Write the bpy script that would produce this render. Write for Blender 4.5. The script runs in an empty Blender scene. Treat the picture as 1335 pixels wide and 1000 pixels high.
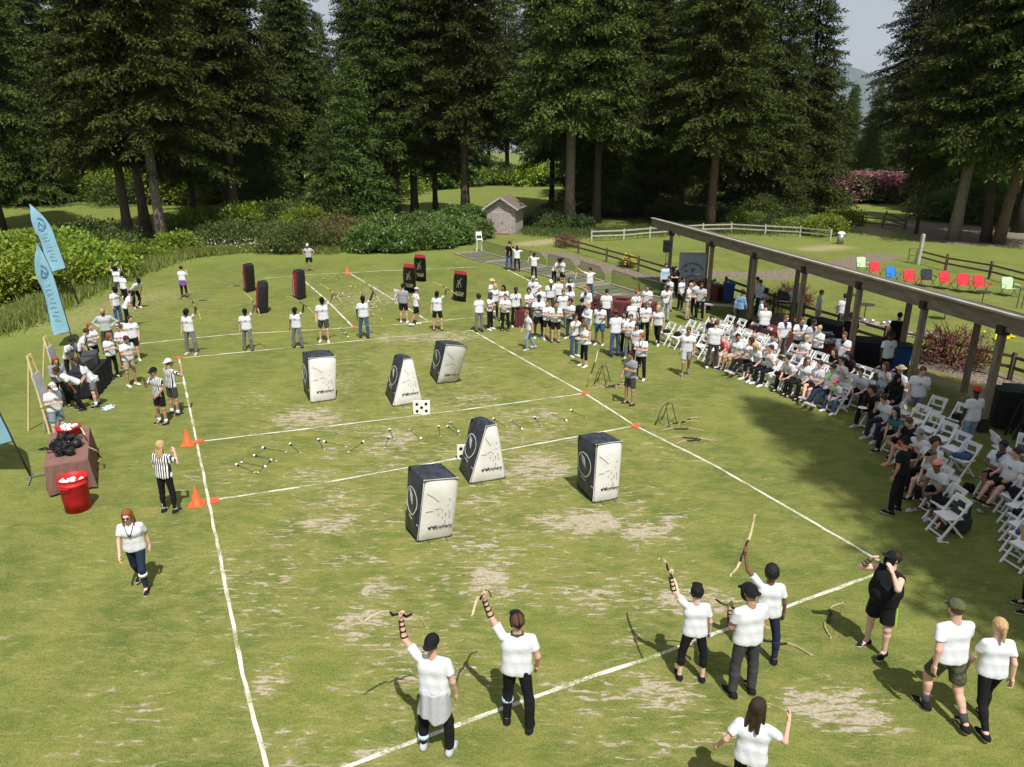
import bpy, bmesh, math, random
import numpy as np
from mathutils import Vector, Matrix, Euler
rad = math.radians
SC = bpy.context.scene
# ---------------------------------------------------------------- camera
CAM_F, CAM_P, CAM_H = 931.0, rad(18.4), 7.6
cam = bpy.data.cameras.new('camera'); camo = bpy.data.objects.new('camera', cam)
SC.collection.objects.link(camo); SC.camera = camo
cam.sensor_fit = 'HORIZONTAL'; cam.sensor_width = 36; cam.lens = 36*CAM_F/1335
cam.clip_start = 0.1; cam.clip_end = 30000
camo.location = (0, 0, CAM_H); camo.rotation_euler = (rad(90)-CAM_P, 0, 0)
# ---------------------------------------------------------------- light
SUN_EL, SUN_AZ = rad(60), rad(163)      # azimuth clockwise from +Y: behind the camera, to the right
w = bpy.data.worlds.new('World'); SC.world = w; w.use_nodes = True
nt = w.node_tree; nt.nodes.clear()
sky = nt.nodes.new('ShaderNodeTexSky'); sky.sky_type = 'NISHITA'; sky.sun_disc = False
sky.sun_elevation = SUN_EL; sky.sun_rotation = SUN_AZ; sky.dust_density = 3.5; sky.air_density = 1.0; sky.ozone_density = 1.0
# thin bright overcast veil mixed over the clear sky
tc = nt.nodes.new('ShaderNodeTexCoord'); nz = nt.nodes.new('ShaderNodeTexNoise'); nz.inputs['Scale'].default_value = 3; nz.inputs['Detail'].default_value = 5
nt.links.new(tc.outputs['Generated'], nz.inputs['Vector'])
rp = nt.nodes.new('ShaderNodeMapRange'); rp.inputs['From Min'].default_value = .3; rp.inputs['From Max'].default_value = .7
rp.inputs['To Min'].default_value = .35; rp.inputs['To Max'].default_value = .75
nt.links.new(nz.outputs['Fac'], rp.inputs['Value'])
mx = nt.nodes.new('ShaderNodeMix'); mx.data_type = 'RGBA'
mx.inputs[7].default_value = (10.6, 11.0, 11.7, 1)
nt.links.new(rp.outputs['Result'], mx.inputs[0]); nt.links.new(sky.outputs['Color'], mx.inputs[6])
bg = nt.nodes.new('ShaderNodeBackground'); bg.inputs['Strength'].default_value = 0.056
out = nt.nodes.new('ShaderNodeOutputWorld')
nt.links.new(mx.outputs[2], bg.inputs['Color']); nt.links.new(bg.outputs['Background'], out.inputs['Surface'])
sun = bpy.data.lights.new('sun', 'SUN'); suno = bpy.data.objects.new('sun', sun); SC.collection.objects.link(suno)
sun.energy = 4.7; sun.angle = rad(0.5); sun.color = (1, .965, .915)
sd = Vector((math.sin(SUN_AZ)*math.cos(SUN_EL), math.cos(SUN_AZ)*math.cos(SUN_EL), math.sin(SUN_EL)))
suno.rotation_euler = sd.to_track_quat('Z', 'Y').to_euler(); suno.location = sd*50
SC.view_settings.view_transform = 'Standard'; SC.view_settings.look = 'None'
SC.view_settings.exposure = 0.22; SC.view_settings.gamma = 1
SC.render.engine = 'CYCLES'
SC.cycles.max_bounces = 5; SC.cycles.diffuse_bounces = 2; SC.cycles.glossy_bounces = 2; SC.cycles.transmission_bounces = 2
SC.cycles.transparent_max_bounces = 6; SC.cycles.use_denoising = True
# ---------------------------------------------------------------- helpers
def P(x, y, z=0.0):
    """point at height z under a photo pixel"""
    xc = (x-667.5)/CAM_F; yc = (y-500)/CAM_F
    dy = math.cos(CAM_P)-yc*math.sin(CAM_P); dz = -math.sin(CAM_P)-yc*math.cos(CAM_P)
    t = (z-CAM_H)/dz
    return Vector((xc*t, dy*t, z))
COL = SC.collection
def tag(o, label=None, cat=None, group=None, kind=None):
    if label: o['label'] = label
    if cat: o['category'] = cat
    if group: o['group'] = group
    if kind: o['kind'] = kind
    return o
def empty(name, loc=(0, 0, 0), rz=0, label=None, cat=None, group=None, kind=None, s=1):
    o = bpy.data.objects.new(name, None); COL.objects.link(o); o.empty_display_size = .3
    o.location = loc; o.rotation_euler = (0, 0, rz); o.scale = (s, s, s) if not hasattr(s, '__len__') else s
    return tag(o, label, cat, group, kind)
def link(name, me, parent=None, loc=None, rz=None):
    o = bpy.data.objects.new(name, me); COL.objects.link(o)
    if parent is not None: o.parent = parent
    if loc is not None: o.location = loc
    if rz is not None: o.rotation_euler = (0, 0, rz)
    return o
def mesh_np(name, V, F, mats=(), mi=None, smooth=False):
    """V (n,3), F list of arrays (k,3)/(k,4) or single array"""
    me = bpy.data.meshes.new(name)
    V = np.asarray(V, dtype=np.float32)
    if isinstance(F, np.ndarray): F = [F]
    F = [np.asarray(f, dtype=np.int32) for f in F if len(f)]
    nf = sum(len(f) for f in F); nl = sum(f.size for f in F)
    me.vertices.add(len(V)); me.vertices.foreach_set('co', V.ravel())
    me.loops.add(nl); me.polygons.add(nf)
    me.loops.foreach_set('vertex_index', np.concatenate([f.ravel() for f in F]))
    tot = np.concatenate([np.full(len(f), f.shape[1], np.int32) for f in F])
    st = np.concatenate([[0], np.cumsum(tot)[:-1]]).astype(np.int32)
    me.polygons.foreach_set('loop_start', st)
    if mi is not None: me.polygons.foreach_set('material_index', np.asarray(mi, dtype=np.int32))
    me.polygons.foreach_set('use_smooth', np.full(nf, smooth))
    for m in mats: me.materials.append(m)
    me.update(calc_edges=True); me.validate()
    return me
class MB:
    """collects boxes, bars, tubes, sheets into one mesh"""
    def __init__(s): s.v = []; s.f = []; s.m = []; s.cur = 0
    def mat(s, i): s.cur = i; return s
    def add(s, vs, fs):
        n = len(s.v); s.v += [tuple(v) for v in vs]
        for f in fs: s.f.append([i+n for i in f]); s.m.append(s.cur)
        return s
    def box(s, c, d, R=None, taper=1.0):
        x, y, z = d[0]/2, d[1]/2, d[2]/2; t = taper
        vs = [Vector(q) for q in ((-x, -y, -z), (x, -y, -z), (x, y, -z), (-x, y, -z), (-x*t, -y*t, z), (x*t, -y*t, z), (x*t, y*t, z), (-x*t, y*t, z))]
        if R is not None: vs = [R @ q for q in vs]
        c = Vector(c); vs = [q+c for q in vs]
        return s.add(vs, [(0, 3, 2, 1), (4, 5, 6, 7), (0, 1, 5, 4), (1, 2, 6, 5), (2, 3, 7, 6), (3, 0, 4, 7)])
    def bar(s, a, b, w, h=None, up=(0, 0, 1)):
        a = Vector(a); b = Vector(b); h = w if h is None else h
        z = (b-a).normalized(); u = Vector(up)
        if abs(z.dot(u)) > .98: u = Vector((0, 1, 0))
        x = u.cross(z).normalized(); y = z.cross(x)
        vs = []
        for p in (a, b):
            for sx, sy in ((-1, -1), (1, -1), (1, 1), (-1, 1)): vs.append(p+x*sx*w/2+y*sy*h/2)
        return s.add(vs, [(0, 3, 2, 1), (4, 5, 6, 7), (0, 1, 5, 4), (1, 2, 6, 5), (2, 3, 7, 6), (3, 0, 4, 7)])
    def tube(s, pts, r, n=8, cap=True):
        pts = [Vector(p) for p in pts]; rs = r if hasattr(r, '__len__') else [r]*len(pts)
        base = len(s.v); prev = None
        for i, p in enumerate(pts):
            d = (pts[min(i+1, len(pts)-1)]-pts[max(i-1, 0)]).normalized()
            if prev is None:
                u = Vector((0, 0, 1)) if abs(d.z) < .9 else Vector((1, 0, 0))
                x = u.cross(d).normalized()
            else: x = (prev-d*prev.dot(d)).normalized()
            prev = x; y = d.cross(x)
            for k in range(n):
                a = 2*math.pi*k/n; s.v.append(tuple(p+(x*math.cos(a)+y*math.sin(a))*rs[i]))
        for i in range(len(pts)-1):
            for k in range(n):
                q = base+i*n; s.f.append([q+k, q+(k+1) % n, q+n+(k+1) % n, q+n+k]); s.m.append(s.cur)
        if cap:
            s.f.append([base+k for k in range(n)][::-1]); s.m.append(s.cur)
            q = base+(len(pts)-1)*n; s.f.append([q+k for k in range(n)]); s.m.append(s.cur)
        return s
    def lathe(s, prof, c=(0, 0, 0), n=16):
        """prof = [(r,z)...]"""
        base = len(s.v); c = Vector(c)
        for r, z in prof:
            for k in range(n):
                a = 2*math.pi*k/n; s.v.append(tuple(c+Vector((r*math.cos(a), r*math.sin(a), z))))
        for i in range(len(prof)-1):
            for k in range(n):
                q = base+i*n; s.f.append([q+k, q+(k+1) % n, q+n+(k+1) % n, q+n+k]); s.m.append(s.cur)
        return s
    def ball(s, c, r, n=8, m=6, sc=(1, 1, 1)):
        c = Vector(c); prof = []
        base = len(s.v)
        for i in range(m+1):
            t = math.pi*i/m
            for k in range(n):
                a = 2*math.pi*k/n
                s.v.append((c.x+r*sc[0]*math.sin(t)*math.cos(a), c.y+r*sc[1]*math.sin(t)*math.sin(a), c.z-r*sc[2]*math.cos(t)))
        for i in range(m):
            for k in range(n):
                q = base+i*n; s.f.append([q+k, q+(k+1) % n, q+n+(k+1) % n, q+n+k]); s.m.append(s.cur)
        return s
    def mesh(s, name, mats, smooth=False):
        me = bpy.data.meshes.new(name); me.from_pydata(s.v, [], s.f)
        if not isinstance(mats, (list, tuple)): mats = [mats]
        for m in mats: me.materials.append(m)
        me.polygons.foreach_set('material_index', s.m)
        if smooth: me.polygons.foreach_set('use_smooth', [True]*len(s.f))
        me.update(); return me
    def build(s, name, mats, parent=None, smooth=False, bevel=0):
        o = link(name, s.mesh(name, mats, smooth), parent)
        if bevel:
            b = o.modifiers.new('bevel', 'BEVEL'); b.width = bevel; b.segments = 2; b.limit_method = 'ANGLE'
        return o
def copy_tree(o, parent=None):
    c = o.copy(); COL.objects.link(c); c.parent = parent
    for ch in list(o.children): copy_tree(ch, c)
    return c
def retag(o, label, group=None):
    o['label'] = label
    if group: o['group'] = group
    return o
# ---------------------------------------------------------------- materials
MC = {}
def mat(name, col, rough=.8, var=.12, scale=8, bump=0, bscale=30, metal=0, spec=.3, trans=0, stretch=None, obj=True):
    if name in MC: return MC[name]
    m = bpy.data.materials.new(name); m.use_nodes = True; t = m.node_tree; b = t.nodes['Principled BSDF']
    b.inputs['Roughness'].default_value = rough; b.inputs['Metallic'].default_value = metal
    b.inputs['Specular IOR Level'].default_value = spec
    co = t.nodes.new('ShaderNodeTexCoord'); src = co.outputs['Object']
    if stretch:
        mp = t.nodes.new('ShaderNodeMapping'); mp.inputs['Scale'].default_value = stretch
        t.links.new(src, mp.inputs['Vector']); src = mp.outputs['Vector']
    n = t.nodes.new('ShaderNodeTexNoise'); n.inputs['Scale'].default_value = scale; n.inputs['Detail'].default_value = 4
    t.links.new(src, n.inputs['Vector'])
    r = t.nodes.new('ShaderNodeValToRGB'); r.color_ramp.elements[0].position = .3; r.color_ramp.elements[1].position = .7
    c = col; r.color_ramp.elements[0].color = (*[max(0, x*(1-var)) for x in c], 1); r.color_ramp.elements[1].color = (*[min(1, x*(1+var)) for x in c], 1)
    t.links.new(n.outputs['Fac'], r.inputs['Fac']); t.links.new(r.outputs['Color'], b.inputs['Base Color'])
    if bump:
        n2 = t.nodes.new('ShaderNodeTexNoise'); n2.inputs['Scale'].default_value = bscale; n2.inputs['Detail'].default_value = 5
        t.links.new(src, n2.inputs['Vector'])
        bp = t.nodes.new('ShaderNodeBump'); bp.inputs['Strength'].default_value = bump; bp.inputs['Distance'].default_value = .02
        t.links.new(n2.outputs['Fac'], bp.inputs['Height']); t.links.new(bp.outputs['Normal'], b.inputs['Normal'])
    MC[name] = m; return m
def leaf_mat(name, c1, c2, trans=.25, rough=.55, per_obj=.25, spec=.25):
    """leaf colour varies per leaf and per plant"""
    if name in MC: return MC[name]
    m = bpy.data.materials.new(name); m.use_nodes = True; t = m.node_tree; b = t.nodes['Principled BSDF']
    g = t.nodes.new('ShaderNodeNewGeometry'); oi = t.nodes.new('ShaderNodeObjectInfo')
    co = t.nodes.new('ShaderNodeTexCoord'); n = t.nodes.new('ShaderNodeTexNoise'); n.inputs['Scale'].default_value = .8; n.inputs['Detail'].default_value = 2
    t.links.new(co.outputs['Object'], n.inputs['Vector'])
    a = t.nodes.new('ShaderNodeMath'); a.operation = 'MULTIPLY'; a.inputs[1].default_value = .55; t.links.new(g.outputs['Random Per Island'], a.inputs[0])
    a2 = t.nodes.new('ShaderNodeMath'); a2.operation = 'MULTIPLY_ADD'; a2.inputs[1].default_value = .5; t.links.new(n.outputs['Fac'], a2.inputs[0]); t.links.new(a.outputs[0], a2.inputs[2])
    mx = t.nodes.new('ShaderNodeMix'); mx.data_type = 'RGBA'; mx.inputs[6].default_value = (*c1, 1); mx.inputs[7].default_value = (*c2, 1)
    t.links.new(a2.outputs[0], mx.inputs[0])
    hs = t.nodes.new('ShaderNodeHueSaturation')
    mr = t.nodes.new('ShaderNodeMapRange'); mr.inputs['To Min'].default_value = 1-per_obj; mr.inputs['To Max'].default_value = 1+per_obj
    t.links.new(oi.outputs['Random'], mr.inputs['Value']); t.links.new(mr.outputs['Result'], hs.inputs['Value']); t.links.new(mx.outputs[2], hs.inputs['Color'])
    mr2 = t.nodes.new('ShaderNodeMapRange'); mr2.inputs['To Min'].default_value = .485; mr2.inputs['To Max'].default_value = .512
    t.links.new(oi.outputs['Random'], mr2.inputs['Value']); t.links.new(mr2.outputs['Result'], hs.inputs['Hue'])
    t.links.new(hs.outputs['Color'], b.inputs['Base Color']); b.inputs['Roughness'].default_value = rough; b.inputs['Specular IOR Level'].default_value = spec
    if trans:
        tr = t.nodes.new('ShaderNodeBsdfTranslucent'); t.links.new(hs.outputs['Color'], tr.inputs['Color'])
        ms = t.nodes.new('ShaderNodeMixShader'); ms.inputs[0].default_value = trans
        t.links.new(b.outputs[0], ms.inputs[1]); t.links.new(tr.outputs[0], ms.inputs[2]); t.links.new(ms.outputs[0], t.nodes['Material Output'].inputs['Surface'])
    MC[name] = m; return m
# ================================================================ ground
def seg_dist(X, Y, a, b):
    dx, dy = b[0]-a[0], b[1]-a[1]; L = dx*dx+dy*dy+1e-9
    t = np.clip(((X-a[0])*dx+(Y-a[1])*dy)/L, 0, 1)
    return np.hypot(X-a[0]-t*dx, Y-a[1]-t*dy)
def axis(lo, d0, d1, hi, step):
    mid = np.arange(d0, d1+1e-6, step); L = []; s = step; x = d0
    while x > lo: s *= 1.13; x -= s; L.append(x)
    R = []; s = step; x = d1
    while x < hi: s *= 1.13; x += s; R.append(x)
    return np.array(L[::-1]+list(mid)+R)
gx = axis(-700, -20, 20, 700, .22); gy = axis(-60, 5, 60, 900, .22)
GX, GY = np.meshgrid(gx, gy, indexing='ij')
def ell(px, py, rx, ry):
    c = P(px, py); a = (P(px+rx, py)-c).length; b = abs(P(px, py-ry).y-P(px, py+ry).y)/2
    return c, a, b
bare = np.zeros_like(GX)
PATCH = [(760, 680, 75, 22, 1), (845, 695, 50, 22, .9), (700, 608, 60, 26, .9), (625, 655, 45, 18, .6), (640, 752, 38, 26, 1), (655, 775, 70, 20, .7), (470, 812, 52, 30, .85),
 (350, 880, 40, 25, .6), (535, 882, 34, 10, 1.1), (1060, 920, 60, 30, 1.0), (1115, 925, 45, 45, 1.0), (900, 785, 75, 26, .9), (860, 905, 65, 30, .95), (770, 905, 50, 22, .6),
 (430, 683, 60, 16, .8), (400, 545, 60, 20, .8), (490, 768, 30, 22, .8), (515, 572, 36, 16, .8), (405, 620, 40, 14, .7), (620, 520, 50, 12, .6), (440, 500, 40, 18, .4),
 (470, 730, 80, 12, .6), (720, 890, 40, 20, .5), (335, 900, 30, 40, .55), (770, 780, 60, 28, .65), (870, 682, 12, 10, 1), (575, 440, 60, 10, .7), (520, 440, 60, 9, .6), (500, 375, 60, 10, .35),
 (350, 760, 60, 16, .5), (590, 590, 40, 12, .6), (560, 870, 60, 10, .5), (960, 960, 40, 20, .6), (880, 970, 60, 20, .5), (480, 900, 70, 25, .45), (660, 570, 60, 14, .5), (455, 560, 60, 10, .5),
 (430, 590, 20, 12, .6), (330, 520, 50, 20, .35), (720, 700, 90, 30, .35), (460, 650, 120, 30, .3), (690, 540, 70, 12, .6), (470, 470, 50, 14, .35), (610, 480, 30, 16, .4), (830, 640, 40, 14, .35), (380, 960, 70, 26, .55),
 (560, 760, 60, 20, .4), (820, 830, 60, 20, .3), (480, 985, 60, 20, .6), (360, 700, 60, 20, .45), (330, 820, 40, 20, .4), (600, 700, 60, 15, .5), (1000, 700, 60, 15, .2), (480, 390, 60, 20, .45), (570, 460, 30, 20, .4)]
for px, py, rx, ry, s in PATCH:
    c, a, b = ell(px, py, rx, ry)
    d = np.sqrt(((GX-c.x)/a)**2+((GY-c.y)/b)**2)
    bare = np.maximum(bare, s*np.clip(1.35-d, 0, 1))
rough_ = np.clip((GY-49-4*np.sin(GX*.11))/6, 0, 1)*.6
# long grass along the left edge of the lawn
edge = [P(0, 445), P(100, 372), P(210, 345), P(330, 330), P(440, 331), P(560, 330)]
for a, b in zip(edge[:-1], edge[1:]): rough_ = np.maximum(rough_, np.clip(1.6-seg_dist(GX, GY, a, b)/2.2, 0, 1))
mulch = np.zeros_like(GX)
def mstrip(pts, wd, arr, hard=.5):
    for a, b in zip(pts[:-1], pts[1:]): np.maximum(arr, np.clip((wd-seg_dist(GX, GY, a, b))/hard+.5, 0, 1), out=arr)
mstrip([P(915, 357), P(1000, 360), P(1065, 352), P(1150, 334)], 1.3, mulch, 1.2)
mstrip([P(716, 330), P(760, 342), P(800, 352)], 1.2, mulch, .8)
mstrip([P(800, 352), P(870, 366)], .8, mulch, .8)
mstrip([P(1000, 412), P(1090, 440), P(1180, 462), P(1335, 505)], 1.0, mulch, .7)
mstrip([P(1210, 296), P(1245, 300), P(1275, 312)], 5, mulch, 4)
putt = np.clip((28-np.hypot(GX-72, (GY-62)*1.4))/.7, 0, 1)
thin = np.zeros_like(GX)
mstrip([P(1110, 292), P(1140, 300), P(1150, 306)], 1.6, thin, 3)
mstrip([P(1060, 325), P(1090, 322)], 1.5, thin, 3)
mstrip([P(1190, 485), P(1240, 500), P(1335, 545)], .7, thin, 1.5)
mstrip([P(690, 318), P(740, 312)], 1.5, thin, 2)
mstrip([P(90, 420), P(200, 385)], 2.5, thin, 9); thin[GX < -12] *= .75
def shade_noise(X, Y): return .5+.25*np.sin(X*.31+np.sin(Y*.17)*2)+.25*np.sin(Y*.23+np.cos(X*.13)*2)
hill = 1.3*np.exp(-(((GX-22)/26)**2+((GY-122)/16)**2)) + 2.2*np.exp(-(((GX-75)/30)**2+((GY-130)/22)**2))+1.2*np.exp(-(((GX+70)/25)**2+((GY-96)/14)**2))
GZ = hill*np.clip((GY-75)/20, 0, 1)
def gz(x, y):
    h = 1.3*math.exp(-(((x-22)/26)**2+((y-122)/16)**2))+2.2*math.exp(-(((x-75)/30)**2+((y-130)/22)**2))+1.2*math.exp(-(((x+70)/25)**2+((y-96)/14)**2))
    return h*min(1, max(0, (y-75)/20))
dry = np.clip(1.15-np.hypot((GX+1.5)/13, (GY-18)/21), .0, 1); dry = np.maximum(dry, .55*np.clip(1.2-np.hypot((GX+12)/10, (GY-34)/9), 0, 1))
bare = np.maximum(bare, .54*np.clip(1.3-np.hypot((GX+1.5)/7.5, (GY-15)/13), 0, 1)*(.55+.45*np.sin(GX*1.3+GY*.7)*np.sin(GY*1.1-GX*.4)))
nx, ny = GX.shape
idx = np.arange(nx*ny).reshape(nx, ny)
F = np.stack([idx[:-1, :-1], idx[1:, :-1], idx[1:, 1:], idx[:-1, 1:]], -1).reshape(-1, 4)
def ground_mat():
    m = bpy.data.materials.new('lawn'); m.use_nodes = True; t = m.node_tree; b = t.nodes['Principled BSDF']; L = t.links.new; N = t.nodes.new
    co = N('ShaderNodeTexCoord').outputs['Object']
    def noise(s, d=4, r=.5, st=None, rot=0, dist=0):
        src = co
        if st:
            mp = N('ShaderNodeMapping'); mp.inputs['Scale'].default_value = st; mp.inputs['Rotation'].default_value = (0, 0, rot); L(co, mp.inputs['Vector']); src = mp.outputs['Vector']
        n = N('ShaderNodeTexNoise'); n.inputs['Scale'].default_value = s; n.inputs['Detail'].default_value = d; n.inputs['Roughness'].default_value = r; n.inputs['Distortion'].default_value = dist
        L(src, n.inputs['Vector']); return n.outputs['Fac']
    def ramp(f, a, bb, lo=0, hi=1):
        r = N('ShaderNodeMapRange'); r.inputs['From Min'].default_value = a; r.inputs['From Max'].default_value = bb; r.inputs['To Min'].default_value = lo; r.inputs['To Max'].default_value = hi; L(f, r.inputs['Value']); return r.outputs['Result']
    def mix(f, a, bb):
        x = N('ShaderNodeMix'); x.data_type = 'RGBA'
        if hasattr(f, 'node'): L(f, x.inputs[0])
        else: x.inputs[0].default_value = f
        for k, q in ((6, a), (7, bb)):
            if hasattr(q, 'node'): L(q, x.inputs[k])
            else: x.inputs[k].default_value = (*q, 1)
        return x.outputs[2]
    def math_(op, a, bb):
        x = N('ShaderNodeMath'); x.operation = op
        for k, q in ((0, a), (1, bb)):
            if hasattr(q, 'node'): L(q, x.inputs[k])
            else: x.inputs[k].default_value = q
        return x.outputs[0]
    def attr(n):
        a = N('ShaderNodeAttribute'); a.attribute_name = n; return a.outputs['Fac']
    big = ramp(noise(.45, 6, .65, (1, .7, 1), .5), .40, .60)
    midn = ramp(noise(1.7, 7, .74, (.8, 1.5, 1), .25, .5), .42, .62)
    fine = ramp(noise(24, 5, .8, (1, .6, 1), .5), .40, .60)
    vfine = ramp(noise(75, 4, .8, (1, .45, 1), .3), .42, .62)
    g1 = mix(big, G_DARK, G_LIGHT)
    g2 = mix(math_('MULTIPLY', midn, math_('ADD', math_('MULTIPLY', attr('dry'), .55), .25)), g1, G_YEL)
    g3 = mix(math_('MULTIPLY', fine, .50), g2, G_FINE)
    g4 = mix(math_('MULTIPLY', vfine, .48), g3, G_TIP)
    # straw flecks
    fl = ramp(noise(30, 5, .8, (.6, 1.6, 1), .25), .58, .68)
    g4 = mix(math_('MULTIPLY', fl, .5), g4, (.42, .37, .19))
    putc = mix(midn, (.2, .26, .06), (.23, .3, .07)); g5 = mix(attr('putt'), g4, putc)
    rg = mix(ramp(noise(9, 4, .7), .35, .65), (.10, .15, .025), (.22, .25, .06)); g6 = mix(math_('MULTIPLY', attr('rough'), .75), g5, rg)
    # worn turf: streaky patches of bare ground
    st = noise(3.4, 3, .62, (.8, 2.9, 1), .22, .9)
    st2 = noise(9.0, 4, .7, (.7, 2.1, 1), .15, .4)
    s2 = noise(2.4, 4, .7)
    sm = math_('ADD', math_('MULTIPLY', st, .76), math_('MULTIPLY', st2, .24))
    thr = math_('ADD', math_('MULTIPLY', attr('bare'), .235), math_('MULTIPLY', math_('SUBTRACT', s2, .5), .22))
    bm = ramp(math_('ADD', sm, thr), .66, .685)
    bm = math_('MULTIPLY', bm, ramp(attr('bare'), .04, .30))
    halo = ramp(math_('ADD', sm, thr), .55, .70, 0, .5)
    g7 = mix(halo, g6, (.31, .28, .115))
    dirt = mix(ramp(noise(16, 5, .8), .38, .6), (.27, .225, .16), (.50, .43, .33))
    g8 = mix(math_('MULTIPLY', bm, .88), g7, dirt)
    thn = ramp(math_('ADD', noise(5, 5, .7), math_('MULTIPLY', attr('thin'), .5)), .7, .95, 0, .8)
    g8 = mix(thn, g8, (.34, .29, .16))
    mul = mix(ramp(noise(7, 6, .85), .40, .62), (.07, .05, .035), (.32, .265, .20))
    g9 = mix(ramp(math_('ADD', attr('mulch'), math_('MULTIPLY', math_('SUBTRACT', noise(5, 4, .7), .5), .9)), .4, .6), g8, mul)
    L(g9, b.inputs['Base Color']); b.inputs['Roughness'].default_value = .9; b.inputs['Specular IOR Level'].default_value = .12
    bp = N('ShaderNodeBump'); bp.inputs['Strength'].default_value = .55; bp.inputs['Distance'].default_value = .03
    L(math_('ADD', noise(45, 4, .7, (1, .6, 1), .3), math_('MULTIPLY', bm, -.5)), bp.inputs['Height']); L(bp.outputs['Normal'], b.inputs['Normal'])
    return m
G_DARK = (.048, .092, .011); G_LIGHT = (.124, .160, .024); G_YEL = (.30, .26, .075); G_FINE = (.034, .056, .008); G_TIP = (.33, .335, .11)
gm = ground_mat()
gme = mesh_np('ground', np.stack([GX.ravel(), GY.ravel(), GZ.ravel()], -1), F, [gm], smooth=True)
for nme, arr in (('bare', bare), ('rough', rough_), ('mulch', mulch), ('putt', putt), ('thin', thin), ('dry', dry)):
    a = gme.attributes.new(nme, 'FLOAT', 'POINT'); a.data.foreach_set('value', arr.ravel().astype(np.float32))
tag(link('ground', gme), kind='structure')

# painted field lines (worn chalk paint)
def line_mat():
    m = bpy.data.materials.new('line_paint'); m.use_nodes = True; t = m.node_tree; b = t.nodes['Principled BSDF']; L = t.links.new; N = t.nodes.new
    co = N('ShaderNodeTexCoord').outputs['Object']
    n = N('ShaderNodeTexNoise'); n.inputs['Scale'].default_value = 24; n.inputs['Detail'].default_value = 5; n.inputs['Roughness'].default_value = .7; L(co, n.inputs['Vector'])
    n2 = N('ShaderNodeTexNoise'); n2.inputs['Scale'].default_value = 1.6; L(co, n2.inputs['Vector'])
    ad = N('ShaderNodeMath'); ad.operation = 'ADD'; L(n.outputs['Fac'], ad.inputs[0]); L(n2.outputs['Fac'], ad.inputs[1])
    r = N('ShaderNodeValToRGB'); e = r.color_ramp.elements; e[0].position = .40; e[0].color = (.2, .22, .08, 1); e[1].position = .56; e[1].color = (.66, .65, .55, 1)
    hf = N('ShaderNodeMath'); hf.operation = 'MULTIPLY'; hf.inputs[1].default_value = .5; L(ad.outputs[0], hf.inputs[0])
    L(hf.outputs[0], r.inputs['Fac']); L(r.outputs['Color'], b.inputs['Base Color']); b.inputs['Roughness'].default_value = .95; b.inputs['Specular IOR Level'].default_value = .1
    return m
LM = line_mat(); R0 = random.Random(3)
def field_line(pix, wd, zz=.004):
    pts = [P(*q) for q in pix]; out = []
    for a, b in zip(pts[:-1], pts[1:]):
        n = max(2, int((b-a).length/.25))
        out += [a.lerp(b, i/n) for i in range(n)]
    out.append(pts[-1]); V = []; F_ = []
    for i, p in enumerate(out):
        d = (out[min(i+1, len(out)-1)]-out[max(i-1, 0)]).normalized(); nn = Vector((-d.y, d.x, 0))
        wl = wd/2*(1+R0.uniform(-.22, .22)); wr = wd/2*(1+R0.uniform(-.22, .22)); j = R0.uniform(-.008, .008)
        V += [tuple(p+nn*(wl+j)+Vector((0, 0, zz))), tuple(p-nn*(wr-j)+Vector((0, 0, zz)))]
        if i: F_.append((2*i-2, 2*i-1, 2*i+1, 2*i))
    me = bpy.data.meshes.new('field_line'); me.from_pydata(V, [], F_); me.materials.append(LM); me.update()
    tag(link('field_line', me), kind='structure')
field_line([(350, 1012), (317, 880), (292, 752), (268, 632), (250, 545), (233, 466)], 0.058)
field_line([(440, 1005), (520, 974), (625, 935), (750, 890), (870, 850), (1010, 797), (1141, 749)], 0.072, .008)
field_line([(1146, 731), (1040, 669), (930, 606), (830, 556), (764, 514), (690, 473), (616, 431)], 0.0714)
field_line([(258, 576), (420, 557), (600, 535), (763, 513)], 0.0714, .008)
field_line([(279, 652), (400, 634), (520, 612), (700, 579), (830, 555)], 0.0714, .008)
field_line([(236, 467), (360, 455), (500, 441), (616, 431)], 0.0756, .008)
field_line([(183, 448), (300, 436), (430, 429), (520, 423), (637, 412)], 0.0756, .004)
field_line([(396, 366), (424, 390), (461, 427)], 0.0840, .012)
field_line([(457, 357), (505, 386), (557, 418)], 0.0840, .012)
field_line([(340, 363), (410, 358), (500, 353), (623, 348)], 0.0924, .004)
field_line([(662, 352), (690, 366), (702, 373)], 0.0756, .004)
field_line([(225, 501), (243, 499)], 0.0588, .012)
# ================================================================ plants
def leaf_cards(C, D, Nn, Ln, Wd, tri=False):
    """diamond leaves: centre base C, direction D, side from normal Nn"""
    D = D/np.linalg.norm(D, axis=1, keepdims=True)
    S = np.cross(D, Nn); S /= (np.linalg.norm(S, axis=1, keepdims=True)+1e-9)
    n = len(C); Ln = np.broadcast_to(Ln, n)[:, None]; Wd = np.broadcast_to(Wd, n)[:, None]
    V = np.stack([C, C+D*Ln*.45+S*Wd/2, C+D*Ln, C+D*Ln*.45-S*Wd/2], 1).reshape(-1, 3)
    Fq = np.arange(4*n).reshape(n, 4)
    return V, Fq
def rnd_dirs(r, n):
    v = r.normal(size=(n, 3)); return v/np.linalg.norm(v, axis=1, keepdims=True)
BARK = mat('bark_brown', (.115, .085, .06), .95, .45, 3, .9, 9, stretch=(6, 6, 1))
BARKD = mat('bark_dark', (.05, .04, .032), .95, .4, 3, .9, 9, stretch=(6, 6, 1))
BARKL = mat('bark_grey', (.21, .175, .14), .95, .4, 3, .9, 9, stretch=(6, 6, 1))
LIMB = mat('fir_limb', (.032, .028, .018), .95, .3, 5)
FIR = leaf_mat('fir_needles', (.010, .022, .005), (.118, .152, .032), .15, .7, .35, .08)
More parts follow.
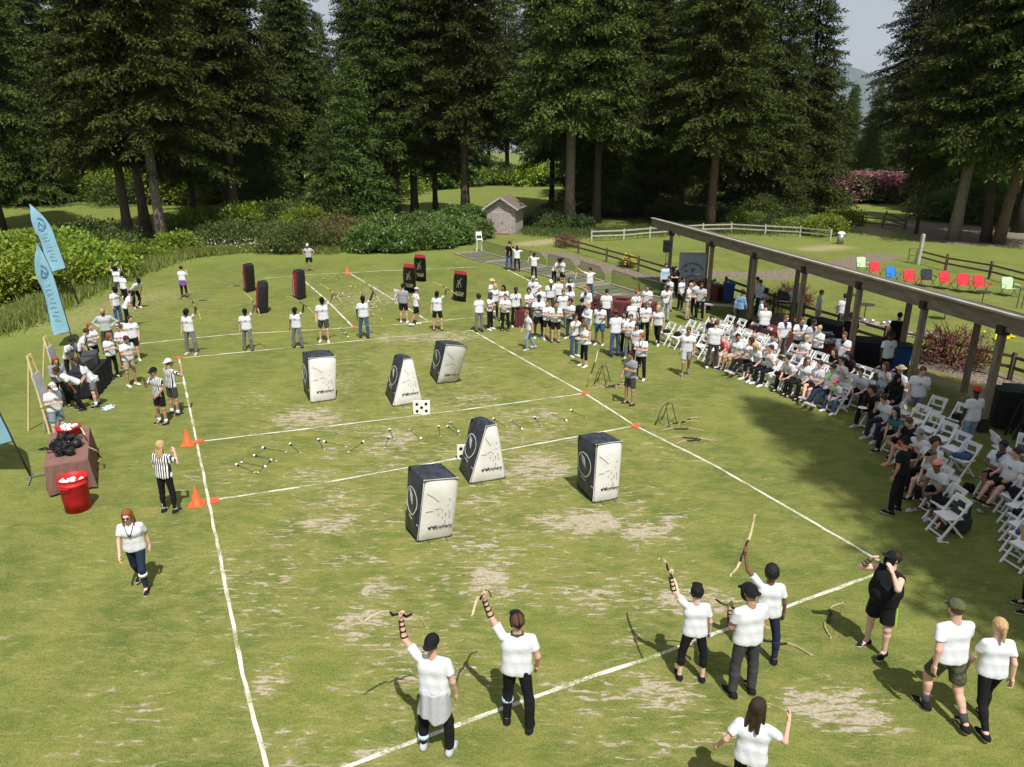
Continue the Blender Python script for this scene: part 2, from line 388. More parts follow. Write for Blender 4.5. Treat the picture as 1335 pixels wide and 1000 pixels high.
FIRF = leaf_mat('hemlock_needles', (.025, .055, .010), (.14, .21, .042), .2, .6, .25, .15)
def conifer_meshes(seed, H, zb, Rm, nb, lm=FIR, top=False, twl=.42, trunk_r=.42):
    r = np.random.default_rng(seed); C = []; D = []; N_ = []; Ls = []
    tv = MB(); bend = r.normal(0, .25, 2)
    def ax(z): return np.array([bend[0]*(z/H)**2*2, bend[1]*(z/H)**2*2, z])
    tv.tube([tuple(ax(z)) for z in np.linspace(-.3, H, 12)], [trunk_r*(1.35 if i == 0 else 1)*(1-.93*(i/11)**1.1) for i in range(12)], 10)
    for i in range(nb):
        u = (i+r.random())/nb
        z0 = zb+(H-zb)*u**1.0*.985
        rel = (z0-zb)/(H-zb)
        L = Rm*(1-rel)**.75*(.35+.65*min(1, rel*7+.45))*r.uniform(.62, 1.12)+.25
        az = i*2.39996+r.normal(0, .35)
        up = r.uniform(-.05, .28)-.25*(1-rel); dr = r.uniform(.18, .42)
        dirh = np.array([math.cos(az), math.sin(az), 0]); side = np.array([-dirh[1], dirh[0], 0])
        base = ax(z0); k = np.linspace(0, 1, 7)
        path = base[None]+dirh[None]*(L*k)[:, None]; path[:, 2] += L*(up*k-dr*k**2+.13*k**4)
        path += side[None]*(np.sin(k*3+r.random()*6)*.05*L)[:, None]
        tv.mat(1).tube([tuple(q) for q in path], [.045*(L/5)*(1-.9*q)+.006 for q in k], 4, cap=False)
        nt_ = int(5+L*4.2)
        for j in range(nt_):
            t = .12+.88*(j+r.random())/nt_
            q = t*6; a = int(min(q, 5)); p0 = path[a]+(path[a+1]-path[a])*(q-a); tang = path[a+1]-path[a]; tang /= np.linalg.norm(tang)
            tl = (min(twl*L, 2.3)*(1.05-t)**.8+.25)*r.uniform(.6, 1.15)
            s = 1 if j % 2 else -1
            d = tang*r.uniform(.45, .9)+side*s*r.uniform(.6, 1)+np.array([0, 0, r.uniform(-.35, .12)]); d /= np.linalg.norm(d)
            if t > .94: d = tang
            nl = max(5, int(tl*14))
            m = (np.arange(nl)+r.random(nl))/nl
            pts = p0[None]+d[None]*(tl*m)[:, None]; pts[:, 2] -= .22*tl*m**2; pts += r.normal(0, .06, pts.shape); pts[:, 2] -= np.abs(r.normal(0, .10, nl))
            dd = d[None]*.8+r.normal(0, .5, (nl, 3)); dd[:, 2] -= .22
            nn = np.array([0, 0, 1.])[None]+r.normal(0, .5, (nl, 3))
            C.append(pts); D.append(dd); N_.append(nn); Ls.append(r.uniform(.22, .46, nl)*(1 if H > 14 else .7))
    C = np.concatenate(C); D = np.concatenate(D); N_ = np.concatenate(N_); Ls = np.concatenate(Ls)
    V, Fq = leaf_cards(C, D, N_, Ls, Ls*.36)
    return tv, mesh_np('crown', V, Fq, [lm])
def plant(name, loc, rz, s, tm, cm, label, cat, group, lean=(0, 0)):
    o = empty(name, loc, rz, label, cat, group, s=s); o.rotation_euler = (lean[0], lean[1], rz)
    link('trunk', tm, o); link('crown', cm, o); return o
CV = []
for sd, H, zb, Rm, nb, tr in ((1, 34, 8.4, 6.9, 260, .42), (2, 31, 7.0, 6.2, 250, .38), (3, 36, 9.0, 7.3, 270, .46), (4, 29, 5.6, 5.8, 240, .33)):
    tv, cm = conifer_meshes(sd, H, zb, Rm, nb, trunk_r=tr); CV.append((tv, cm))
CVM = [(tv.mesh('trunk', [BARKD, LIMB], True), cm) for tv, cm in CV]
CVL = [(tv.mesh('trunk', [BARKL, LIMB], True), cm) for tv, cm in CV]
CVB = [(tv.mesh('trunk', [BARK, LIMB], True), cm) for tv, cm in CV]
# full to the ground, dense edge trees
tv, cm = conifer_meshes(11, 30, .7, 6.6, 300, FIR); DENSE = (tv.mesh('trunk', [BARKD, LIMB], True), cm)
tv, cm = conifer_meshes(12, 13, .5, 4.2, 150, FIRF, trunk_r=.2, twl=.5); SMALL = (tv.mesh('trunk', [BARKD, LIMB], True), cm)
RT = random.Random(7)
def tree(px, py, v, label, s=1, bark=CVM, lean=(0, 0), name='fir_tree', group='tall firs along the forest edge', dy=0):
    p = P(px, py) if py is not None else Vector(px)
    return plant(name, (p.x, p.y+dy, gz(p.x, p.y)-.05), RT.uniform(0, 6.28), (s, s, s), *(v if isinstance(v, tuple) else bark[v]), label, 'tree', group, lean)
# trunks that can be told apart, from left to right
tree(2, 300, 0, 'dark leaning fir trunk at the very left edge of the forest', 1.0, CVM, (0, rad(-2)))
tree(170, 318, 1, 'brown trunked fir, left of the pair in front of the left clearing', 1.0, CVB)
tree(191, 303, 2, 'dark fir standing right behind the pale trunk, left side', .95, CVB)
tree(213, 322, 0, 'fir with a pale grey sunlit bare trunk behind the left shrubs', .98, CVL)
tree(256, 296, 3, 'slim dark fir trunk right of the pale grey trunk', .9)
tree(308, 293, 2, 'thick straight brown fir rising above the white flower bank', 1.05, CVB)
tree(392, 268, 1, 'dark fir behind the small bushy fir, mid left', 1.0)
tree(519, 284, 1, 'leftmost of the three black trunks before the bright clearing', 1.0)
tree(541, 283, 2, 'middle black trunk of the three before the bright clearing', .95)
tree(568, 281, 3, 'slimmest black trunk before the clearing, beside the thick red one', .95)
tree(607, 284, 0, 'thick reddish fir trunk standing just left of the shed', 1.15, CVB)
tree(719, 272, 1, 'dark fir trunk behind the shed to its right', .95)
tree(742, 297, 2, 'thick grey brown fir trunk at the corner of the white fence', 1.1, CVL)
tree(759, 262, 3, 'slim black fir behind the thick grey trunk near the shed', .9)
tree(777, 290, 0, 'reddish fir trunk behind the left end of the white fence', 1.0, CVB)
tree(800, 262, 1, 'black fir trunk, left of a close pair in the shady grove', .85)
tree(813, 258, 3, 'black fir trunk, right of a close pair in the shady grove', .85)
tree(837, 266, 2, 'dark fir with a forked look behind the shelter roof end', .9)
tree(851, 270, 1, 'dark fir just right of the forked one behind the roof end', .9)
tree(886, 284, 3, 'fir with low drooping boughs over the white fence middle', 1.0)
tree(925, 300, 0, 'red barked fir right behind the white rail fence', 1.0, CVB)
tree(946, 284, 1, 'dark fir behind the red barked one at the white fence', .95)
DENSE_G = 'bushy firs clothed to the ground'
tree(990, 284, DENSE, 'bushy fir clothed to the ground behind the white fence end', .95, group=DENSE_G)
tree(1040, 276, DENSE, 'bushy fir at the left rim of the sky gap', 1.0, group=DENSE_G)
tree(1194, 305, 3, 'slim leaning dark fir beside the far brown gate', 1.0, CVM, (0, rad(2))).scale = (.42, .42, 1)
tree(1242, 313, 2, 'grey fir trunk on the bare bank behind the golf green', 1.0, CVL, (0, rad(3)))
tree(1285, 316, 1, 'dark leaning fir, left of the row at the right edge', 1.0, CVM, (0, rad(6)))
tree(1301, 318, 0, 'brown leaning fir just right of the dark leaning one', .95, CVB, (0, rad(3)))
tree(1326, 303, 2, 'dark fir furthest right beyond the golf green', 1.0, CVM, (0, rad(3)))
tree(1255, 278, DENSE, 'bushy fir rising behind the pink shrubs, right of the gap', 1.0, group=DENSE_G)
tree(1160, 258, SMALL, 'small bushy fir seen in the bottom of the sky gap', .95, group=DENSE_G, name='young_fir_tree', dy=10)
tree(1125, 262, SMALL, 'small pointed fir left of the sky gap above the pink shrubs', .85, group=DENSE_G, name='young_fir_tree', dy=25)
tree(430, 294, SMALL, 'young bushy fir standing over the shrubs, mid left', .8, group=DENSE_G, name='young_fir_tree')
tree(60, 268, SMALL, 'young bushy fir behind the two feather banners', .95, group=DENSE_G, name='young_fir_tree')
# the wood behind: second and third rows
grp = 'firs deeper in the wood'
row = [(-20, 104), (-78, 96), (-38, 106), (-12, 150), (60, 118), (-88, 120),(-70, 112), (-18, 97), (-72, 82), (-57, 104), (-64, 99), (-48, 112), (-60, 92), (-43, 98), (-33, 84), (-27, 98), (11, 86), (17, 96), (23, 82), (29, 98),
       (-82, 110), (-66, 122), (-52, 118), (-38, 128), (-24, 146), (-9, 152), (4, 150), (18, 134), (30, 122), (88, 98), (96, 112), (82, 118), (104, 90), (78, 84), (-95, 95), (-84, 74), (-70, 66),
       (92, 78), (100, 66), (110, 78), (-100, 130), (-78, 140), (-45, 148), (-14, 168), (14, 158), (36, 142), (112, 120), (120, 100), (94, 132),
       (30, 160), (-30, 165), (0, 175), (-62, 150), (45, 150), (84, 140), (24, 112), (8, 168), (-5, 160), (-20, 158), (-34, 142)]
for x, y in row:
    d_ = DENSE if RT.random() < .3 else RT.choice(CVM)
    o = plant('fir_tree', (x+RT.uniform(-1.5, 1.5), y+RT.uniform(-2, 2), gz(x, y)-.05), RT.uniform(0, 6.28), (RT.uniform(1.0, 1.35),)*3, *d_,
              'dark fir deeper in the wood behind the front row of trunks', 'tree', grp)
# far conifers low in the sky gap
for i, (x, y, s) in enumerate([(68, 160, .66), (72, 166, .72), (76.5, 172, .78), (80, 166, .66), (84, 176, .82), (88.5, 170, .72), (92, 182, .86), (64, 158, .7), (78, 190, .8), (87, 195, .86), (97, 186, .9), (74, 184, .8)]):
    plant('fir_tree', (x, y, -3), i*1.3, (s,)*3, *DENSE, 'distant hazy fir low in the sky gap', 'tree', 'distant firs in the gap')
# trees beside and behind the camera whose shade falls on the right of the lawn
for x, y, s in ((14.5, -2, 1.35), (20.5, 2.5, 1.25), (18, -9, 1.45), (27, 3, 1.1), (27, -7, 1.4), (17, 0, 1.3)):
    plant('fir_tree', (x, y, 0), x, (.82, .82, s), *CVM[1], 'tall fir near the lawn to the right of the viewpoint', 'tree', 'firs beside the viewpoint')
# mountain
mz = []
xs = np.linspace(900, 9000, 90); R1 = np.random.default_rng(5)
prof = 250+330*np.exp(-((xs-3120)/520)**2)+180*np.exp(-((xs-4700)/900)**2)+60*np.sin(xs/190)+R1.normal(0, 9, 90)
ys = np.linspace(0, 1, 14); V = []
for k in ys:
    for x, h in zip(xs, prof):
        V.append((x, 6200+1900*k+120*math.sin(x/170+k*4), h*1.36*math.sin(k*math.pi/1.05)**.8*(1+.08*math.sin(x/90+k*17))+5*math.sin(x/31+k*40)-40))
idx = np.arange(14*90).reshape(14, 90); F = np.stack([idx[:-1, :-1], idx[:-1, 1:], idx[1:, 1:], idx[1:, :-1]], -1).reshape(-1, 4)
tag(link('mountain', mesh_np('mountain', V, F, [mat('mountain_forest', (.06, .085, .075), .95, .35, .01)], smooth=True)), kind='structure')
# shrubs -----------------------------------------------------------
def bush_mesh(seed, nclump, per, R_=(1, 1, .8), leaf=(.16, .26), wd=.55, lm=None, zc=.7, shell=.75, clump_r=.28):
    r = np.random.default_rng(seed); d = rnd_dirs(r, nclump); d[:, 2] = np.abs(d[:, 2])*1.0-.25
    rr = r.uniform(shell*.55, 1.0, nclump)**.5*r.uniform(.8, 1.12, nclump)
    cc = d*rr[:, None]*np.array(R_)[None]; cc[:, 2] = cc[:, 2]+zc*R_[2]*.45; cc[:, 2] = np.maximum(cc[:, 2], .05)
    C = np.repeat(cc, per, 0); off = rnd_dirs(r, len(C))*(clump_r*r.random(len(C))**.4)[:, None]; off[:, 2] *= .75
    C = C+off; C[:, 2] = np.maximum(C[:, 2], .02)
    D = off/clump_r*1.0+r.normal(0, .5, C.shape)+np.array([0, 0, .25]); Nn = r.normal(0, .55, C.shape)+np.array([0, 0, 1.])
    L = r.uniform(*leaf, len(C)); return mesh_np('foliage', *leaf_cards(C, D, Nn, L, L*wd), [lm])
LAUREL = leaf_mat('laurel_leaf', (.055, .11, .02), (.17, .26, .06), .25, .4, .12, .4)
BRIGHT = leaf_mat('bright_leaf', (.07, .13, .012), (.33, .42, .05), .3, .5, .18)
MIXED = leaf_mat('mixed_leaf', (.04, .075, .015), (.15, .20, .05), .25, .5, .3)
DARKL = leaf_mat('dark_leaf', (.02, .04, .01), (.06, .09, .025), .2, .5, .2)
RUST = leaf_mat('rust_leaf', (.09, .07, .025), (.16, .14, .05), .2, .6, .2)
REDL = leaf_mat('red_twig', (.09, .035, .028), (.22, .09, .055), .2, .6, .2)
PINK = leaf_mat('pink_flower', (.22, .06, .085), (.44, .19, .22), .25, .6, .15)
YELF = leaf_mat('yellow_flower', (.45, .33, .03), (.6, .48, .06), .2, .6, .1)
WHF = leaf_mat('white_flower', (.6, .6, .5), (.8, .8, .72), .1, .6, .1)
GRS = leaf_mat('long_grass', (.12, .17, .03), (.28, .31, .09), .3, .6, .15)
B_LAUREL = [bush_mesh(20+i, 110, 40, (1.5, 1.3, 1.25), (.12, .22), .5, LAUREL, .9) for i in range(2)]
B_BRIGHT = [bush_mesh(30+i, 48, 75, (1.6, 1.5, 1.2), (.09, .20), .6, BRIGHT, .7, .45, .48) for i in range(3)]
B_MIXED = [bush_mesh(40+i, 48, 75, (1.7, 1.5, 1.35), (.08, .18), .5, MIXED, .7, .45, .48) for i in range(3)]
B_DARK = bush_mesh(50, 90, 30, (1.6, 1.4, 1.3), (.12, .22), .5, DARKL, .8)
B_RUST = bush_mesh(51, 80, 34, (1.5, 1.3, 1.1), (.1, .2), .3, RUST, .8)
B_PINK = bush_mesh(52, 80, 40, (2.0, 1.6, 1.5), (.16, .3), .6, MIXED, .9)
B_RED = bush_mesh(53, 60, 34, (1, 1, .85), (.1, .24), .2, REDL, .9)
def stems_mesh(h, n, rr, m=BARKD, seed=1):
    r = random.Random(seed); b = MB()
    for k in range(n):
        a = r.uniform(0, 6.28); b.tube([(0.1*math.cos(a), .1*math.sin(a), -.05), (rr*.5*math.cos(a), rr*.5*math.sin(a), h*.5), (rr*math.cos(a+.3), rr*math.sin(a+.3), h)], [.03, .02, .01], 5)
    return b.mesh('stems', m, True)
STEMS = stems_mesh(1.1, 9, .8)
def shrub(px, py, me, s, label, group='shrubs along the wood edge', name='shrub', dy=0, cat='shrub', sz=1):
    p = P(px, py) if py is not None else Vector(px)
    o = empty(name, (p.x, p.y+dy, gz(p.x, p.y)), RT.uniform(0, 6.28), label, cat, group, s=(s, s, s*sz))
    link('stems', STEMS, o); link('foliage', me, o); return o
# bright and dark shrubs standing along the edge of the wood
ORD = 'first second third fourth fifth sixth seventh eighth ninth tenth eleventh twelfth thirteenth fourteenth'.split()
S_BACK = 'shrubs along the wood edge'
def bank(pts, n, meshes, s0, s1, label, group, name='shrub', jit=1.2, sz=1, cat='shrub'):
    w_ = [P(*q) for q in pts]; tot = [0]
    for a, b in zip(w_[:-1], w_[1:]): tot.append(tot[-1]+(b-a).length)
    pos = []
    for i in range(n):
        d = tot[-1]*(i+.5)/n; k = max(j for j in range(len(tot)-1) if tot[j] <= d); t = (d-tot[k])/(tot[k+1]-tot[k]); p = w_[k].lerp(w_[k+1], t)
        pos.append((p.x+RT.uniform(-jit, jit)*.6, p.y+RT.uniform(-jit, jit)))
    pos.sort(key=lambda q: q[0]/q[1])
    for i, (x, y) in enumerate(pos):
        lb = label+(', '+ORD[i]+' from the left' if n <= 14 else '')
        shrub((x, y, 0), None, RT.choice(meshes), RT.uniform(s0, s1), lb, group, name, sz=sz, cat=cat)
bank([(2, 392), (60, 380), (110, 366)], 9, B_BRIGHT, .9, 1.8, 'bright yellow green shrub beside the long grass, far left', 'bright shrubs at the left edge')
bank([(0, 350), (50, 345), (100, 345)], 6, B_BRIGHT, 1.1, 2.0, 'tall bright green shrub behind the feather banners', 'bright shrubs behind the banners')
bank([(60, 362), (120, 350), (200, 342)], 8, B_BRIGHT+B_MIXED[:1], .6, 1.4, 'fresh green shrub behind the long grass right of the banners', 'low shrubs right of the banners')
bank([(95, 322), (140, 330), (165, 335)], 5, [B_DARK, B_MIXED[1]], 1.2, 1.6, 'dark sprawling shrub at the foot of the left firs', 'dark shrubs under the left firs')
bank([(200, 335), (250, 326), (300, 320), (380, 318)], 12, B_MIXED+B_BRIGHT, .7, 1.5, 'mixed green shrub behind the white flowers', 'shrubs behind the white flowers')
bank([(230, 300), (300, 296), (360, 292), (420, 300)], 11, B_BRIGHT+B_MIXED, 1.2, 2.4, 'leafy green shrub among the firs, mid left', 'tall shrubs among the left firs')
bank([(350, 326), (390, 328), (440, 326)], 6, [B_RUST, B_MIXED[0]], 1.1, 1.5, 'rusty olive shrub behind the man with hands on his hips', 'olive shrubs behind the far sideline')
bank([(408, 310), (440, 312), (470, 318)], 4, [B_RUST], 1.3, 1.7, 'rusty juniper shrub left of the broad leaved hedge', 'juniper shrubs left of the hedge')
bank([(470, 328), (520, 326), (570, 322), (625, 308)], 13, B_LAUREL, 1.1, 1.35, 'glossy laurel in the broad leaved hedge left of the shed', 'laurels of the hedge by the shed', jit=.6)
bank([(480, 312), (540, 306), (600, 298), (632, 294)], 9, B_LAUREL, 1.2, 1.5, 'laurel at the back of the hedge below the black trunks', 'laurels at the back of the hedge')
# far sunny shrubs beyond the clearing
bank([(420, 256), (500, 256), (560, 246), (620, 240), (700, 243), (790, 246)], 24, B_BRIGHT+B_LAUREL, 2.6, 3.9, 'sunny shrub beyond the grassy clearing', 'sunny shrubs beyond the clearing', jit=3)
bank([(-40, 275), (20, 268), (90, 266), (160, 270), (230, 268), (300, 262), (380, 256)], 20, B_MIXED+B_BRIGHT+[B_DARK], 2.4, 3.6, 'leafy shrub at the back of the left clearing', 'shrubs behind the left clearing', jit=3)
bank([(790, 248), (860, 246), (920, 244), (1000, 243), (1070, 246)], 16, B_MIXED+B_BRIGHT, 2.4, 3.6, 'pale green shrub seen between the grove trunks', 'shrubs behind the shady grove', jit=3)
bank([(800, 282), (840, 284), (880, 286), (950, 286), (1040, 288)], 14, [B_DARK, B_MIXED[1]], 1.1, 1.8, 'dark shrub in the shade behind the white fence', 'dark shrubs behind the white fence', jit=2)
bank([(960, 296), (1000, 300), (1050, 304), (1085, 308)], 8, B_MIXED+B_BRIGHT, .9, 1.4, 'leafy shrub growing along the white fence end', 'shrubs along the white fence end', jit=.8)
bank([(1066, 300), (1085, 296), (1100, 292)], 4, B_BRIGHT, .9, 1.2, 'pale leafy shrub behind the grey litter bin', 'pale shrubs behind the litter bin', jit=.8)
bank([(1068, 268), (1110, 264), (1150, 264), (1195, 266), (1225, 274)], 14, [B_PINK], 1.5, 2.1, 'pink flowering rhododendron beyond the golf mound', 'pink rhododendrons beyond the golf mound', 'rhododendron', jit=2.0)
bank([(1240, 286), (1280, 290), (1335, 292)], 8, B_MIXED, 2.0, 2.9, 'green shrub behind the leaning firs at the right edge', 'shrubs behind the right firs', jit=2.5)
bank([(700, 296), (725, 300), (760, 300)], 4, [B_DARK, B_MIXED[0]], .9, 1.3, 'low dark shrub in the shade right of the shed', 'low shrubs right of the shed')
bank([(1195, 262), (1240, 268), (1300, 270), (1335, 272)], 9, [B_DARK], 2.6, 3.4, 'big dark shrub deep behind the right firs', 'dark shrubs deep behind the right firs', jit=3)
# garden plants
shrub(740, 322, B_RED, 1.0, 'reddish twiggy shrub on the bark bed beside the brown fence', 'red twiggy garden shrubs')
shrub(1240, 474, B_RED, 1.25, 'big reddish brown shrub behind the shelter, beside the rail fence', 'red twiggy garden shrubs')
shrub(1032, 398, B_RED, 1.0, 'rust red shrub behind the smoker grill', 'red twiggy garden shrubs')
shrub(1014, 402, B_MIXED[0], .65, 'green leafy shrub left of the smoker grill', 'garden shrubs')
shrub(818, 348, B_MIXED[1], .4, 'small green shrub with yellow flowers on the bark bed', 'garden shrubs')
def flowers(name, pts, wd, n, m, label, group, z0=.25, z1=.8, sz=(.10, .22)):
    r = np.random.default_rng(n); w_ = [P(*q) for q in pts]; C = []
    for i in range(n):
        k = r.integers(0, len(w_)-1); p = w_[k].lerp(w_[k+1], r.random()); C.append((p.x+r.normal(0, wd*.6), p.y+r.normal(0, wd), r.uniform(z0, z1)))
    C = np.array(C); D = rnd_dirs(r, n); D[:, 2] *= .3
    tag(link(name, mesh_np(name, *leaf_cards(C, D, np.array([[0, 0, 1.]])+r.normal(0, .4, (n, 3)), r.uniform(*sz, n), r.uniform(*sz, n)), [m])), label, kind='stuff')
flowers('white_flowers', [(235, 330), (280, 326), (330, 328), (380, 330)], .8, 420, WHF, 'small white flowers scattered along the long grass bank', None, .3, .9, (.07, .14))
flowers('yellow_flowers', [(816, 349), (821, 348)], .35, 160, YELF, 'yellow flowers on the bark bed', None, .3, .75)
flowers('pink_blossom', [(1072, 268), (1110, 265), (1150, 265), (1195, 268), (1222, 275)], 1.9, 9000, PINK, 'pink blossom over the rhododendrons', None, .5, 4.3, (.2, .42))
# long grass tufts along the left bank
def grass_band(name, pts, wd, n, h, label, m=GRS):
    r = np.random.default_rng(n); w_ = [P(*q) for q in pts]; ln = np.array([(b-a).length for a, b in zip(w_[:-1], w_[1:])]); pr = ln/ln.sum()
    k = r.choice(len(pr), n, p=pr); t = r.random(n); A = np.array([tuple(w_[i]) for i in range(len(w_))])
    C = A[k]*(1-t)[:, None]+A[k+1]*t[:, None]; C[:, 0] += r.normal(0, wd*.5, n); C[:, 1] += r.normal(0, wd, n); C[:, 2] = -.01
    D = rnd_dirs(r, n)*.45; D[:, 2] = 1; Nn = rnd_dirs(r, n); Nn[:, 2] = 0
    L = r.uniform(*h, n); tag(link(name, mesh_np(name, *leaf_cards(C, D, Nn, L, .05+.04*r.random(n)), [m])), label, kind='stuff')
grass_band('long_grass', [(0, 432), (60, 402), (110, 378), (160, 360), (215, 342)], 1.0, 17000, (.35, .75), 'long unmown grass along the left shrubs')
grass_band('long_grass', [(200, 341), (260, 333), (330, 326), (400, 327), (440, 329)], .7, 14000, (.3, .7), 'long unmown grass below the white flowers')
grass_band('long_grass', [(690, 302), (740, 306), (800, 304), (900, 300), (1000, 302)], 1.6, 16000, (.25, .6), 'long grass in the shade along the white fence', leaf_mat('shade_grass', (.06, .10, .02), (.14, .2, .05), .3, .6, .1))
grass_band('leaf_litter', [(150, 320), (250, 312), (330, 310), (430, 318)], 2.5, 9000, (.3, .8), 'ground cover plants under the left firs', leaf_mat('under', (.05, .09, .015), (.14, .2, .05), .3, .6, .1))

for i, (x, y, sc_, l) in enumerate([(462, 292, 1.25, 'bright bushy hemlock left of the black trunks'), (484, 280, 1.05, 'lower bushy hemlock touching the black trunks'), (30, 262, 1.2, 'bushy hemlock at the back of the left clearing'), (120, 262, 1.35, 'bushy hemlock behind the left clearing, right side'), (350, 275, 1.3, 'bushy hemlock behind the mid left shrubs'), (1310, 282, 1.2, 'bushy hemlock behind the right leaning trunks'), (1270, 290, .9, 'small bushy hemlock right of the grey trunk')]):
    tree(x, y, SMALL, l, sc_, group='bushy hemlocks under the tall firs', name='hemlock_tree')
# ================================================================ people: implicit surfaces meshed with surface nets
def cone_d(Q, a, b, ra, rb):
    a = np.asarray(a, np.float32); b = np.asarray(b, np.float32); ab = b-a
    t = np.clip(((Q-a)@ab)/(ab@ab+1e-9), 0, 1)
    return np.linalg.norm(Q-a-t[..., None]*ab, axis=-1)-(ra+(rb-ra)*t)
def ell_d(Q, c, r):
    r = np.asarray(r, np.float32); k = (Q-np.asarray(c, np.float32))/r
    n = np.linalg.norm(k, axis=-1); return (n-1)*r.min()*1.0*np.where(n > 0, 1, 1)
def smin(a, b, k=.03):
    h = np.clip(.5+.5*(b-a)/k, 0, 1); return b*(1-h)+a*h-k*h*(1-h)
def snet(fn, lo, hi, h, sm=0):
    lo = np.asarray(lo, np.float32)-2*h; hi = np.asarray(hi, np.float32)+2*h
    n = np.ceil((hi-lo)/h).astype(int)+1
    g = np.stack(np.meshgrid(*[lo[i]+h*np.arange(n[i], dtype=np.float32) for i in range(3)], indexing='ij'), -1)
    D = fn(g).astype(np.float32); S = D < 0
    c = [(i, j, k) for i in (0, 1) for j in (0, 1) for k in (0, 1)]
    sl = lambda A, o: A[o[0]:n[0]-1+o[0], o[1]:n[1]-1+o[1], o[2]:n[2]-1+o[2]]
    cnt = sum(sl(S, o).astype(np.int8) for o in c); act = (cnt > 0) & (cnt < 8)
    ii = np.argwhere(act); ids = -np.ones(act.shape, np.int32); ids[act] = np.arange(len(ii))
    acc = np.zeros((len(ii), 3)); w_ = np.zeros(len(ii))
    for o in c:
        for ax in range(3):
            if o[ax]: continue
            o2 = list(o); o2[ax] = 1
            d0 = sl(D, o)[act]; d1 = sl(D, o2)[act]; m = (d0 < 0) != (d1 < 0)
            t = np.where(m, d0/np.where(m, d0-d1, 1), 0); p = np.tile(np.array(o, float), (len(ii), 1)); p[:, ax] = t
            acc[m] += p[m]; w_[m] += 1
    V = lo+(ii+acc/w_[:, None])*h
    Fs = []
    for ax in range(3):
        s0 = [slice(None)]*3; s1 = [slice(None)]*3; s0[ax] = slice(0, -1); s1[ax] = slice(1, None)
        A = S[tuple(s0)]; B = S[tuple(s1)]; e = np.argwhere(A != B); u, v = (ax+1) % 3, (ax+2) % 3
        ok = (e[:, u] > 0) & (e[:, v] > 0) & (e[:, u] < n[u]-1) & (e[:, v] < n[v]-1); e = e[ok]
        def cell(du, dv):
            q = e.copy(); q[:, u] -= du; q[:, v] -= dv; return ids[q[:, 0], q[:, 1], q[:, 2]]
        q = np.stack([cell(1, 1), cell(0, 1), cell(0, 0), cell(1, 0)], -1)
        fl = B[tuple(e.T)]; q[fl] = q[fl][:, ::-1]; Fs.append(q)
    Fq = np.concatenate(Fs)
    for _ in range(sm):
        A = np.zeros_like(V); c_ = np.zeros(len(V))
        for a_, b_ in ((0, 1), (1, 2), (2, 3), (3, 0)):
            i_, j_ = Fq[:, a_], Fq[:, b_]
            for k_ in range(3): A[:, k_] += np.bincount(i_, V[j_, k_], len(V))+np.bincount(j_, V[i_, k_], len(V))
            c_ += np.bincount(i_, minlength=len(V))+np.bincount(j_, minlength=len(V))
        V = V*.45+A/np.maximum(c_, 1)[:, None]*.55
    return V, Fq
def n3(v): v = np.asarray(v, float); return v/np.linalg.norm(v)
def rx(a): c, s = math.cos(a), math.sin(a); return np.array([[1, 0, 0], [0, c, -s], [0, s, c]])
def ry(a): c, s = math.cos(a), math.sin(a); return np.array([[c, 0, s], [0, 1, 0], [-s, 0, c]])
def rz_(a): c, s = math.cos(a), math.sin(a); return np.array([[c, -s, 0], [s, c, 0], [0, 0, 1]])
STD = dict(lean=2, side=0, twist=0, head=(8, 0), ual=(-.2, .02, -1), fal=(-.05, .22, -1), uar=(.2, .02, -1), far=(.05, .22, -1),
           thl=(-.10, .03, -1), shl=(-.03, -.04, -1), thr=(.10, .03, -1), shr=(.03, -.04, -1), grip='relax', seat=0)
def PO(**k): d = dict(STD); d.update(k); return d
SIT = dict(seat=1, thl=(-.16, 1, -.08), shl=(-.02, .12, -1), thr=(.16, 1, -.08), shr=(.02, .12, -1), lean=6, head=(10, 0), ual=(-.15, .3, -1), fal=(.15, 1, -.35), uar=(.15, .3, -1), far=(-.15, 1, -.35))
def SI(**k): d = dict(SIT); d.update(k); return PO(**d)
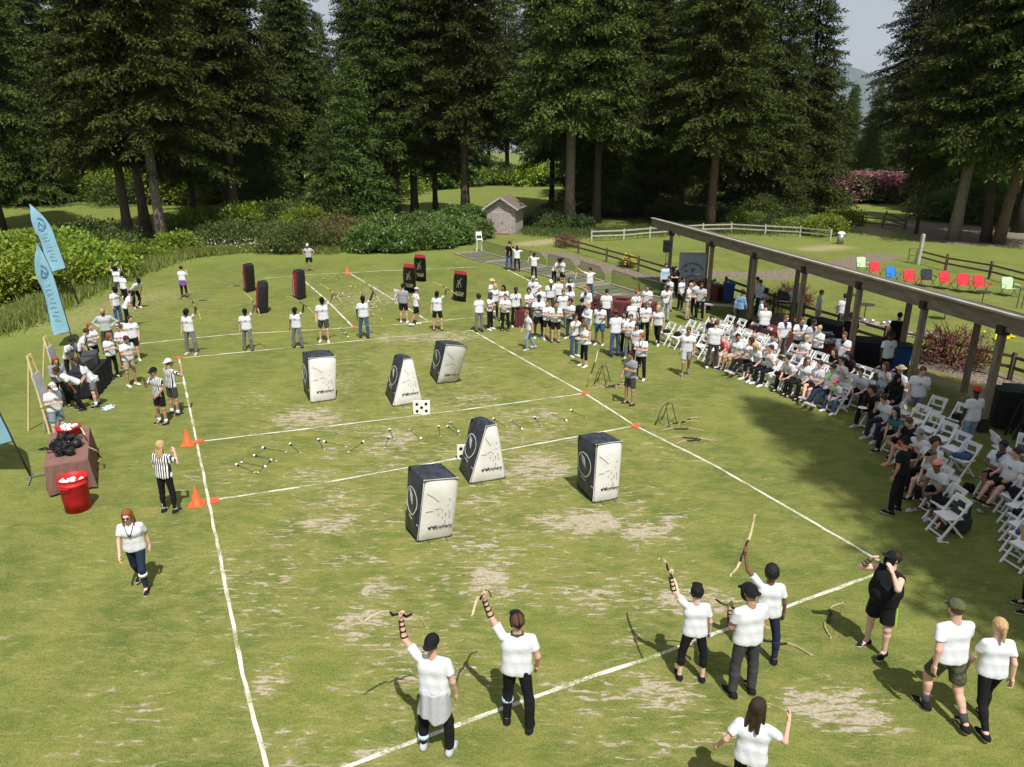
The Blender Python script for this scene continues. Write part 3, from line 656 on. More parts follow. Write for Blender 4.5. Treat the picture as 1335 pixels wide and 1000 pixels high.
POSES = dict(
 stand=PO(), stand2=PO(thl=(-.02, .12, -1), shl=(-.02, .0, -1), thr=(.16, -.03, -1), head=(5, 30), fal=(.1, .5, -.9)),
 stand3=PO(thr=(.05, .14, -1), thl=(-.18, -.02, -1), head=(12, -35), far=(-.4, .8, -.3), uar=(.2, .1, -1)),
 crossed=PO(ual=(-.25, .38, -.95), fal=(.88, .42, .12), uar=(.25, .38, -.95), far=(-.88, .38, .06), head=(8, 10)),
 crossed2=PO(ual=(-.25, .38, -.95), fal=(.88, .42, .12), uar=(.25, .38, -.95), far=(-.88, .38, .06), head=(6, -30), thl=(-.15, .1, -1)),
 hips=PO(ual=(-.72, -.2, -.75), fal=(.72, .35, -.62), uar=(.72, -.2, -.75), far=(-.72, .35, -.62), thl=(-.16, 0, -1), thr=(.16, 0, -1)),
 walk=PO(thl=(-.04, .38, -1), shl=(0, -.12, -1), thr=(.04, -.24, -1), shr=(0, -.62, -1), ual=(-.2, -.3, -1), fal=(-.05, .05, -1), uar=(.2, .3, -1), far=(-.05, .6, -1), lean=5),
 walk2=PO(thr=(.04, .38, -1), shr=(0, -.12, -1), thl=(-.04, -.24, -1), shl=(0, -.62, -1), uar=(.2, -.3, -1), far=(.05, .05, -1), ual=(-.2, .3, -1), fal=(.05, .6, -1), lean=5),
 archer=PO(ual=(-.62, .12, .72), fal=(-.20, .22, 1), uar=(.24, .0, -1), far=(.05, .30, -1), grip='fist', thl=(-.2, .05, -1), thr=(.2, 0, -1), head=(0, -8), side=-2),
 archer2=PO(ual=(-.5, .3, .78), fal=(-.35, .15, 1), uar=(.3, -.05, -1), far=(.0, .45, -1), grip='fist', thl=(-.1, .2, -1), thr=(.18, -.1, -1), head=(-5, 12), twist=8),
 handface=PO(uar=(.35, .55, -.8), far=(-.35, .35, 1), ual=(-.2, .1, -1), fal=(.3, .6, -.6), head=(6, -6)),
 bothup=PO(uar=(.4, .6, -.5), far=(-.35, .3, 1), ual=(-.4, .6, -.5), fal=(.35, .3, 1), head=(2, 0)),
 phone=PO(ual=(-.12, .2, -1), fal=(.35, 1, .15), uar=(.12, .2, -1), far=(-.35, 1, .1), head=(26, 0)),
 armsup=PO(ual=(-.3, .35, 1), fal=(.1, .3, 1), uar=(.3, .35, 1), far=(-.25, .2, 1), head=(-12, 0), grip='fist'),
 bend=PO(lean=52, head=(-15, 0), ual=(-.15, .5, -.9), fal=(.1, .5, -.9), uar=(.15, .5, -.9), far=(-.1, .5, -.9), thl=(-.12, .25, -1), shl=(0, -.35, -1), thr=(.12, .2, -1), shr=(0, -.35, -1)),
 leanf=PO(lean=28, head=(12, 0), ual=(-.12, .4, -.9), fal=(.12, .9, -.5), uar=(.12, .4, -.9), far=(-.12, .9, -.5), thl=(-.1, .08, -1), thr=(.1, -.06, -1)),
 point=PO(uar=(.5, .75, -.25), far=(.2, 1, .15), ual=(-.2, -.1, -1), fal=(0, .3, -1), head=(4, -20), thl=(-.2, 0, -1)),
 bowdraw=PO(ual=(-.5, .8, .35), fal=(-.25, 1, .55), uar=(.7, .2, -.1), far=(-.75, .45, .35), head=(-8, 25), grip='fist', thl=(-.12, .16, -1), thr=(.15, -.12, -1)),
 shade=PO(uar=(.45, .75, -.1), far=(-.55, .05, .85), ual=(-.45, .75, -.1), fal=(.5, .1, .85), head=(-4, -25), twist=-6, lean=-3, thl=(-.14, .08, -1), thr=(.14, 0, -1)),
 clipb=PO(ual=(-.12, .05, -1), fal=(.4, .9, .1), uar=(.15, .05, -1), far=(-.3, .9, .35), head=(30, 10)),
 stride=PO(ual=(-.5, -.25, -.9), fal=(-.35, .4, -.8), uar=(.65, .25, -.6), far=(.1, .8, .45), thl=(-.04, .38, -1), shl=(0, -.12, -1), thr=(.04, -.24, -1), shr=(0, -.62, -1), head=(10, -25)),
 hold=PO(ual=(-.15, .2, -1), fal=(.35, .75, .35), uar=(.2, .1, -1), far=(-.1, .5, -.8), head=(15, 10)),
 sit=SI(), sit2=SI(lean=-6, head=(4, 25), thl=(-.22, 1, -.05), fal=(.5, .8, -.1), far=(-.5, .8, -.15)),
 sitlean=SI(lean=30, head=(-8, 0), ual=(-.1, .55, -.8), fal=(.35, .7, -.1), uar=(.1, .55, -.8), far=(-.35, .7, -.1), thl=(-.28, 1, -.05), thr=(.28, 1, -.05)),
 sitcross=SI(lean=-4, thr=(-.12, 1, .10), shr=(-.55, .6, -.75), ual=(-.22, .35, -1), fal=(.8, .5, .0), uar=(.22, .35, -1), far=(-.8, .5, -.05)),
 sitlegs=SI(lean=-10, thl=(-.1, 1, -.05), shl=(-.02, .75, -.8), thr=(.1, 1, -.05), shr=(-.08, .72, -.8), head=(12, -15)),
 sitface=SI(lean=20, uar=(.1, .8, -.6), far=(-.3, -.15, 1), head=(14, 0)), sitlook=SI(head=(4, 55), twist=12, uar=(.5, -.2, -.8), far=(.2, .1, -1)),
 sitarm=SI(uar=(.9, -.1, -.2), far=(-.8, .3, .8), head=(0, -10), ual=(-.35, .35, -.8), fal=(.4, .3, .9)),
)
FK = {}
def fk(pn, fem=False):
    key = (pn, fem)
    if key in FK: return FK[key]
    p = POSES[pn]; J = {}; hipw = .085; sw = .168 if fem else .182
    lT, lS = .43, .42
    th = {s: n3(p['th'+s]) for s in 'lr'}; sh = {s: n3(p['sh'+s]) for s in 'lr'}
    for s, sg in (('l', -1), ('r', 1)):
        J['hip'+s] = np.array([sg*hipw, 0, 0.]); J['knee'+s] = J['hip'+s]+th[s]*lT; J['ank'+s] = J['knee'+s]+sh[s]*lS
    hz = -min(J['ankl'][2], J['ankr'][2])+.085 if not p['seat'] else .55
    for k in list(J): J[k] = J[k]+np.array([0, 0, hz])
    if not p['seat']:
        pass
    else:
        for s in 'lr':
            dz = J['ank'+s][2]-.085
            if p['sh'+s][2] < -.9: J['ank'+s] = J['ank'+s]-np.array([0, 0, dz]); J['knee'+s] = J['knee'+s]-np.array([0, 0, dz*.6])
    Pv = np.array([0, 0, hz+.03]); R = rz_(rad(p['twist']))@ry(rad(p['side']))@rx(rad(-p['lean']))
    J['P'] = Pv; J['R'] = R; J['N'] = Pv+R@np.array([0, -.005, .50])
    pit, yaw = p['head']; Rh = rz_(rad(p['twist']))@rx(rad(-p['lean']*.45))@rz_(rad(yaw))@rx(rad(-pit)); J['Rh'] = Rh
    J['H'] = J['N']+R@np.array([0, .0, .035])+Rh@np.array([0, .022, .135])
    for s, sg in (('l', -1), ('r', 1)):
        J['S'+s] = Pv+R@np.array([sg*sw, -.005, .432+(.035 if p['ua'+s][2] > .3 else 0)])
        J['E'+s] = J['S'+s]+R@n3(p['ua'+s])*.275; J['W'+s] = J['E'+s]+R@n3(p['fa'+s])*.24
        J['fd'+s] = R@n3(p['fa'+s])
    FK[key] = J; return J
def hand_tpl(kind, h):
    curl = 1.25 if kind == 'fist' else .45
    pr = [((-.02, 0, .01), (-.022, 0, .075), .019, .017), ((.02, 0, .01), (.024, 0, .072), .019, .016), ((0, 0, .0), (0, 0, .075), .02, .018), ((0, 0, -.03), (0, 0, .01), .026, .022)]
    for i, (x, L) in enumerate(((-.031, .066), (-.0105, .076), (.0105, .071), (.031, .056))):
        a = curl*.7; b = curl*1.7
        p0 = np.array([x, 0, .078]); p1 = p0+np.array([x*.2, -math.sin(a), math.cos(a)])*L*.5; p2 = p1+np.array([x*.1, -math.sin(b), math.cos(b)])*L*.5
        pr += [(p0, p1, .0095, .0088), (p1, p2, .0088, .0072)]
    pr += [((-.026, -.004, .02), (-.052, -.02, .05), .0125, .011), ((-.052, -.02, .05), (-.05, -.035-(.012 if kind == 'fist' else 0), .078), .0105, .0085)]
    def f(g):
        d = None
        for i, (a, b, ra, rb) in enumerate(pr):
            q = cone_d(g, a, b, ra, rb); d = q if d is None else smin(d, q, .012 if i < 4 else .004)
        return d
    return snet(f, (-.07, -.08, -.05), (.055, .03, .17), h)
def head_f(g, fem=False):
    d = ell_d(g, (0, -.012, .03), (.074, .094, .088)); d = smin(d, ell_d(g, (0, .018, -.035), (.056, .066, .072)), .03)
    d = smin(d, cone_d(g, (0, .055, -.082), (0, .05, -.085), .026, .024), .03)          # chin
    d = smin(d, cone_d(g, (0, .088, .012), (0, .104, -.022), .009, .0145), .012)        # nose
    d = smin(d, cone_d(g, (-.03, .078, .028), (.03, .078, .028), .012, .012), .015)     # brow
    for s in (-1, 1):
        d = smin(d, cone_d(g, (s*.074, -.012, -.02), (s*.079, -.018, .022), .009, .013), .008)   # ears
        e = ell_d(g, (s*.029, .094, .006), (.016, .014, .011)); d = -smin(-d, e, .01)
    d = smin(d, cone_d(g, (-.016, .079, -.052), (.016, .079, -.052), .0105, .0105), .008)        # lips
    d = smin(d, cone_d(g, (0, -.01, -.06), (0, -.025, -.13), .05, .052), .03)           # neck stub
    return d
TPL = {}
def tpl(kind, h):
    k = (kind, h)
    if k not in TPL:
        TPL[k] = snet(head_f, (-.1, -.13, -.14), (.1, .13, .13), h) if kind == 'head' else hand_tpl(kind, h)
    return TPL[k]
def torso_d(Q, J, e=0., hips=True, fem=False, big=0):
    q = (Q-J['P'])@J['R']; q = q*np.array([1, 1.22-.25*big, 1], np.float32)
    w1 = .055 if fem else .068
    d = cone_d(q, (-.075, .0, -.01), (.075, .0, -.01), .108+e, .108+e)
    d = smin(d, cone_d(q, (-w1, .0, .17), (w1, .0, .17), .098+e+.06*big, .098+e+.06*big), .06)
    if big: d = smin(d, ell_d(q, (0, .06, .13), (.17+e*1.4, .15+e*1.6, .17+e*1.4)), .05)
    d = smin(d, cone_d(q, (-.08, .008, .33), (.08, .008, .33), .112+e, .112+e), .06)
    if fem: d = smin(d, cone_d(q, (-.06, .075, .30), (.06, .075, .30), .055+e, .055+e), .04)
    d = smin(d, cone_d(q, (-.125, -.005, .428), (.125, -.005, .428), .054+e, .054+e), .04)
    d = smin(d, cone_d(q, (0, -.005, .44), (0, 0, .52), .07+e*.4, .055), .03)
    return d, q
def leg_d(g, J, s, big, e, bulge=1):
    kd = J['knee'+s]; hp = J['hip'+s]; an = J['ank'+s]
    l = cone_d(g, hp, kd, .082+.02*big+e, .053+.008*big+e); sd_ = n3(an-kd); fw = np.array([0, -1., 0])-sd_*(-sd_[1]); c = kd+(an-kd)*.28+fw*.012
    l = smin(l, cone_d(g, kd, an, .05+e, .036+e), .03); l = smin(l, cone_d(g, c, c+(an-kd)*.15, .05+.01*big+e, .04+e), .03)
    kf = kd+np.array([0, .006, 0]); return smin(l, cone_d(g, kf, kf+sd_*.01, .052+e, .05+e), .02)
def bbox(J, keys, pad):
    A = np.array([J[k] for k in keys]); return A.min(0)-pad, A.max(0)+pad
ALLJ = ['hipl', 'hipr', 'kneel', 'kneer', 'ankl', 'ankr', 'P', 'N', 'H', 'Sl', 'Sr', 'El', 'Er', 'Wl', 'Wr']
MS = {}
def rot_to(d, n):
    z = n3(d); x = np.cross(n3(n), z); x = n3(x) if np.linalg.norm(x) > 1e-4 else np.array([1., 0, 0]); y = np.cross(z, x); return np.stack([x, y, z], 1)
def body_mesh(pn, fem, h, big=0):
    k = ('b', pn, fem, h, big)
    if k in MS: return MS[k]
    J = fk(pn, fem)
    def f(g):
        d, _ = torso_d(g, J, -.012, fem=fem, big=big)
        for s in 'lr':
            an = J['ank'+s]; l = leg_d(g, J, s, big, 0)
            l = smin(l, cone_d(g, an, an+np.array([0, .12, -.045]), .036, .03), .02)
            d = smin(d, l, .035)
        d = smin(d, cone_d(g, J['N'], J['H']-J['Rh']@np.array([0, .03, .05]), .055, .05), .03)
        for s in 'lr':
            b = .007*big+(0 if not fem else -.005)
            a = smin(cone_d(g, J['S'+s], J['E'+s], .05+b, .038+b), cone_d(g, J['E'+s], J['W'+s], .039+b, .025), .02); d = smin(d, a, .025)
        return d
    lo, hi = bbox(J, ALLJ, .13); lo[2] = 0.0
    V, F_ = snet(f, lo, hi, h, 1 if h > .016 else 2); mi = np.zeros(len(F_), int); Vs = [V]; Fs = [F_]; Ms = [mi]; n = len(V)
    ht = .0075 if h < .016 else .0125
    hv, hf = tpl('head', ht); cen = hv[hf].mean(1)
    m = np.zeros(len(hf), int)
    for s in (-1, 1): m[(np.abs(cen[:, 0]-s*.029) < .014) & (np.abs(cen[:, 2]-.006) < .008) & (cen[:, 1] > .06)] = 1
    m[(np.abs(cen[:, 0]) < .024) & (np.abs(cen[:, 2]+.052) < .009) & (cen[:, 1] > .07)] = 2
    Vs.append(hv@J['Rh'].T+J['H']); Fs.append(hf+n); Ms.append(m); n += len(hv)
    for s, sg in (('l', -1), ('r', 1)):
        tv_, tf = tpl('fist' if (POSES[pn]['grip'] == 'fist' and (s == 'l' or pn == 'armsup')) else 'relax', .006 if h < .016 else .0095)
        v = tv_.copy(); v[:, 0] *= -sg
        d = J['fd'+s]; nn = np.array([sg*1., 0, 0]) if abs(d[0]) < .8 else np.array([0, 1., 0])
        # palm faces the body: local -y towards -sg*x
        R_ = rot_to(d, n3(nn-d*np.dot(nn, d))); y = -np.array(R_[:, 1]); x = R_[:, 0]
        # local y axis should point away from the body
        zz = n3(d); yy = n3(nn-zz*np.dot(nn, zz)); xx = np.cross(yy, zz); M3 = np.stack([xx, yy, zz], 1)
        tf2 = tf if -sg > 0 else tf[:, ::-1]
        Vs.append(v@M3.T+J['W'+s]+d*.012); Fs.append(tf2+n); Ms.append(np.zeros(len(tf), int)); n += len(v)
    me = mesh_np('person', np.concatenate(Vs), np.concatenate(Fs), [None, None, None], np.concatenate(Ms), True); MS[k] = me; return me
def wr(q, a): return a*(np.sin(q[..., 0]*34+q[..., 1]*22+np.sin(q[..., 2]*8+q[..., 0]*9)*2.2)*.85+np.sin(q[..., 2]*14+q[..., 0]*31+np.sin(q[..., 1]*17)*2)*.25)
def shirt_mesh(pn, fem, h, kind='tee', big=0):
    k = ('s', pn, fem, h, kind, big)
    if k in MS: return MS[k]
    J = fk(pn, fem); seat = POSES[pn]['seat']; e = (.012 if h < .016 else .017)+(.012 if big else 0)
    hem = {'tee': .07, 'long': .07, 'tank': .07, 'jacket': .18, 'knot': .02}[kind]
    if seat: hem = min(hem, .03)
    cutf = {'tee': .62, 'tank': .12}.get(kind, 0)
    def f(g):
        d, q = torso_d(g, J, e, fem=fem, big=big)
        for sx in (-1, 1): d = smin(d, cone_d(q*np.array([1, 1.2, 1], np.float32), (sx*.062, 0, .0), (sx*(.062 if fem else .078), 0, .36), (.094 if fem else .106)+e, (.098 if fem else .110)+e), .04)
        fl2 = smin(cone_d(q, (-.07, .005, -hem-.04), (-.06, 0, .12), .112+e, .1+e), cone_d(q, (.07, .005, -hem-.04), (.06, 0, .12), .112+e, .1+e), .08)
        d = smin(d, fl2, .05); d = d+wr(q, .0032)*np.clip(1.3-(q[..., 2]-.05)*2, .25, 1.3); d = np.maximum(d, -(q[..., 2]+hem+.012*np.sin(q[..., 0]*16+1)))
        neck = np.linalg.norm(g-J['N']-J['R']@np.array([0, .012, .05]), axis=-1)-.064; d = np.maximum(d, -neck)
        for s in 'lr':
            S, E, W = J['S'+s], J['E'+s], J['W'+s]; ax = n3(E-S)
            if cutf:
                a = cone_d(g, S, S+(E-S)*1.0, .054+e*.4, .060+e*.4); a = np.maximum(a, (g-S)@ax-.275*cutf)
            else: a = smin(cone_d(g, S, E, .062+e*.3, .055), cone_d(g, E, W, .054, .04), .03)
            d = smin(d, a+wr(g, .003), .02)
        return d
    lo, hi = bbox(J, ['P', 'N', 'Sl', 'Sr', 'El', 'Er']+(['Wl', 'Wr'] if not cutf else []), .16); lo[2] = min(lo[2], J['P'][2]-hem-.12)
    V, F_ = snet(f, lo, hi, h, 1 if h > .016 else 3); c = V[F_].mean(1); q = (c-J['P'])@J['R']
    m = np.zeros(len(F_), int)
    m[(q[:, 1] > .05) & (np.abs(q[:, 0]) < .042) & (q[:, 2] > .27) & (q[:, 2] < .335)] = 1
    me = mesh_np('shirt', V, F_, [None, None], m, True); MS[k] = me; return me
def legs_mesh(pn, fem, h, kind='trousers', big=0):
    k = ('l', pn, fem, h, kind, big)
    if k in MS: return MS[k]
    J = fk(pn, fem); tight = kind in ('leggings', 'capri')
    def f(g):
        q = (g-J['P'])@J['R']; e = -.004 if tight else .0
        d = cone_d(q*np.array([1, 1.15, 1], np.float32), (-.07, 0, -.01), (.07, 0, -.01), .108+e+.03*big, .108+e+.03*big); d = np.maximum(d, q[..., 2]-.0)
        for s in 'lr':
            H_, K_, A_ = J['hip'+s], J['knee'+s], J['ank'+s]; ax = n3(K_-H_); sx = n3(A_-K_)
            if kind == 'shorts':
                l = cone_d(g, H_, K_, .098+.02*big, .088+.02*big); l = np.maximum(l, (g-H_)@ax-.34)
            elif tight:
                l = leg_d(g, J, s, big, .010)
                if kind == 'capri': l = np.maximum(l, (g-K_)@sx-.22)
                else: l = np.maximum(l, (g-K_)@sx-.385)
            else:
                l = smin(leg_d(g, J, s, big, .012), cone_d(g, K_, A_, .060, .054), .03); l = np.maximum(l, (g-K_)@sx-.40)
            d = smin(d, l+wr(g, .002 if tight else .004), .03)
        return d
    lo, hi = bbox(J, ['hipl', 'hipr', 'kneel', 'kneer', 'ankl', 'ankr', 'P'], .14); lo[2] = max(lo[2], .03)
    V, F_ = snet(f, lo, hi, h, 1 if h > .016 else 3); me = mesh_np(kind, V, F_, [None], None, True); MS[k] = me; return me
def shoe_tpl():
    def f(g):
        d = smin(cone_d(g, (0, -.045, .042), (0, .10, .036), .047, .043), cone_d(g, (0, .1, .026), (0, .165, .022), .045, .034), .03)
        d = smin(d, cone_d(g, (0, -.02, .05), (0, -.01, .095), .046, .044), .03); return np.maximum(np.maximum(d, -g[..., 2]), g[..., 2]-.10)
    V, F_ = snet(f, (-.06, -.11, 0), (.06, .2, .11), .0125); c = V[F_].mean(1); return mesh_np('shoe', V, F_, [None, None], (c[:, 2] < .026).astype(int), True)
SHOE = shoe_tpl()
def head_part(kind):
    k = ('h', kind)
    if k in MS: return MS[k]
    sk = lambda g, e: ell_d(g, (0, -.016, .034), (.074+e, .096+e, .088+e)); mi = None
    lo, hi = np.array([-.14, -.18, -.14]), np.array([.14, .16, .16])
    if kind == 'short':
        f = lambda g: np.maximum(np.maximum(sk(g, .012), (g[..., 1]*.9-.052)-(g[..., 2]-.035)*.55), -(g[..., 2]+.055)+np.maximum(0, g[..., 1]+.02)*1.2)+.002*np.sin(g[..., 0]*150)*np.sin(g[..., 1]*120)
    elif kind == 'curly':
        f = lambda g: np.maximum(smin(sk(g, .034), ell_d(g, (0, -.05, .0), (.10, .09, .10)), .03), (g[..., 1]-.055)-(g[..., 2]-.05)*.6)+.007*np.sin(g[..., 0]*85)*np.sin(g[..., 1]*90)*np.sin(g[..., 2]*80)
    elif kind in ('long', 'ponytail', 'bun'):
        def f(g):
            d = np.maximum(sk(g, .016), (g[..., 1]-.056)-(g[..., 2]-.045)*.6); d = np.maximum(d, -(g[..., 2]+.07))
            if kind == 'long':
                for x, r_ in ((-.055, .038), (0, .045), (.055, .038)):
                    d = smin(d, cone_d(g, (x, -.055, -.0), (x*1.35, -.085, -.25), r_, r_*.6), .03)
                for x in (-.078, .078): d = smin(d, cone_d(g, (x, -.01, .0), (x*1.15, .03, -.22), .026, .016), .02)
            elif kind == 'ponytail': d = smin(d, cone_d(g, (0, -.115, .03), (0, -.13, -.16), .032, .018), .02); d = smin(d, ell_d(g, (0, -.12, .045), (.026, .03, .026)), .01)
            else: d = smin(d, ell_d(g, (0, -.10, .085), (.042, .042, .04)), .01)
            return d+.0025*np.sin(g[..., 0]*190+g[..., 2]*20)
        lo = np.array([-.15, -.20, -.34])
    elif kind in ('cap', 'capback'):
        sg = 1 if kind == 'cap' else -1
        def f(g):
            g = g.copy(); 
            d = np.maximum(sk(g, .018), -(g[..., 2]-.032)); d = np.maximum(d, -(sk(g, .006)))
            b = np.maximum(ell_d(g, (0, sg*.095-.012, .028), (.072, .085, .03)), np.abs(g[..., 2]-.032+sg*(g[..., 1])*.12-.008)-.007); b = np.maximum(b, -(sg*g[..., 1]-.055))
            return np.minimum(d, b)
    elif kind == 'mask':   # black protective face mask with head straps
        def f(g):
            a = np.maximum(np.maximum(smin(sk(g, .026), ell_d(g, (0, .03, -.04), (.082, .095, .09)), .03), -(g[..., 1]-.0)), -(ell_d(g, (0, .0, -.02), (.07, .09, .11))))
            st = np.maximum(np.maximum(sk(g, .020), -sk(g, .010)), np.minimum(np.abs(g[..., 2]-.03)-.013, np.abs(g[..., 0])-.012)); v = np.maximum(ell_d(g, (0, .10, .055), (.08, .065, .012)), -(g[..., 1]-.06))
            return np.minimum(np.minimum(a, st), v)
    elif kind == 'helmet':  # mask with padded dome
        def f(g):
            a = np.maximum(smin(sk(g, .028), ell_d(g, (0, .03, -.04), (.084, .096, .095)), .03), -(g[..., 1]+.045+np.minimum(0, g[..., 2])*0)*1.0+(g[..., 2] > .03)*-9)
            v = np.maximum(ell_d(g, (0, .12, .07), (.085, .075, .016)), -(g[..., 1]-.03)); return np.minimum(a, v)
    elif kind == 'straw':
        def f(g):
            d = np.maximum(sk(g, .02), -(g[..., 2]-.03)); b = np.maximum(ell_d(g, (0, -.015, .035), (.155, .165, .05)), np.abs(g[..., 2]-.04)-.009); return np.minimum(d, b)
        lo = np.array([-.19, -.21, -.05]); hi = np.array([.19, .19, .17])
    elif kind == 'hijab':
        def f(g):
            d = smin(sk(g, .022), ell_d(g, (0, -.02, -.12), (.13, .11, .11)), .06); return np.maximum(d, -ell_d(g, (0, .10, -.02), (.052, .07, .075)))
        lo = np.array([-.17, -.17, -.26])
    elif kind == 'glasses':
        def f(g):
            d = np.minimum(ell_d(g, (-.03, .092, .007), (.026, .014, .018)), ell_d(g, (.03, .092, .007), (.026, .014, .018)))
            for s in (-1, 1): d = np.minimum(d, cone_d(g, (s*.052, .085, .012), (s*.082, -.01, .014), .0045, .0045))
            return np.minimum(d, cone_d(g, (-.03, .1, .01), (.03, .1, .01), .0045, .0045))
    elif kind == 'beard':
        f = lambda g: np.maximum(np.maximum(np.maximum(smin(ell_d(g, (0, .022, -.045), (.064, .072, .075)), sk(g, .0), .03)-.004, g[..., 2]+.02+np.maximum(0, g[..., 1]-.06)*.9), -(g[..., 1]+.005)), -ell_d(g, (0, .1, -.052), (.024, .03, .009)))
    h = .0075 if kind == 'glasses' else .011
    V, F_ = snet(f, lo, hi, h); me = mesh_np(kind, V, F_, [None], None, True); MS[k] = me; return me
# ---- cloth and skin colours
def cm(n, c, r=.85, v=.08, s=20, bump=.25, bs=35): return mat(n, c, r, v, s, bump, bs, spec=.15)
WHITE = cm('white_cotton', (.66, .68, .71), .9, .05, 9); WHITE2 = cm('offwhite_cotton', (.58, .58, .57), .9, .05)
CL = dict(white=WHITE, white2=WHITE2, black=cm('black_cloth', (.012, .012, .014)), dgrey=cm('charcoal_cloth', (.055, .056, .06)), grey=cm('grey_cloth', (.16, .165, .175)), lgrey=cm('pale_grey_cloth', (.42, .43, .45)),
 hgrey=cm('heather_grey', (.26, .27, .29)), navy=cm('navy_cloth', (.02, .03, .06)), jeans=cm('blue_denim', (.05, .10, .19), v=.3), pjeans=cm('pale_denim', (.22, .30, .40), v=.25), khaki=cm('khaki_cloth', (.42, .34, .24)), olive=cm('olive_cloth', (.09, .10, .05)),
 red=cm('red_cloth', (.62, .03, .035)), coral=cm('coral_cloth', (.75, .17, .17)), purple=cm('purple_cloth', (.20, .08, .33)), blue=cm('blue_shirt_cloth', (.20, .33, .50)), pblue=cm('pale_blue_cloth', (.45, .58, .72)), orange=cm('orange_cloth', (.7, .33, .06)), camo=mat('camo_cloth', (.07, .08, .045), .9, .75, 22), teal=cm('teal_cloth', (.05, .16, .2)), straw=cm('straw', (.55, .42, .22)), maroon=cm('maroon_knit', (.16, .03, .03)))
def stripe_mat():
    m = bpy.data.materials.new('striped_referee_cloth'); m.use_nodes = True; t = m.node_tree; b = t.nodes['Principled BSDF']
    co = t.nodes.new('ShaderNodeTexCoord'); sx = t.nodes.new('ShaderNodeSeparateXYZ'); t.links.new(co.outputs['Object'], sx.inputs[0])
    a = t.nodes.new('ShaderNodeMath'); a.operation = 'MULTIPLY'; a.inputs[1].default_value = 118; t.links.new(sx.outputs[0], a.inputs[0])
    s = t.nodes.new('ShaderNodeMath'); s.operation = 'SINE'; t.links.new(a.outputs[0], s.inputs[0])
    g = t.nodes.new('ShaderNodeMath'); g.operation = 'GREATER_THAN'; g.inputs[1].default_value = .05; t.links.new(s.outputs[0], g.inputs[0])
    mx_ = t.nodes.new('ShaderNodeMix'); mx_.data_type = 'RGBA'; mx_.inputs[6].default_value = (.78, .78, .8, 1); mx_.inputs[7].default_value = (.015, .015, .018, 1); t.links.new(g.outputs[0], mx_.inputs[0])
    t.links.new(mx_.outputs[2], b.inputs['Base Color']); b.inputs['Roughness'].default_value = .9; return m
CL['stripes'] = stripe_mat()
PRINT = mat('shirt_print', (.22, .26, .33), .9, .8, 45)
SK = dict(light=cm('skin_light', (.60, .36, .27), .55, .05, 8, 0), fair=cm('skin_fair', (.68, .44, .34), .55, .05, 8, 0), tan=cm('skin_tan', (.42, .24, .15), .55, .05, 8, 0), brown=cm('skin_brown', (.20, .105, .062), .5, .06, 8, 0), dark=cm('skin_dark', (.075, .04, .026), .5, .06, 8, 0))
EYE = mat('eye_dark', (.05, .04, .035), .3, .3, 60); LIP = mat('lips', (.42, .16, .14), .6, .1, 8)
HC = dict(black=mat('hair_black', (.012, .010, .010), .5, .4, 40, .6, 60, stretch=(3, 3, .6)), dark=mat('hair_dark_brown', (.035, .020, .012), .5, .4, 40, .6, 60, stretch=(3, 3, .6)), brown=mat('hair_brown', (.10, .05, .025), .5, .4, 40, .6, 60, stretch=(3, 3, .6)),
 ginger=mat('hair_auburn', (.24, .085, .03), .5, .4, 40, .6, 60, stretch=(3, 3, .6)), blond=mat('hair_blond', (.50, .34, .16), .5, .35, 40, .6, 60, stretch=(3, 3, .6)), grey=mat('hair_grey', (.3, .29, .28), .6, .3, 40, .6, 60))
PLB = mat('black_plastic', (.015, .015, .017), .45, .2, 12); SOLE = mat('white_sole', (.72, .72, .7), .7, .05, 8); LNY = mat('lanyard_ribbon', (.12, .22, .42), .8, .1, 10)
def om(o, i, m):
    s = o.material_slots[i]; s.link = 'OBJECT'; s.material = m
def hmat(J, extra=Matrix()):
    M = Matrix(J['Rh'].tolist()).to_4x4(); M.translation = Vector(J['H']); return M
NP = [0]
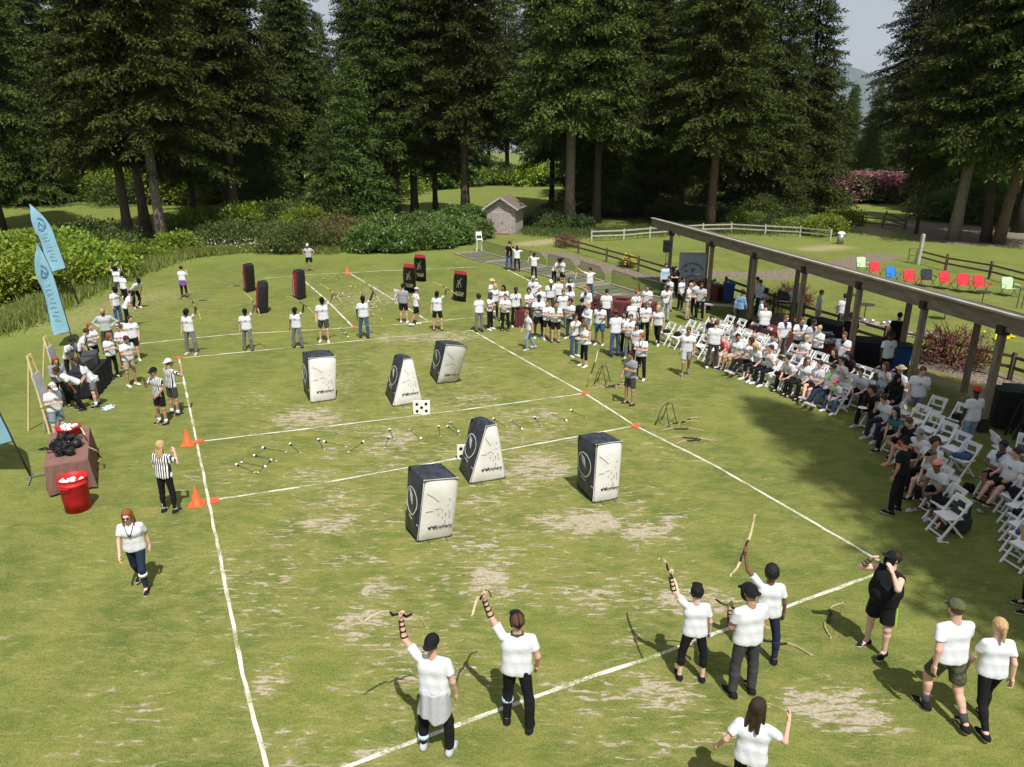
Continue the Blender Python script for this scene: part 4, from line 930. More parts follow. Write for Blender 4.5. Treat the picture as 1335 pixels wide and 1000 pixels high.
def person(px, py, face, pose, label, shirt='white', bottom='black', bk='trousers', hair=('short', 'dark'), skin='light', shoes='black', acc=(), h=1.75, near=0, sk='tee', fem=False, big=0, group=None, loc=None, prt=True, wd=1.0, z=0, socks=None, dy=0):
    J = fk(pose, fem); hh = .013 if near else .0215
    p = Vector(loc) if loc is not None else P(px, py); s = h/1.755
    seat = POSES[pose]['seat']
    o = link('person', body_mesh(pose, fem, hh, big)); o.location = (p.x, p.y+dy, z); o.rotation_euler = (0, 0, rad(180+face)); o.scale = (s*wd, s*wd, s if not seat else min(s, 1.02))
    tag(o, label, 'person', group)
    om(o, 0, SK[skin]); om(o, 1, EYE); om(o, 2, LIP if skin not in ('dark', 'brown') else SK[skin])
    nm = {'tee': 't_shirt', 'long': 'sweater', 'tank': 'tank_top', 'jacket': 'jacket', 'knot': 't_shirt'}[sk]
    c = link(nm, shirt_mesh(pose, fem, hh, sk, big), o); om(c, 0, CL[shirt]); om(c, 1, PRINT if (prt and shirt in ('white', 'white2') and sk in ('tee', 'knot')) else CL[shirt])
    c = link(bk, legs_mesh(pose, fem, hh, bk, big), o); om(c, 0, CL[bottom])
    for sd_ in 'lr':
        A = J['ank'+sd_]; c = link('shoe', SHOE, o); sh = n3(POSES[pose]['sh'+sd_]); pitch = 0
        c.location = (A[0], A[1]-.0, max(0.0, A[2]-.085)); 
        if A[2] > .14: pitch = -.6 if not seat else .4
        c.rotation_euler = (pitch, 0, (.15 if sd_ == 'l' else -.15)); om(c, 0, CL.get(shoes, CL['black'])); om(c, 1, SOLE)
        if socks:
            b = MB(); b.tube([tuple(A+np.array([0, 0, -.02])), tuple(A+(J['knee'+sd_]-A)*(socks[1]))], [.042, .05], 10); cc = b.build('sock', CL[socks[0]], o, True)
    M = hmat(J)
    def hp(kind, m, name=None):
        c = link(name or {'cap': 'cap', 'capback': 'cap', 'mask': 'face_mask', 'helmet': 'face_mask', 'glasses': 'sunglasses', 'straw': 'straw_hat', 'hijab': 'headscarf', 'beard': 'beard'}.get(kind, 'hair'), head_part(kind), o)
        c.matrix_basis = M; om(c, 0, m); return c
    if hair: hp(hair[0], HC[hair[1]])
    for a in acc:
        if a[0] == 'lanyard':
            R_ = J['R']; Q = lambda x, y, zz: tuple(J['P']+R_@np.array([x, y, zz]))
            b = MB(); b.tube([Q(-.065, -.03, .50), Q(-.07, .06, .47), Q(-.045, .118, .38), Q(0, .128, .26)], .006 if near else .011, 5); b.tube([Q(.065, -.03, .50), Q(.07, .06, .47), Q(.045, .118, .38), Q(0, .128, .26)], .006 if near else .011, 5)
            b.build('lanyard', CL[a[1]] if len(a) > 1 else LNY, o)
        elif a[0] == 'bandana':
            b = MB(); R_ = J['R']; Q = lambda x, y, zz: tuple(J['P']+R_@np.array([x, y, zz]))
            b.tube([Q(-.07, -.02, .50), Q(-.06, .06, .485), Q(0, .09, .47), Q(.06, .06, .485), Q(.07, -.02, .50), Q(0, -.06, .515), Q(-.07, -.02, .50)], .019, 6)
            b.add([Q(-.07, .115, .46), Q(.07, .115, .46), Q(0, .155, .34), Q(-.07, .09, .46), Q(.07, .09, .46), Q(0, .13, .34)], [(0, 1, 2), (5, 4, 3), (0, 3, 4, 1), (1, 4, 5, 2), (2, 5, 3, 0)]); b.build('bandana', CL[a[1]], o)
        elif a[0] == 'guard':       # black arm guard straps
            E, W = J['E'+a[1]], J['W'+a[1]]; b = MB()
            for t in (.12, .42, .70, .95):
                c0 = E+(W-E)*t; d = n3(W-E); r_ = .047-.014*t; b.tube([tuple(c0-d*.009), tuple(c0+d*.009)], r_, 12)
            d = n3(W-E); off = np.array([-.04 if a[1] == 'l' else .04, 0, .0]); b.tube([tuple(E+(W-E)*.08+off), tuple(E+(W-E)*.98+off*.7)], .012, 6)
            b.build('arm_guard', PLB, o, True)
        elif a[0] == 'apron':      # shirt tied round the waist hanging behind
            def f(g):
                q = (g-J['P']); d = np.abs(np.sqrt((q[..., 0]/1.1)**2+(q[..., 1])**2)-(.155+(-q[..., 2])*.10+.012*np.sin(q[..., 0]*45)))-.016
                if a[2] == 'back': d = np.maximum(d, q[..., 1]-.03-np.maximum(0, q[..., 2]+.02)*9)
                return np.maximum(np.maximum(d, q[..., 2]-.05), -(q[..., 2]+a[3]+.04*np.sin(q[..., 0]*18)))
            V, F_ = snet(f, J['P']-np.array([.3, .3, a[3]+.1]), J['P']+np.array([.3, .3, .08]), .014 if near else .022)
            link('tied_shirt', mesh_np('tied_shirt', V, F_, [CL[a[1]]], None, True), o)
        elif a[0] == 'kneeband':
            b = MB(); K_, A_ = J['knee'+a[2]], J['ank'+a[2]]; c0 = K_+(A_-K_)*a[3]; d = n3(A_-K_); b.tube([tuple(c0-d*.03), tuple(c0), tuple(c0+d*.035)], [.074, .08, .07], 12); b.build('leg_band', CL[a[1]], o, True)
        elif a[0] == 'stripe':
            b = MB(); H_, K_ = J['hip'+a[2]], J['knee'+a[2]]; sg = -1 if a[2] == 'l' else 1; b.bar(tuple(H_+np.array([sg*.118, .0, -.02])), tuple(H_+(K_-H_)*.76+np.array([sg*.110, 0, 0])), .05, .012); b.build('side_stripe', mat('lime_stripe', (.45, .8, .1), .7), o)
        elif a[0] == 'item':        # small thing held: part of the hand pose
            pass
        else: hp(a[0], (HC[a[1]] if a[0] == 'beard' else CL[a[1]]) if len(a) > 1 else PLB)
    return o
def hand_world(o, pose, side, fem=False, off=.06):
    J = fk(pose, fem); v = Vector(J['W'+side]+J['fd'+side]*off)
    M = Matrix.LocRotScale(o.location, o.rotation_euler, o.scale); return M @ v
# ================================================================ game gear
WOODP = mat('pale_limb_wood', (.52, .42, .26), .5, .12, 14); FOAM = mat('white_foam', (.82, .82, .74), .9, .04, 10); SHAFT = mat('dark_shaft', (.04, .04, .04), .5, .2, 20)
ORG = mat('cone_orange', (.85, .12, .03), .6, .05, 8); REDP = mat('red_plastic', (.50, .015, .02), .55, .22, 9, .15, 8); GALV = mat('grey_metal', (.35, .36, .37), .4, .1, 10, metal=.6)
BLKF = mat('navy_black_vinyl', (.030, .034, .045), .42, .5, 7, .25, 14, spec=.4);
def fleck(m, thr=.66, sc=34, col=(.42, .44, .47, 1)):
    t = m.node_tree; b = t.nodes['Principled BSDF']; src = b.inputs['Base Color'].links[0].from_socket; co = t.nodes.new('ShaderNodeTexCoord'); n = t.nodes.new('ShaderNodeTexNoise'); n.inputs['Scale'].default_value = sc; n.inputs['Detail'].default_value = 4; t.links.new(co.outputs['Object'], n.inputs['Vector'])
    n2 = t.nodes.new('ShaderNodeTexNoise'); n2.inputs['Scale'].default_value = 2.2; t.links.new(co.outputs['Object'], n2.inputs['Vector']); a = t.nodes.new('ShaderNodeMath'); a.operation = 'MULTIPLY_ADD'; a.inputs[1].default_value = .35; t.links.new(n2.outputs['Fac'], a.inputs[0]); t.links.new(n.outputs['Fac'], a.inputs[2])
    r = t.nodes.new('ShaderNodeMapRange'); r.inputs['From Min'].default_value = thr+.17; r.inputs['From Max'].default_value = thr+.20; r.inputs['To Max'].default_value = .8; t.links.new(a.outputs[0], r.inputs['Value']); x = t.nodes.new('ShaderNodeMix'); x.data_type = 'RGBA'; x.inputs[7].default_value = col
    t.links.new(r.outputs['Result'], x.inputs[0]); t.links.new(src, x.inputs[6]); t.links.new(x.outputs[2], b.inputs['Base Color'])
fleck(BLKF, .70); BLKF2 = mat('black_vinyl', (.018, .018, .021), .5, .4, 6, .3, 12); WHV = mat('white_vinyl', (.74, .73, .69), .5, .06, 4, .2, 12)
fleck(WHV, .70, 26, (.50, .48, .42, 1)); INK = mat('scuffed_ink', (.06, .06, .065), .8, .5, 30); INKW = mat('worn_white_print', (.55, .56, .57), .7, .35, 18); REDV = mat('red_vinyl', (.26, .015, .025), .5, .2, 6); INKG = mat('faded_grey_ink', (.38, .38, .37), .8, .3, 30)
def frame_M(loc, zdir, fdir):
    z = Vector(zdir).normalized(); f = Vector(fdir); x = f.cross(z)
    if x.length < 1e-3: x = Vector((1, 0, 0)).cross(z)
    x.normalize(); y = z.cross(x); M = Matrix((x, y, z)).transposed().to_4x4(); M.translation = Vector(loc); return M
def bow_proto():
    o = empty('bow'); b = MB(); b.tube([(0, .03, -.26), (0, -.03, -.15), (0, -.005, -.06), (0, 0, .06), (0, -.03, .15), (0, .03, .26)], [.016, .022, .019, .021, .022, .016], 8); b.build('riser', PLB, o, True)
    for s in (1, -1):
        b = MB(); pts = [(0, .03, s*.25), (0, .0, s*.42), (0, -.09, s*.58), (0, -.17, s*.68), (0, -.16, s*.74)]
        for a, c, w_ in zip(pts[:-1], pts[1:], (.040, .036, .032, .026)): b.bar(a, c, w_, .014, up=(0, 1, 0))
        b.build('limb', WOODP, o)
    b = MB(); b.tube([(0, -.165, .72), (0, -.20, 0), (0, -.165, -.72)], .0025, 4); b.build('bow_string', SHAFT, o); return o
BOW0 = bow_proto(); BOWU = [0]
def bow(M, label, group=None):
    o = BOW0 if not BOWU[0] else copy_tree(BOW0); BOWU[0] = 1
    o.matrix_world = M @ Matrix.Scale(.8, 4); tag(o, label, 'bow', group); return o
def arrow_proto():
    o = empty('foam_tipped_arrow'); b = MB(); b.tube([(0, 0, .0), (0, .74, 0)], .0055, 6); b.build('shaft', SHAFT, o)
    b = MB(); b.tube([(0, .70, 0), (0, .745, 0)], .024, 10); b.build('collar', PLB, o)
    b = MB(); b.tube([(0, .745, 0), (0, .76, 0), (0, .80, 0), (0, .815, 0)], [.026, .033, .033, .02], 12); b.build('foam_tip', FOAM, o, True)
    b = MB()
    for k in range(3):
        a = k*2.094; b.add([(0, .02, 0), (0, .09, 0), (.024*math.cos(a), .075, .024*math.sin(a)), (.024*math.cos(a), .02, .024*math.sin(a))], [(0, 1, 2, 3)])
    b.build('fletching', FOAM, o); return o
ARR0 = arrow_proto(); ARU = [0]
def arrow(hx, hy, tx, ty, label, group=None, z=.032):
    o = ARR0 if not ARU[0] else copy_tree(ARR0); ARU[0] = 1
    h = P(hx, hy); t = P(tx, ty); o.location = (t.x, t.y, z); d = (h-t); L = d.length
    o.rotation_euler = (0, 0, math.atan2(-d.x, d.y)); d.normalize(); p = h-d*.80; o.location = (p.x, p.y, z); tag(o, label, 'arrow', group); return o
AG = 'foam tipped arrows on the turf'
for i, (a, l) in enumerate([
 ((308, 607, 335, 618), 'foam tipped arrow furthest left between the two crosslines'), ((347, 610, 314, 604), 'foam tipped arrow pointing right beside the leftmost one'), ((354, 601, 335, 619), 'foam tipped arrow lying on another arrow, near the left end'),
 ((331, 595, 366, 603), 'foam tipped arrow crossing under another, tip to the left'), ((342, 585, 379, 591), 'foam tipped arrow above the crossed pair, left of the field'), ((378, 580, 396, 596), 'foam tipped arrow right of the crossed pair, aimed up left'),
 ((415, 574, 424, 590), 'foam tipped arrow, left one of two starting together'), ((422, 577, 456, 584), 'foam tipped arrow lying flat with its tip beside another tip'), ((474, 577, 453, 592), 'foam tipped arrow aimed up right, mid crossline strip'),
 ((508, 561, 514, 576), 'foam tipped arrow stuck upright near the two dotted target'), ((507, 571, 502, 584), 'foam tipped arrow just below another near the dotted target'), ((549, 573, 536, 563), 'foam tipped arrow aimed down right, below the front dotted target'),
 ((572, 557, 574, 570), 'foam tipped arrow below the dotted target, nearly vertical'), ((583, 557, 600, 569), 'foam tipped arrow left of the rear pyramid bunker'), ((598, 564, 588, 553), 'foam tipped arrow crossing another by the rear target'),
 ((643, 547, 662, 559), 'foam tipped arrow at the shoulder of the front pyramid bunker'), ((681, 561, 667, 550), 'foam tipped arrow right of the front pyramid bunker'), ((697, 545, 705, 557), 'foam tipped arrow aimed up, right half of the strip'),
 ((739, 550, 724, 543), 'foam tipped arrow aimed right, near the right sideline'), ((744, 536, 760, 544), 'foam tipped arrow furthest right inside the strip')]): arrow(*a, l, AG)
fa = 'foam tipped arrows scattered on the far court'
for i, (x, y, x2, y2) in enumerate([(422, 364, 430, 372), (427, 361, 420, 368), (437, 360, 444, 364), (445, 362, 436, 366), (457, 374, 466, 372), (463, 375, 455, 378), (442, 383, 434, 386), (447, 383, 440, 380), (436, 389, 444, 392), (470, 383, 478, 386),
                                    (485, 398, 480, 404), (491, 394, 500, 398), (486, 402, 494, 406), (481, 405, 474, 409), (491, 401, 500, 404), (487, 411, 480, 415), (497, 417, 490, 421), (444, 429, 450, 434), (450, 435, 456, 440), (454, 440, 448, 436), (388, 384, 380, 386), (399, 343, 392, 347), (441, 386, 449, 389), (420, 392, 412, 390), (455, 388, 462, 384)]):
    arrow(x, y, x2, y2, 'foam tipped arrow scattered on the turf of the far court', fa)
# ---------------------------------------------------------------- text and marks as thin meshes on a surface
def text_obj(txt, size, M, m, parent, name='lettering', shear=0, ext=.002, arc=None):
    cu = bpy.data.curves.new('t', 'FONT'); cu.body = txt; cu.size = size; cu.align_x = 'CENTER'; cu.align_y = 'CENTER'; cu.extrude = ext; cu.shear = shear; cu.offset = size*.012
    t = bpy.data.objects.new('t', cu); COL.objects.link(t); dg = bpy.context.evaluated_depsgraph_get(); me = bpy.data.meshes.new_from_object(t.evaluated_get(dg)); bpy.data.objects.remove(t)
    if arc:
        for v in me.vertices:
            a = v.co.x/arc; v.co.x, v.co.y = (arc+v.co.y)*math.sin(a), (arc+v.co.y)*math.cos(a)
    me.materials.clear(); me.materials.append(m); me.name = name; o = link(name, me, parent); o.matrix_basis = M; return o
def surf(quad, u, v, n=0):
    A, B, C_, D_ = quad; return A*(1-u)*(1-v)+B*u*(1-v)+C_*u*v+D_*(1-u)*v
def bulged(quad, nrm, amt, n=12, drop=0):
    V = []; F_ = []
    for j in range(n+1):
        for i in range(n+1):
            u, v = i/n, j/n; b = amt*(1-(2*u-1)**4)*(1-(2*v-1)**4)*(1+.25*math.sin(u*7+v*5)); pull = .018*((2*u-1)**8+(2*v-1)**8)
            V.append(tuple(surf(quad, u, v)+nrm*(b-pull)))
            if i and j: q = j*(n+1)+i; F_.append((q-n-2, q-n-1, q, q-1))
    return V, F_
def bunker(BL, BR, BK, TL, TR, TK, h, label, group, style, hk=None):
    """BL,BR front base corners, BK back-left base corner; T* the corners above (photo pixels, at height h)"""
    bl, br, bk = P(*BL), P(*BR), P(*BK); tl, tr, tk = P(*TL, h), P(*TR, h), P(*TK, hk or h)
    o0 = (bl+br+bk)/3; o0.z = 0; o = empty('inflatable_bunker', o0, 0, label, 'bunker', group)
    L = lambda p: p-o0+Vector((0, 0, .02))
    bl, br, bk, tl, tr, tk = map(L, (bl, br, bk, tl, tr, tk)); bc = br+(bk-bl); tc_ = tr+(tk-tl)
    cen = (bl+br+bk+bc+tl+tr+tk+tc_)/8
    def nq(q):
        n = (q[1]-q[0]).cross(q[3]-q[0]).normalized(); return n if n.dot((q[0]+q[2])/2-cen) > 0 else -n
    front = (bl, br, tr, tl); left = (bk, bl, tl, tk); right = (br, bc, tc_, tr); top = (tl, tr, tc_, tk); back = (bc, bk, tk, tc_); bot = (bk, bc, br, bl)
    amt = .05
    bm_ = MB()
    for q in (left, right, top, back, bot):
        n = nq(q); V, F_ = bulged(q, n, amt*(.6 if q is bot else 1)*(.9 if q is top else 1)); flip = (q[1]-q[0]).cross(q[3]-q[0]).dot(n) < 0
        bm_.add(V, [f[::-1] if flip else f for f in F_])
    V, F_ = bulged(front, nq(front), amt*.8); fb = MB(); flip = (front[1]-front[0]).cross(front[3]-front[0]).dot(nq(front)) < 0
    fb.add(V, [f[::-1] if flip else f for f in F_])
    bm_.build('body', BLKF if style == 'white' else BLKF2, o, True)
    fb.build('front_panel', WHV if style == 'white' else (BLKF2), o, True)
    def on(q, u, v, lift=.006):
        n = nq(q); b = amt*.8*(1-(2*u-1)**4)*(1-(2*v-1)**4)*(1+.25*math.sin(u*7+v*5)) if q is front else amt*(1-(2*u-1)**4)*(1-(2*v-1)**4)*(1+.25*math.sin(u*7+v*5)); return surf(q, u, v)+n*(b+lift)
    def stroke(mb, q, pts, wd, fill=False):
        n = nq(q); pp = [on(q, *p) for p in pts]
        for a, b in zip(pp[:-1], pp[1:]): mb.bar(a, b, wd, .006, up=n)
    if style == 'white':
        mk = MB(); stroke(mk, front, [(.12, .80), (.30, .74), (.48, .66)], .014); stroke(mk, front, [(.14, .50), (.34, .51)], .018); stroke(mk, front, [(.38, .53), (.55, .55)], .009)
        for u, v, l in ((.78, .70, .03), (.74, .60, .025), (.80, .50, .06), (.82, .42, .05), (.70, .46, .06), (.70, .33, .06), (.50, .45, .03), (.60, .52, .02), (.62, .40, .03)): stroke(mk, front, [(u, v), (u+.015, v-l)], .017)
        mk.build('printed_figure', INKG, o)
        lg = MB()
        for u in (.30, .42):
            stroke(lg, front, [(u-.045, .245), (u, .20)], .03); stroke(lg, front, [(u, .20), (u+.05, .26)], .016); stroke(lg, front, [(u-.01, .225), (u+.02, .235)], .035)
        lg.build('printed_logo', INK, o)
        n = nq(front); c = on(front, .66, .23, .012); x = (br-bl).normalized(); y = n.cross(x); M = Matrix((x, y, n)).transposed().to_4x4(); M.translation = c
        text_obj('Archery', .115*min(1, (br-bl).length/.7), M, INK, o, 'lettering', .25)
        el = MB(); ring = [(.50+.36*math.sin(a), .57+.21*math.cos(a)) for a in np.linspace(0, 6.283, 22)]; stroke(el, left, ring, .028)
        for k in range(5): stroke(el, left, [(.34+.05*k, .73-.01*k), (.44+.035*k, .60-.015*k)], .035)
        stroke(el, left, [(.05, .345), (.5, .30), (.95, .27)], .022); stroke(el, left, [(.02, .365), (.98, .255)], .010)
        el.build('side_emblem', INKW, o)
        if style == 'white':
            st = MB(); d = nq(front)
            for u in (.3, .8):
                c0 = surf(front, u, 0.02); e = c0+d*.16; e.z = 0.01; st.tube([c0, e], .006, 5)
            st.build('tie_down', SHAFT, o)
    elif style == 'logo':
        lg = MB()
        for pts in ([(.62, .86), (.42, .70), (.28, .62)], [(.30, .78), (.42, .68), (.62, .69)], [(.42, .68), (.36, .50)], [(.30, .62), (.22, .50)], [(.55, .66), (.62, .54)], [(.36, .74), (.52, .72)]): stroke(lg, front, pts, .04)
        lg.build('printed_figure', INKW, o)
        pl = MB(); n = nq(front); pl.bar(on(front, .15, .27), on(front, .85, .27), .24, .008, up=n) if False else None
        for v in (.32, .24): stroke(pl, front, [(.14 if v > .3 else .22, v), (.86 if v > .3 else .80, v)], .12)
        pl.build('printed_patch', INKW, o)
        x = (br-bl).normalized(); y = n.cross(x)
        for tx, v, s_ in (('ARCHERY', .32, .085), ('TAG', .24, .085)):
            M = Matrix((x, y, n)).transposed().to_4x4(); M.translation = on(front, .5, v, .014); text_obj(tx, s_, M, INK, o)
        rd = MB(); V, F_ = bulged(top, nq(top), amt*.9); rd.add([Vector(v)+nq(top)*.004 for v in V], F_); rd.build('red_top', REDV, o, True)
    else:
        rd = MB(); n = nq(left); V, F_ = bulged(left, n, amt); rd.add([Vector(v)+n*.004 for v in V], F_); rd.build('red_side', REDV, o, True)
        k = MB()
        for a in ([(.3, .85), (.7, .6)], [(.3, .55), (.7, .4)], [(.3, .35), (.65, .25)], [(.3, .2), (.7, .16)]): stroke(k, left, a, .06)
        k.build('side_print', INKW, o)
    return o
BG = 'black and white inflatable bunkers'
bunker((544, 708), (590, 700), (529, 690), (553, 628), (598, 624), (532, 608), 1.42, 'tall box bunker nearest the camera, white front panel and speckled navy top', BG, 'white')
bunker((773, 657), (806, 651), (752, 635), (778, 581), (812, 576), (753, 568), 1.42, 'upright box bunker standing alone right of the pyramid, white front', BG, 'white')
bunker((612, 632), (660, 624), (598, 612), (634, 557), (648, 554), (614, 546), 1.42, 'pyramid bunker in front of a half hidden dotted target', BG, 'white')
bunker((405, 526), (438, 521), (396, 507), (402, 468), (438, 465), (394, 459), 1.42, 'box bunker furthest left of the white fronted ones', BG, 'white')
bunker((512, 531), (551, 524), (502, 513), (527, 469), (538, 468), (514, 463), 1.42, 'pyramid bunker right behind the five dot target', BG, 'white')
bunker((570, 501), (597, 498), (560, 487), (582, 450), (610, 452), (568, 444), 1.42, 'box bunker tilted to the right, furthest of the white fronted ones', BG, 'white')
BB = 'black and red inflatable bunkers'
bunker((527.5, 380), (542, 381), (526.5, 374), (526, 348.5), (540, 350), (527, 344), 1.5, 'left of the three black bunkers with white lettering', BB, 'logo')
bunker((542.5, 366), (555.5, 367), (541.5, 361), (540, 336), (553.5, 337), (541, 332), 1.5, 'furthest of the three black bunkers with white lettering', BB, 'logo')
bunker((592, 391.5), (607, 394), (591, 387), (593, 357), (608, 359), (593.5, 353), 1.5, 'black bunker with white lettering nearest the crowd', BB, 'logo')
bunker((321.5, 382), (333, 379), (317, 378), (319, 348), (331, 346), (316, 345), 1.45, 'black bunker with a red side, furthest left on the far court', BB, 'red')
bunker((336, 410), (349, 408), (333.5, 405), (336.5, 370), (349.5, 369), (335, 367), 1.45, 'black bunker overlapping the furthest left one in front', BB, 'red')
bunker((387, 392.5), (399, 389), (382, 388), (386, 355), (397.5, 353), (381, 353), 1.45, 'black bunker with a red side beside the small cone', BB, 'red')
# ---------------------------------------------------------------- cones, corner plates, targets
def cone(px, py, label, s=.86, group='orange traffic cones'):
    p = P(px, py); o = empty('traffic_cone', p, .2, label, 'cone', group, s=s)
    b = MB(); b.lathe([(.145, .025), (.13, .03), (.028, .50), (.02, .515), (.0, .516)], n=20); b.build('cone', ORG, o, True)
    b = MB(); b.box((0, 0, .014), (.38, .38, .028)); b.build('base', ORG, o, bevel=.01); return o
cone(257, 658, 'orange cone nearest the camera on the left sideline', .86); cone(245, 580, 'orange cone where the upper crossline meets the left sideline'); cone(453, 357, 'orange cone at the far end line, centre'); cone(384, 364, 'orange cone half hidden by a red sided bunker')
for i, (x, y, l) in enumerate([(233, 467, 'at the far left field corner'), (259, 576, 'at the left end of the upper crossline'), (280, 653, 'at the left end of the lower crossline'), (763, 513, 'at the right end of the upper crossline'), (829, 556, 'at the right end of the lower crossline'), (461, 427, 'at the near end of the left far diagonal')]):
    b = MB(); b.box((0, 0, .016), (.26, .20, .012)); b.box((0, 0, .025), (.17, .12, .008)); o = b.build('corner_marker', mat('marker_red', (.75, .10, .06), .6), None, bevel=.004); o.location = P(x, y); o.rotation_euler = (0, 0, i); tag(o, 'flat red marker '+l, 'marker', 'flat red corner markers')
def target(px, py, rz, label, w_=.50, h_=.42, dots=5, group='dotted target boards'):
    p = P(px, py); o = empty('target_board', p, rz, label, 'target', group)
    b = MB(); b.box((0, 0, h_/2+.01), (w_, .05, h_)); b.build('board', FOAM, o, bevel=.006)
    for x, y in ((-.27, .26), (.27, .26), (0, 0), (-.27, -.26), (.27, -.26)):
        b = MB(); b.lathe([(.0, .0), (.045, .0), (.045, .006), (.0, .006)], n=14); d = b.build('dot', PLB, o); d.rotation_euler = (rad(90), 0, 0); d.location = (x*w_, -.026, h_/2+.01+y*h_)
    return o
target(550, 540, rad(6), 'white target board with five black dots before the rear pyramid'); target(607, 599, rad(6), 'dotted target board mostly hidden behind the front pyramid', .42, .40)
target(518, 397, rad(-50), 'small dotted target board tilted on edge, far court', .5, .75)
# racks of bows
def rack(px, py, rz, label, s=1):
    p = P(px, py); o = empty('bow_rack', p, rz, label, 'rack', 'folding wire bow racks', s=s); 
    for s_ in (-1, 1):
        b = MB(); b.tube([(-.28, s_*.22, 0), (-.22, s_*.06, .58), (-.12, s_*.03, .62), (.12, s_*.03, .62), (.22, s_*.06, .58), (.28, s_*.22, 0)], .012, 6); b.tube([(-.27, s_*.17, .16), (.27, s_*.17, .16)], .01, 6); b.build('leg_frame', SHAFT, o, True)
    return o
rack(785, 500, 1.2, 'black wire bow rack by the upper right marker'); rack(868, 553, 1.0, 'black wire bow rack standing by the fallen bows')
def flat_bow(px, py, a, label, g='bows lying on the lawn', z=.03):
    p = P(px, py); bow(frame_M((p.x, p.y, z), (math.cos(a), math.sin(a), .0), (-math.sin(a), math.cos(a), .05)), label, g)
for i, (x, y, a, l) in enumerate([(800, 503, .5, 'bow lying in the pile beside the upper rack'), (808, 501, 1.0, 'bow on top of the pile beside the upper rack'), (795, 505, .1, 'bow sticking out of the pile towards the sideline'), (885, 552, .4, 'bow lying right of the lower rack'), (895, 549, .7, 'pale bow reaching out right of the lower rack'), (888, 560, 0, 'bow lying flat below the lower rack'), (900, 572, -.2, 'bow nearest the camera beside the lower rack'), (905, 575, .2, 'bow crossing the nearest one by the lower rack')]): flat_bow(x, y, a, l)
pt = P(762, 512); bow(frame_M((2.65, 22.3, .72), (.30, .18, .95), (0, -1, 0)), 'bow leaning upright on the rack at the upper right marker', 'bows lying on the lawn')
# more bows left on the turf
for x, y, a, l in [(236, 390, -.8, 'bow beside the woman with a purple shirt'), (265, 392, .1, 'bow lying on the grass right of the purple clad woman'), (309, 373, .6, 'bow resting against the furthest left black bunker'), (1080, 806, 1.0, 'bow lying between the archers and the man in black'), (1008, 838, -.35, 'bow lying behind the capped archer'), (155, 364, 0, 'bow on the grass behind the bending archer')]: flat_bow(x, y, a, l)
# ---------------------------------------------------------------- chairs
CHW = mat('white_resin', (.80, .80, .80), .45, .03, 6); 
def chair_proto():
    o = empty('folding_chair'); b = MB(); b.box((0, .0, .445), (.40, .38, .035)); b.build('seat', CHW, o, bevel=.01)
    b = MB(); b.bar((-.20, -.262, .83), (.20, -.262, .83), .085, .02, up=(0, .0, 1)) if False else b.box((0, -.268, .80), (.40, .022, .10)); b.box((0, -.215, .60), (.40, .02, .05)); b.box((-.15, -.24, .70), (.07, .02, .16)); b.box((.15, -.24, .70), (.07, .02, .16)); b.build('backrest', CHW, o)
    for s in (-1, 1):
        b = MB(); b.bar((s*.205, -.285, .84), (s*.205, .26, 0), .03, .045); b.build('leg', CHW, o)
        b = MB(); b.bar((s*.175, .13, .43), (s*.175, -.27, 0), .03, .04); b.build('leg', CHW, o)
    b = MB(); b.box((0, .215, .07), (.38, .02, .03)); b.build('stretcher', CHW, o); b = MB(); b.box((0, -.225, .06), (.33, .02, .03)); b.build('stretcher', CHW, o); return o
CH0 = chair_proto(); CHU = [0]; CG = 'white folding chairs for the spectators'
def chair(loc, rz, label, group=CG):
    o = CH0 if not CHU[0] else copy_tree(CH0); CHU[0] = 1; o.location = (loc[0], loc[1], 0); o.rotation_euler = (0, 0, rz); tag(o, label, 'chair', group); return o
# ================================================================ shelter
POSTW = mat('weathered_post', (.235, .19, .135), .9, .3, 3, .6, 20, stretch=(5, 5, .7)); FASC = mat('fascia_board', (.20, .165, .12), .9, .25, 2, .5, 14, stretch=(1, 1, 6)); TRIM = mat('sun_bleached_trim', (.36, .32, .26), .9, .2, 2, .5, 14); DKM = mat('dark_bracket', (.03, .028, .025), .7); ROOFM = mat('mossy_shingle', (.12, .11, .085), .95, .4, 5, .6, 20)
sh = [(8.55, 38.7, 3.30), (9.36, 34.3, 3.28), (10.2, 30.6, 3.25), (10.95, 27.2, 3.22), (11.75, 24.15, 3.19), (12.5, 21.3, 3.12), (13.15, 18.6, 3.02), (13.8, 15.8, 2.95)]
S_ = empty('range_shelter', (11, 28, 0), 0, 'long open shelter of wooden posts under a sloping roof beside the chairs', 'shelter')
o0 = Vector((11, 28, 0)); bk_off = Vector((2.15, .95, 0))
q0 = Vector((7.95, 41.2, 3.32)); q1 = Vector((15.0, 10.6, 2.83))
dirb = (q1-q0).normalized()
def onb(y, dz=0): t = (y-q0.y)/(q1.y-q0.y); return q0.lerp(q1, t)+Vector((0, 0, dz))
for i, (x, y, z) in enumerate(sh):
    p = onb(y)-o0; c = S_
    b = MB(); b.box((p.x, p.y, z/2-.02), (.17, .17, z-.04)); b.build('post', POSTW, c, bevel=.012)
    b = MB(); b.box((p.x, p.y, z-.10), (.25, .25, .24)); b.build('post_bracket', DKM, c)
    b = MB(); b.box((p.x, p.y, .20), (.24, .24, .40)); b.build('post_shoe', DKM, c)
    pb = p+bk_off*1.0; zb = z-.55
    b = MB(); b.box((pb.x, pb.y-.3, zb/2), (.16, .16, zb)); b.build('post', POSTW, c, bevel=.012)
b = MB(); a, c = q0-o0, q1-o0; up = Vector((0, 0, 1)); nside = Vector((-dirb.y, dirb.x, 0)).normalized(); nside = nside if nside.x < 0 else -nside
b.bar(a+Vector((0, 0, .17)), c+Vector((0, 0, .17)), .09, .46); b.build('fascia', FASC, S_)
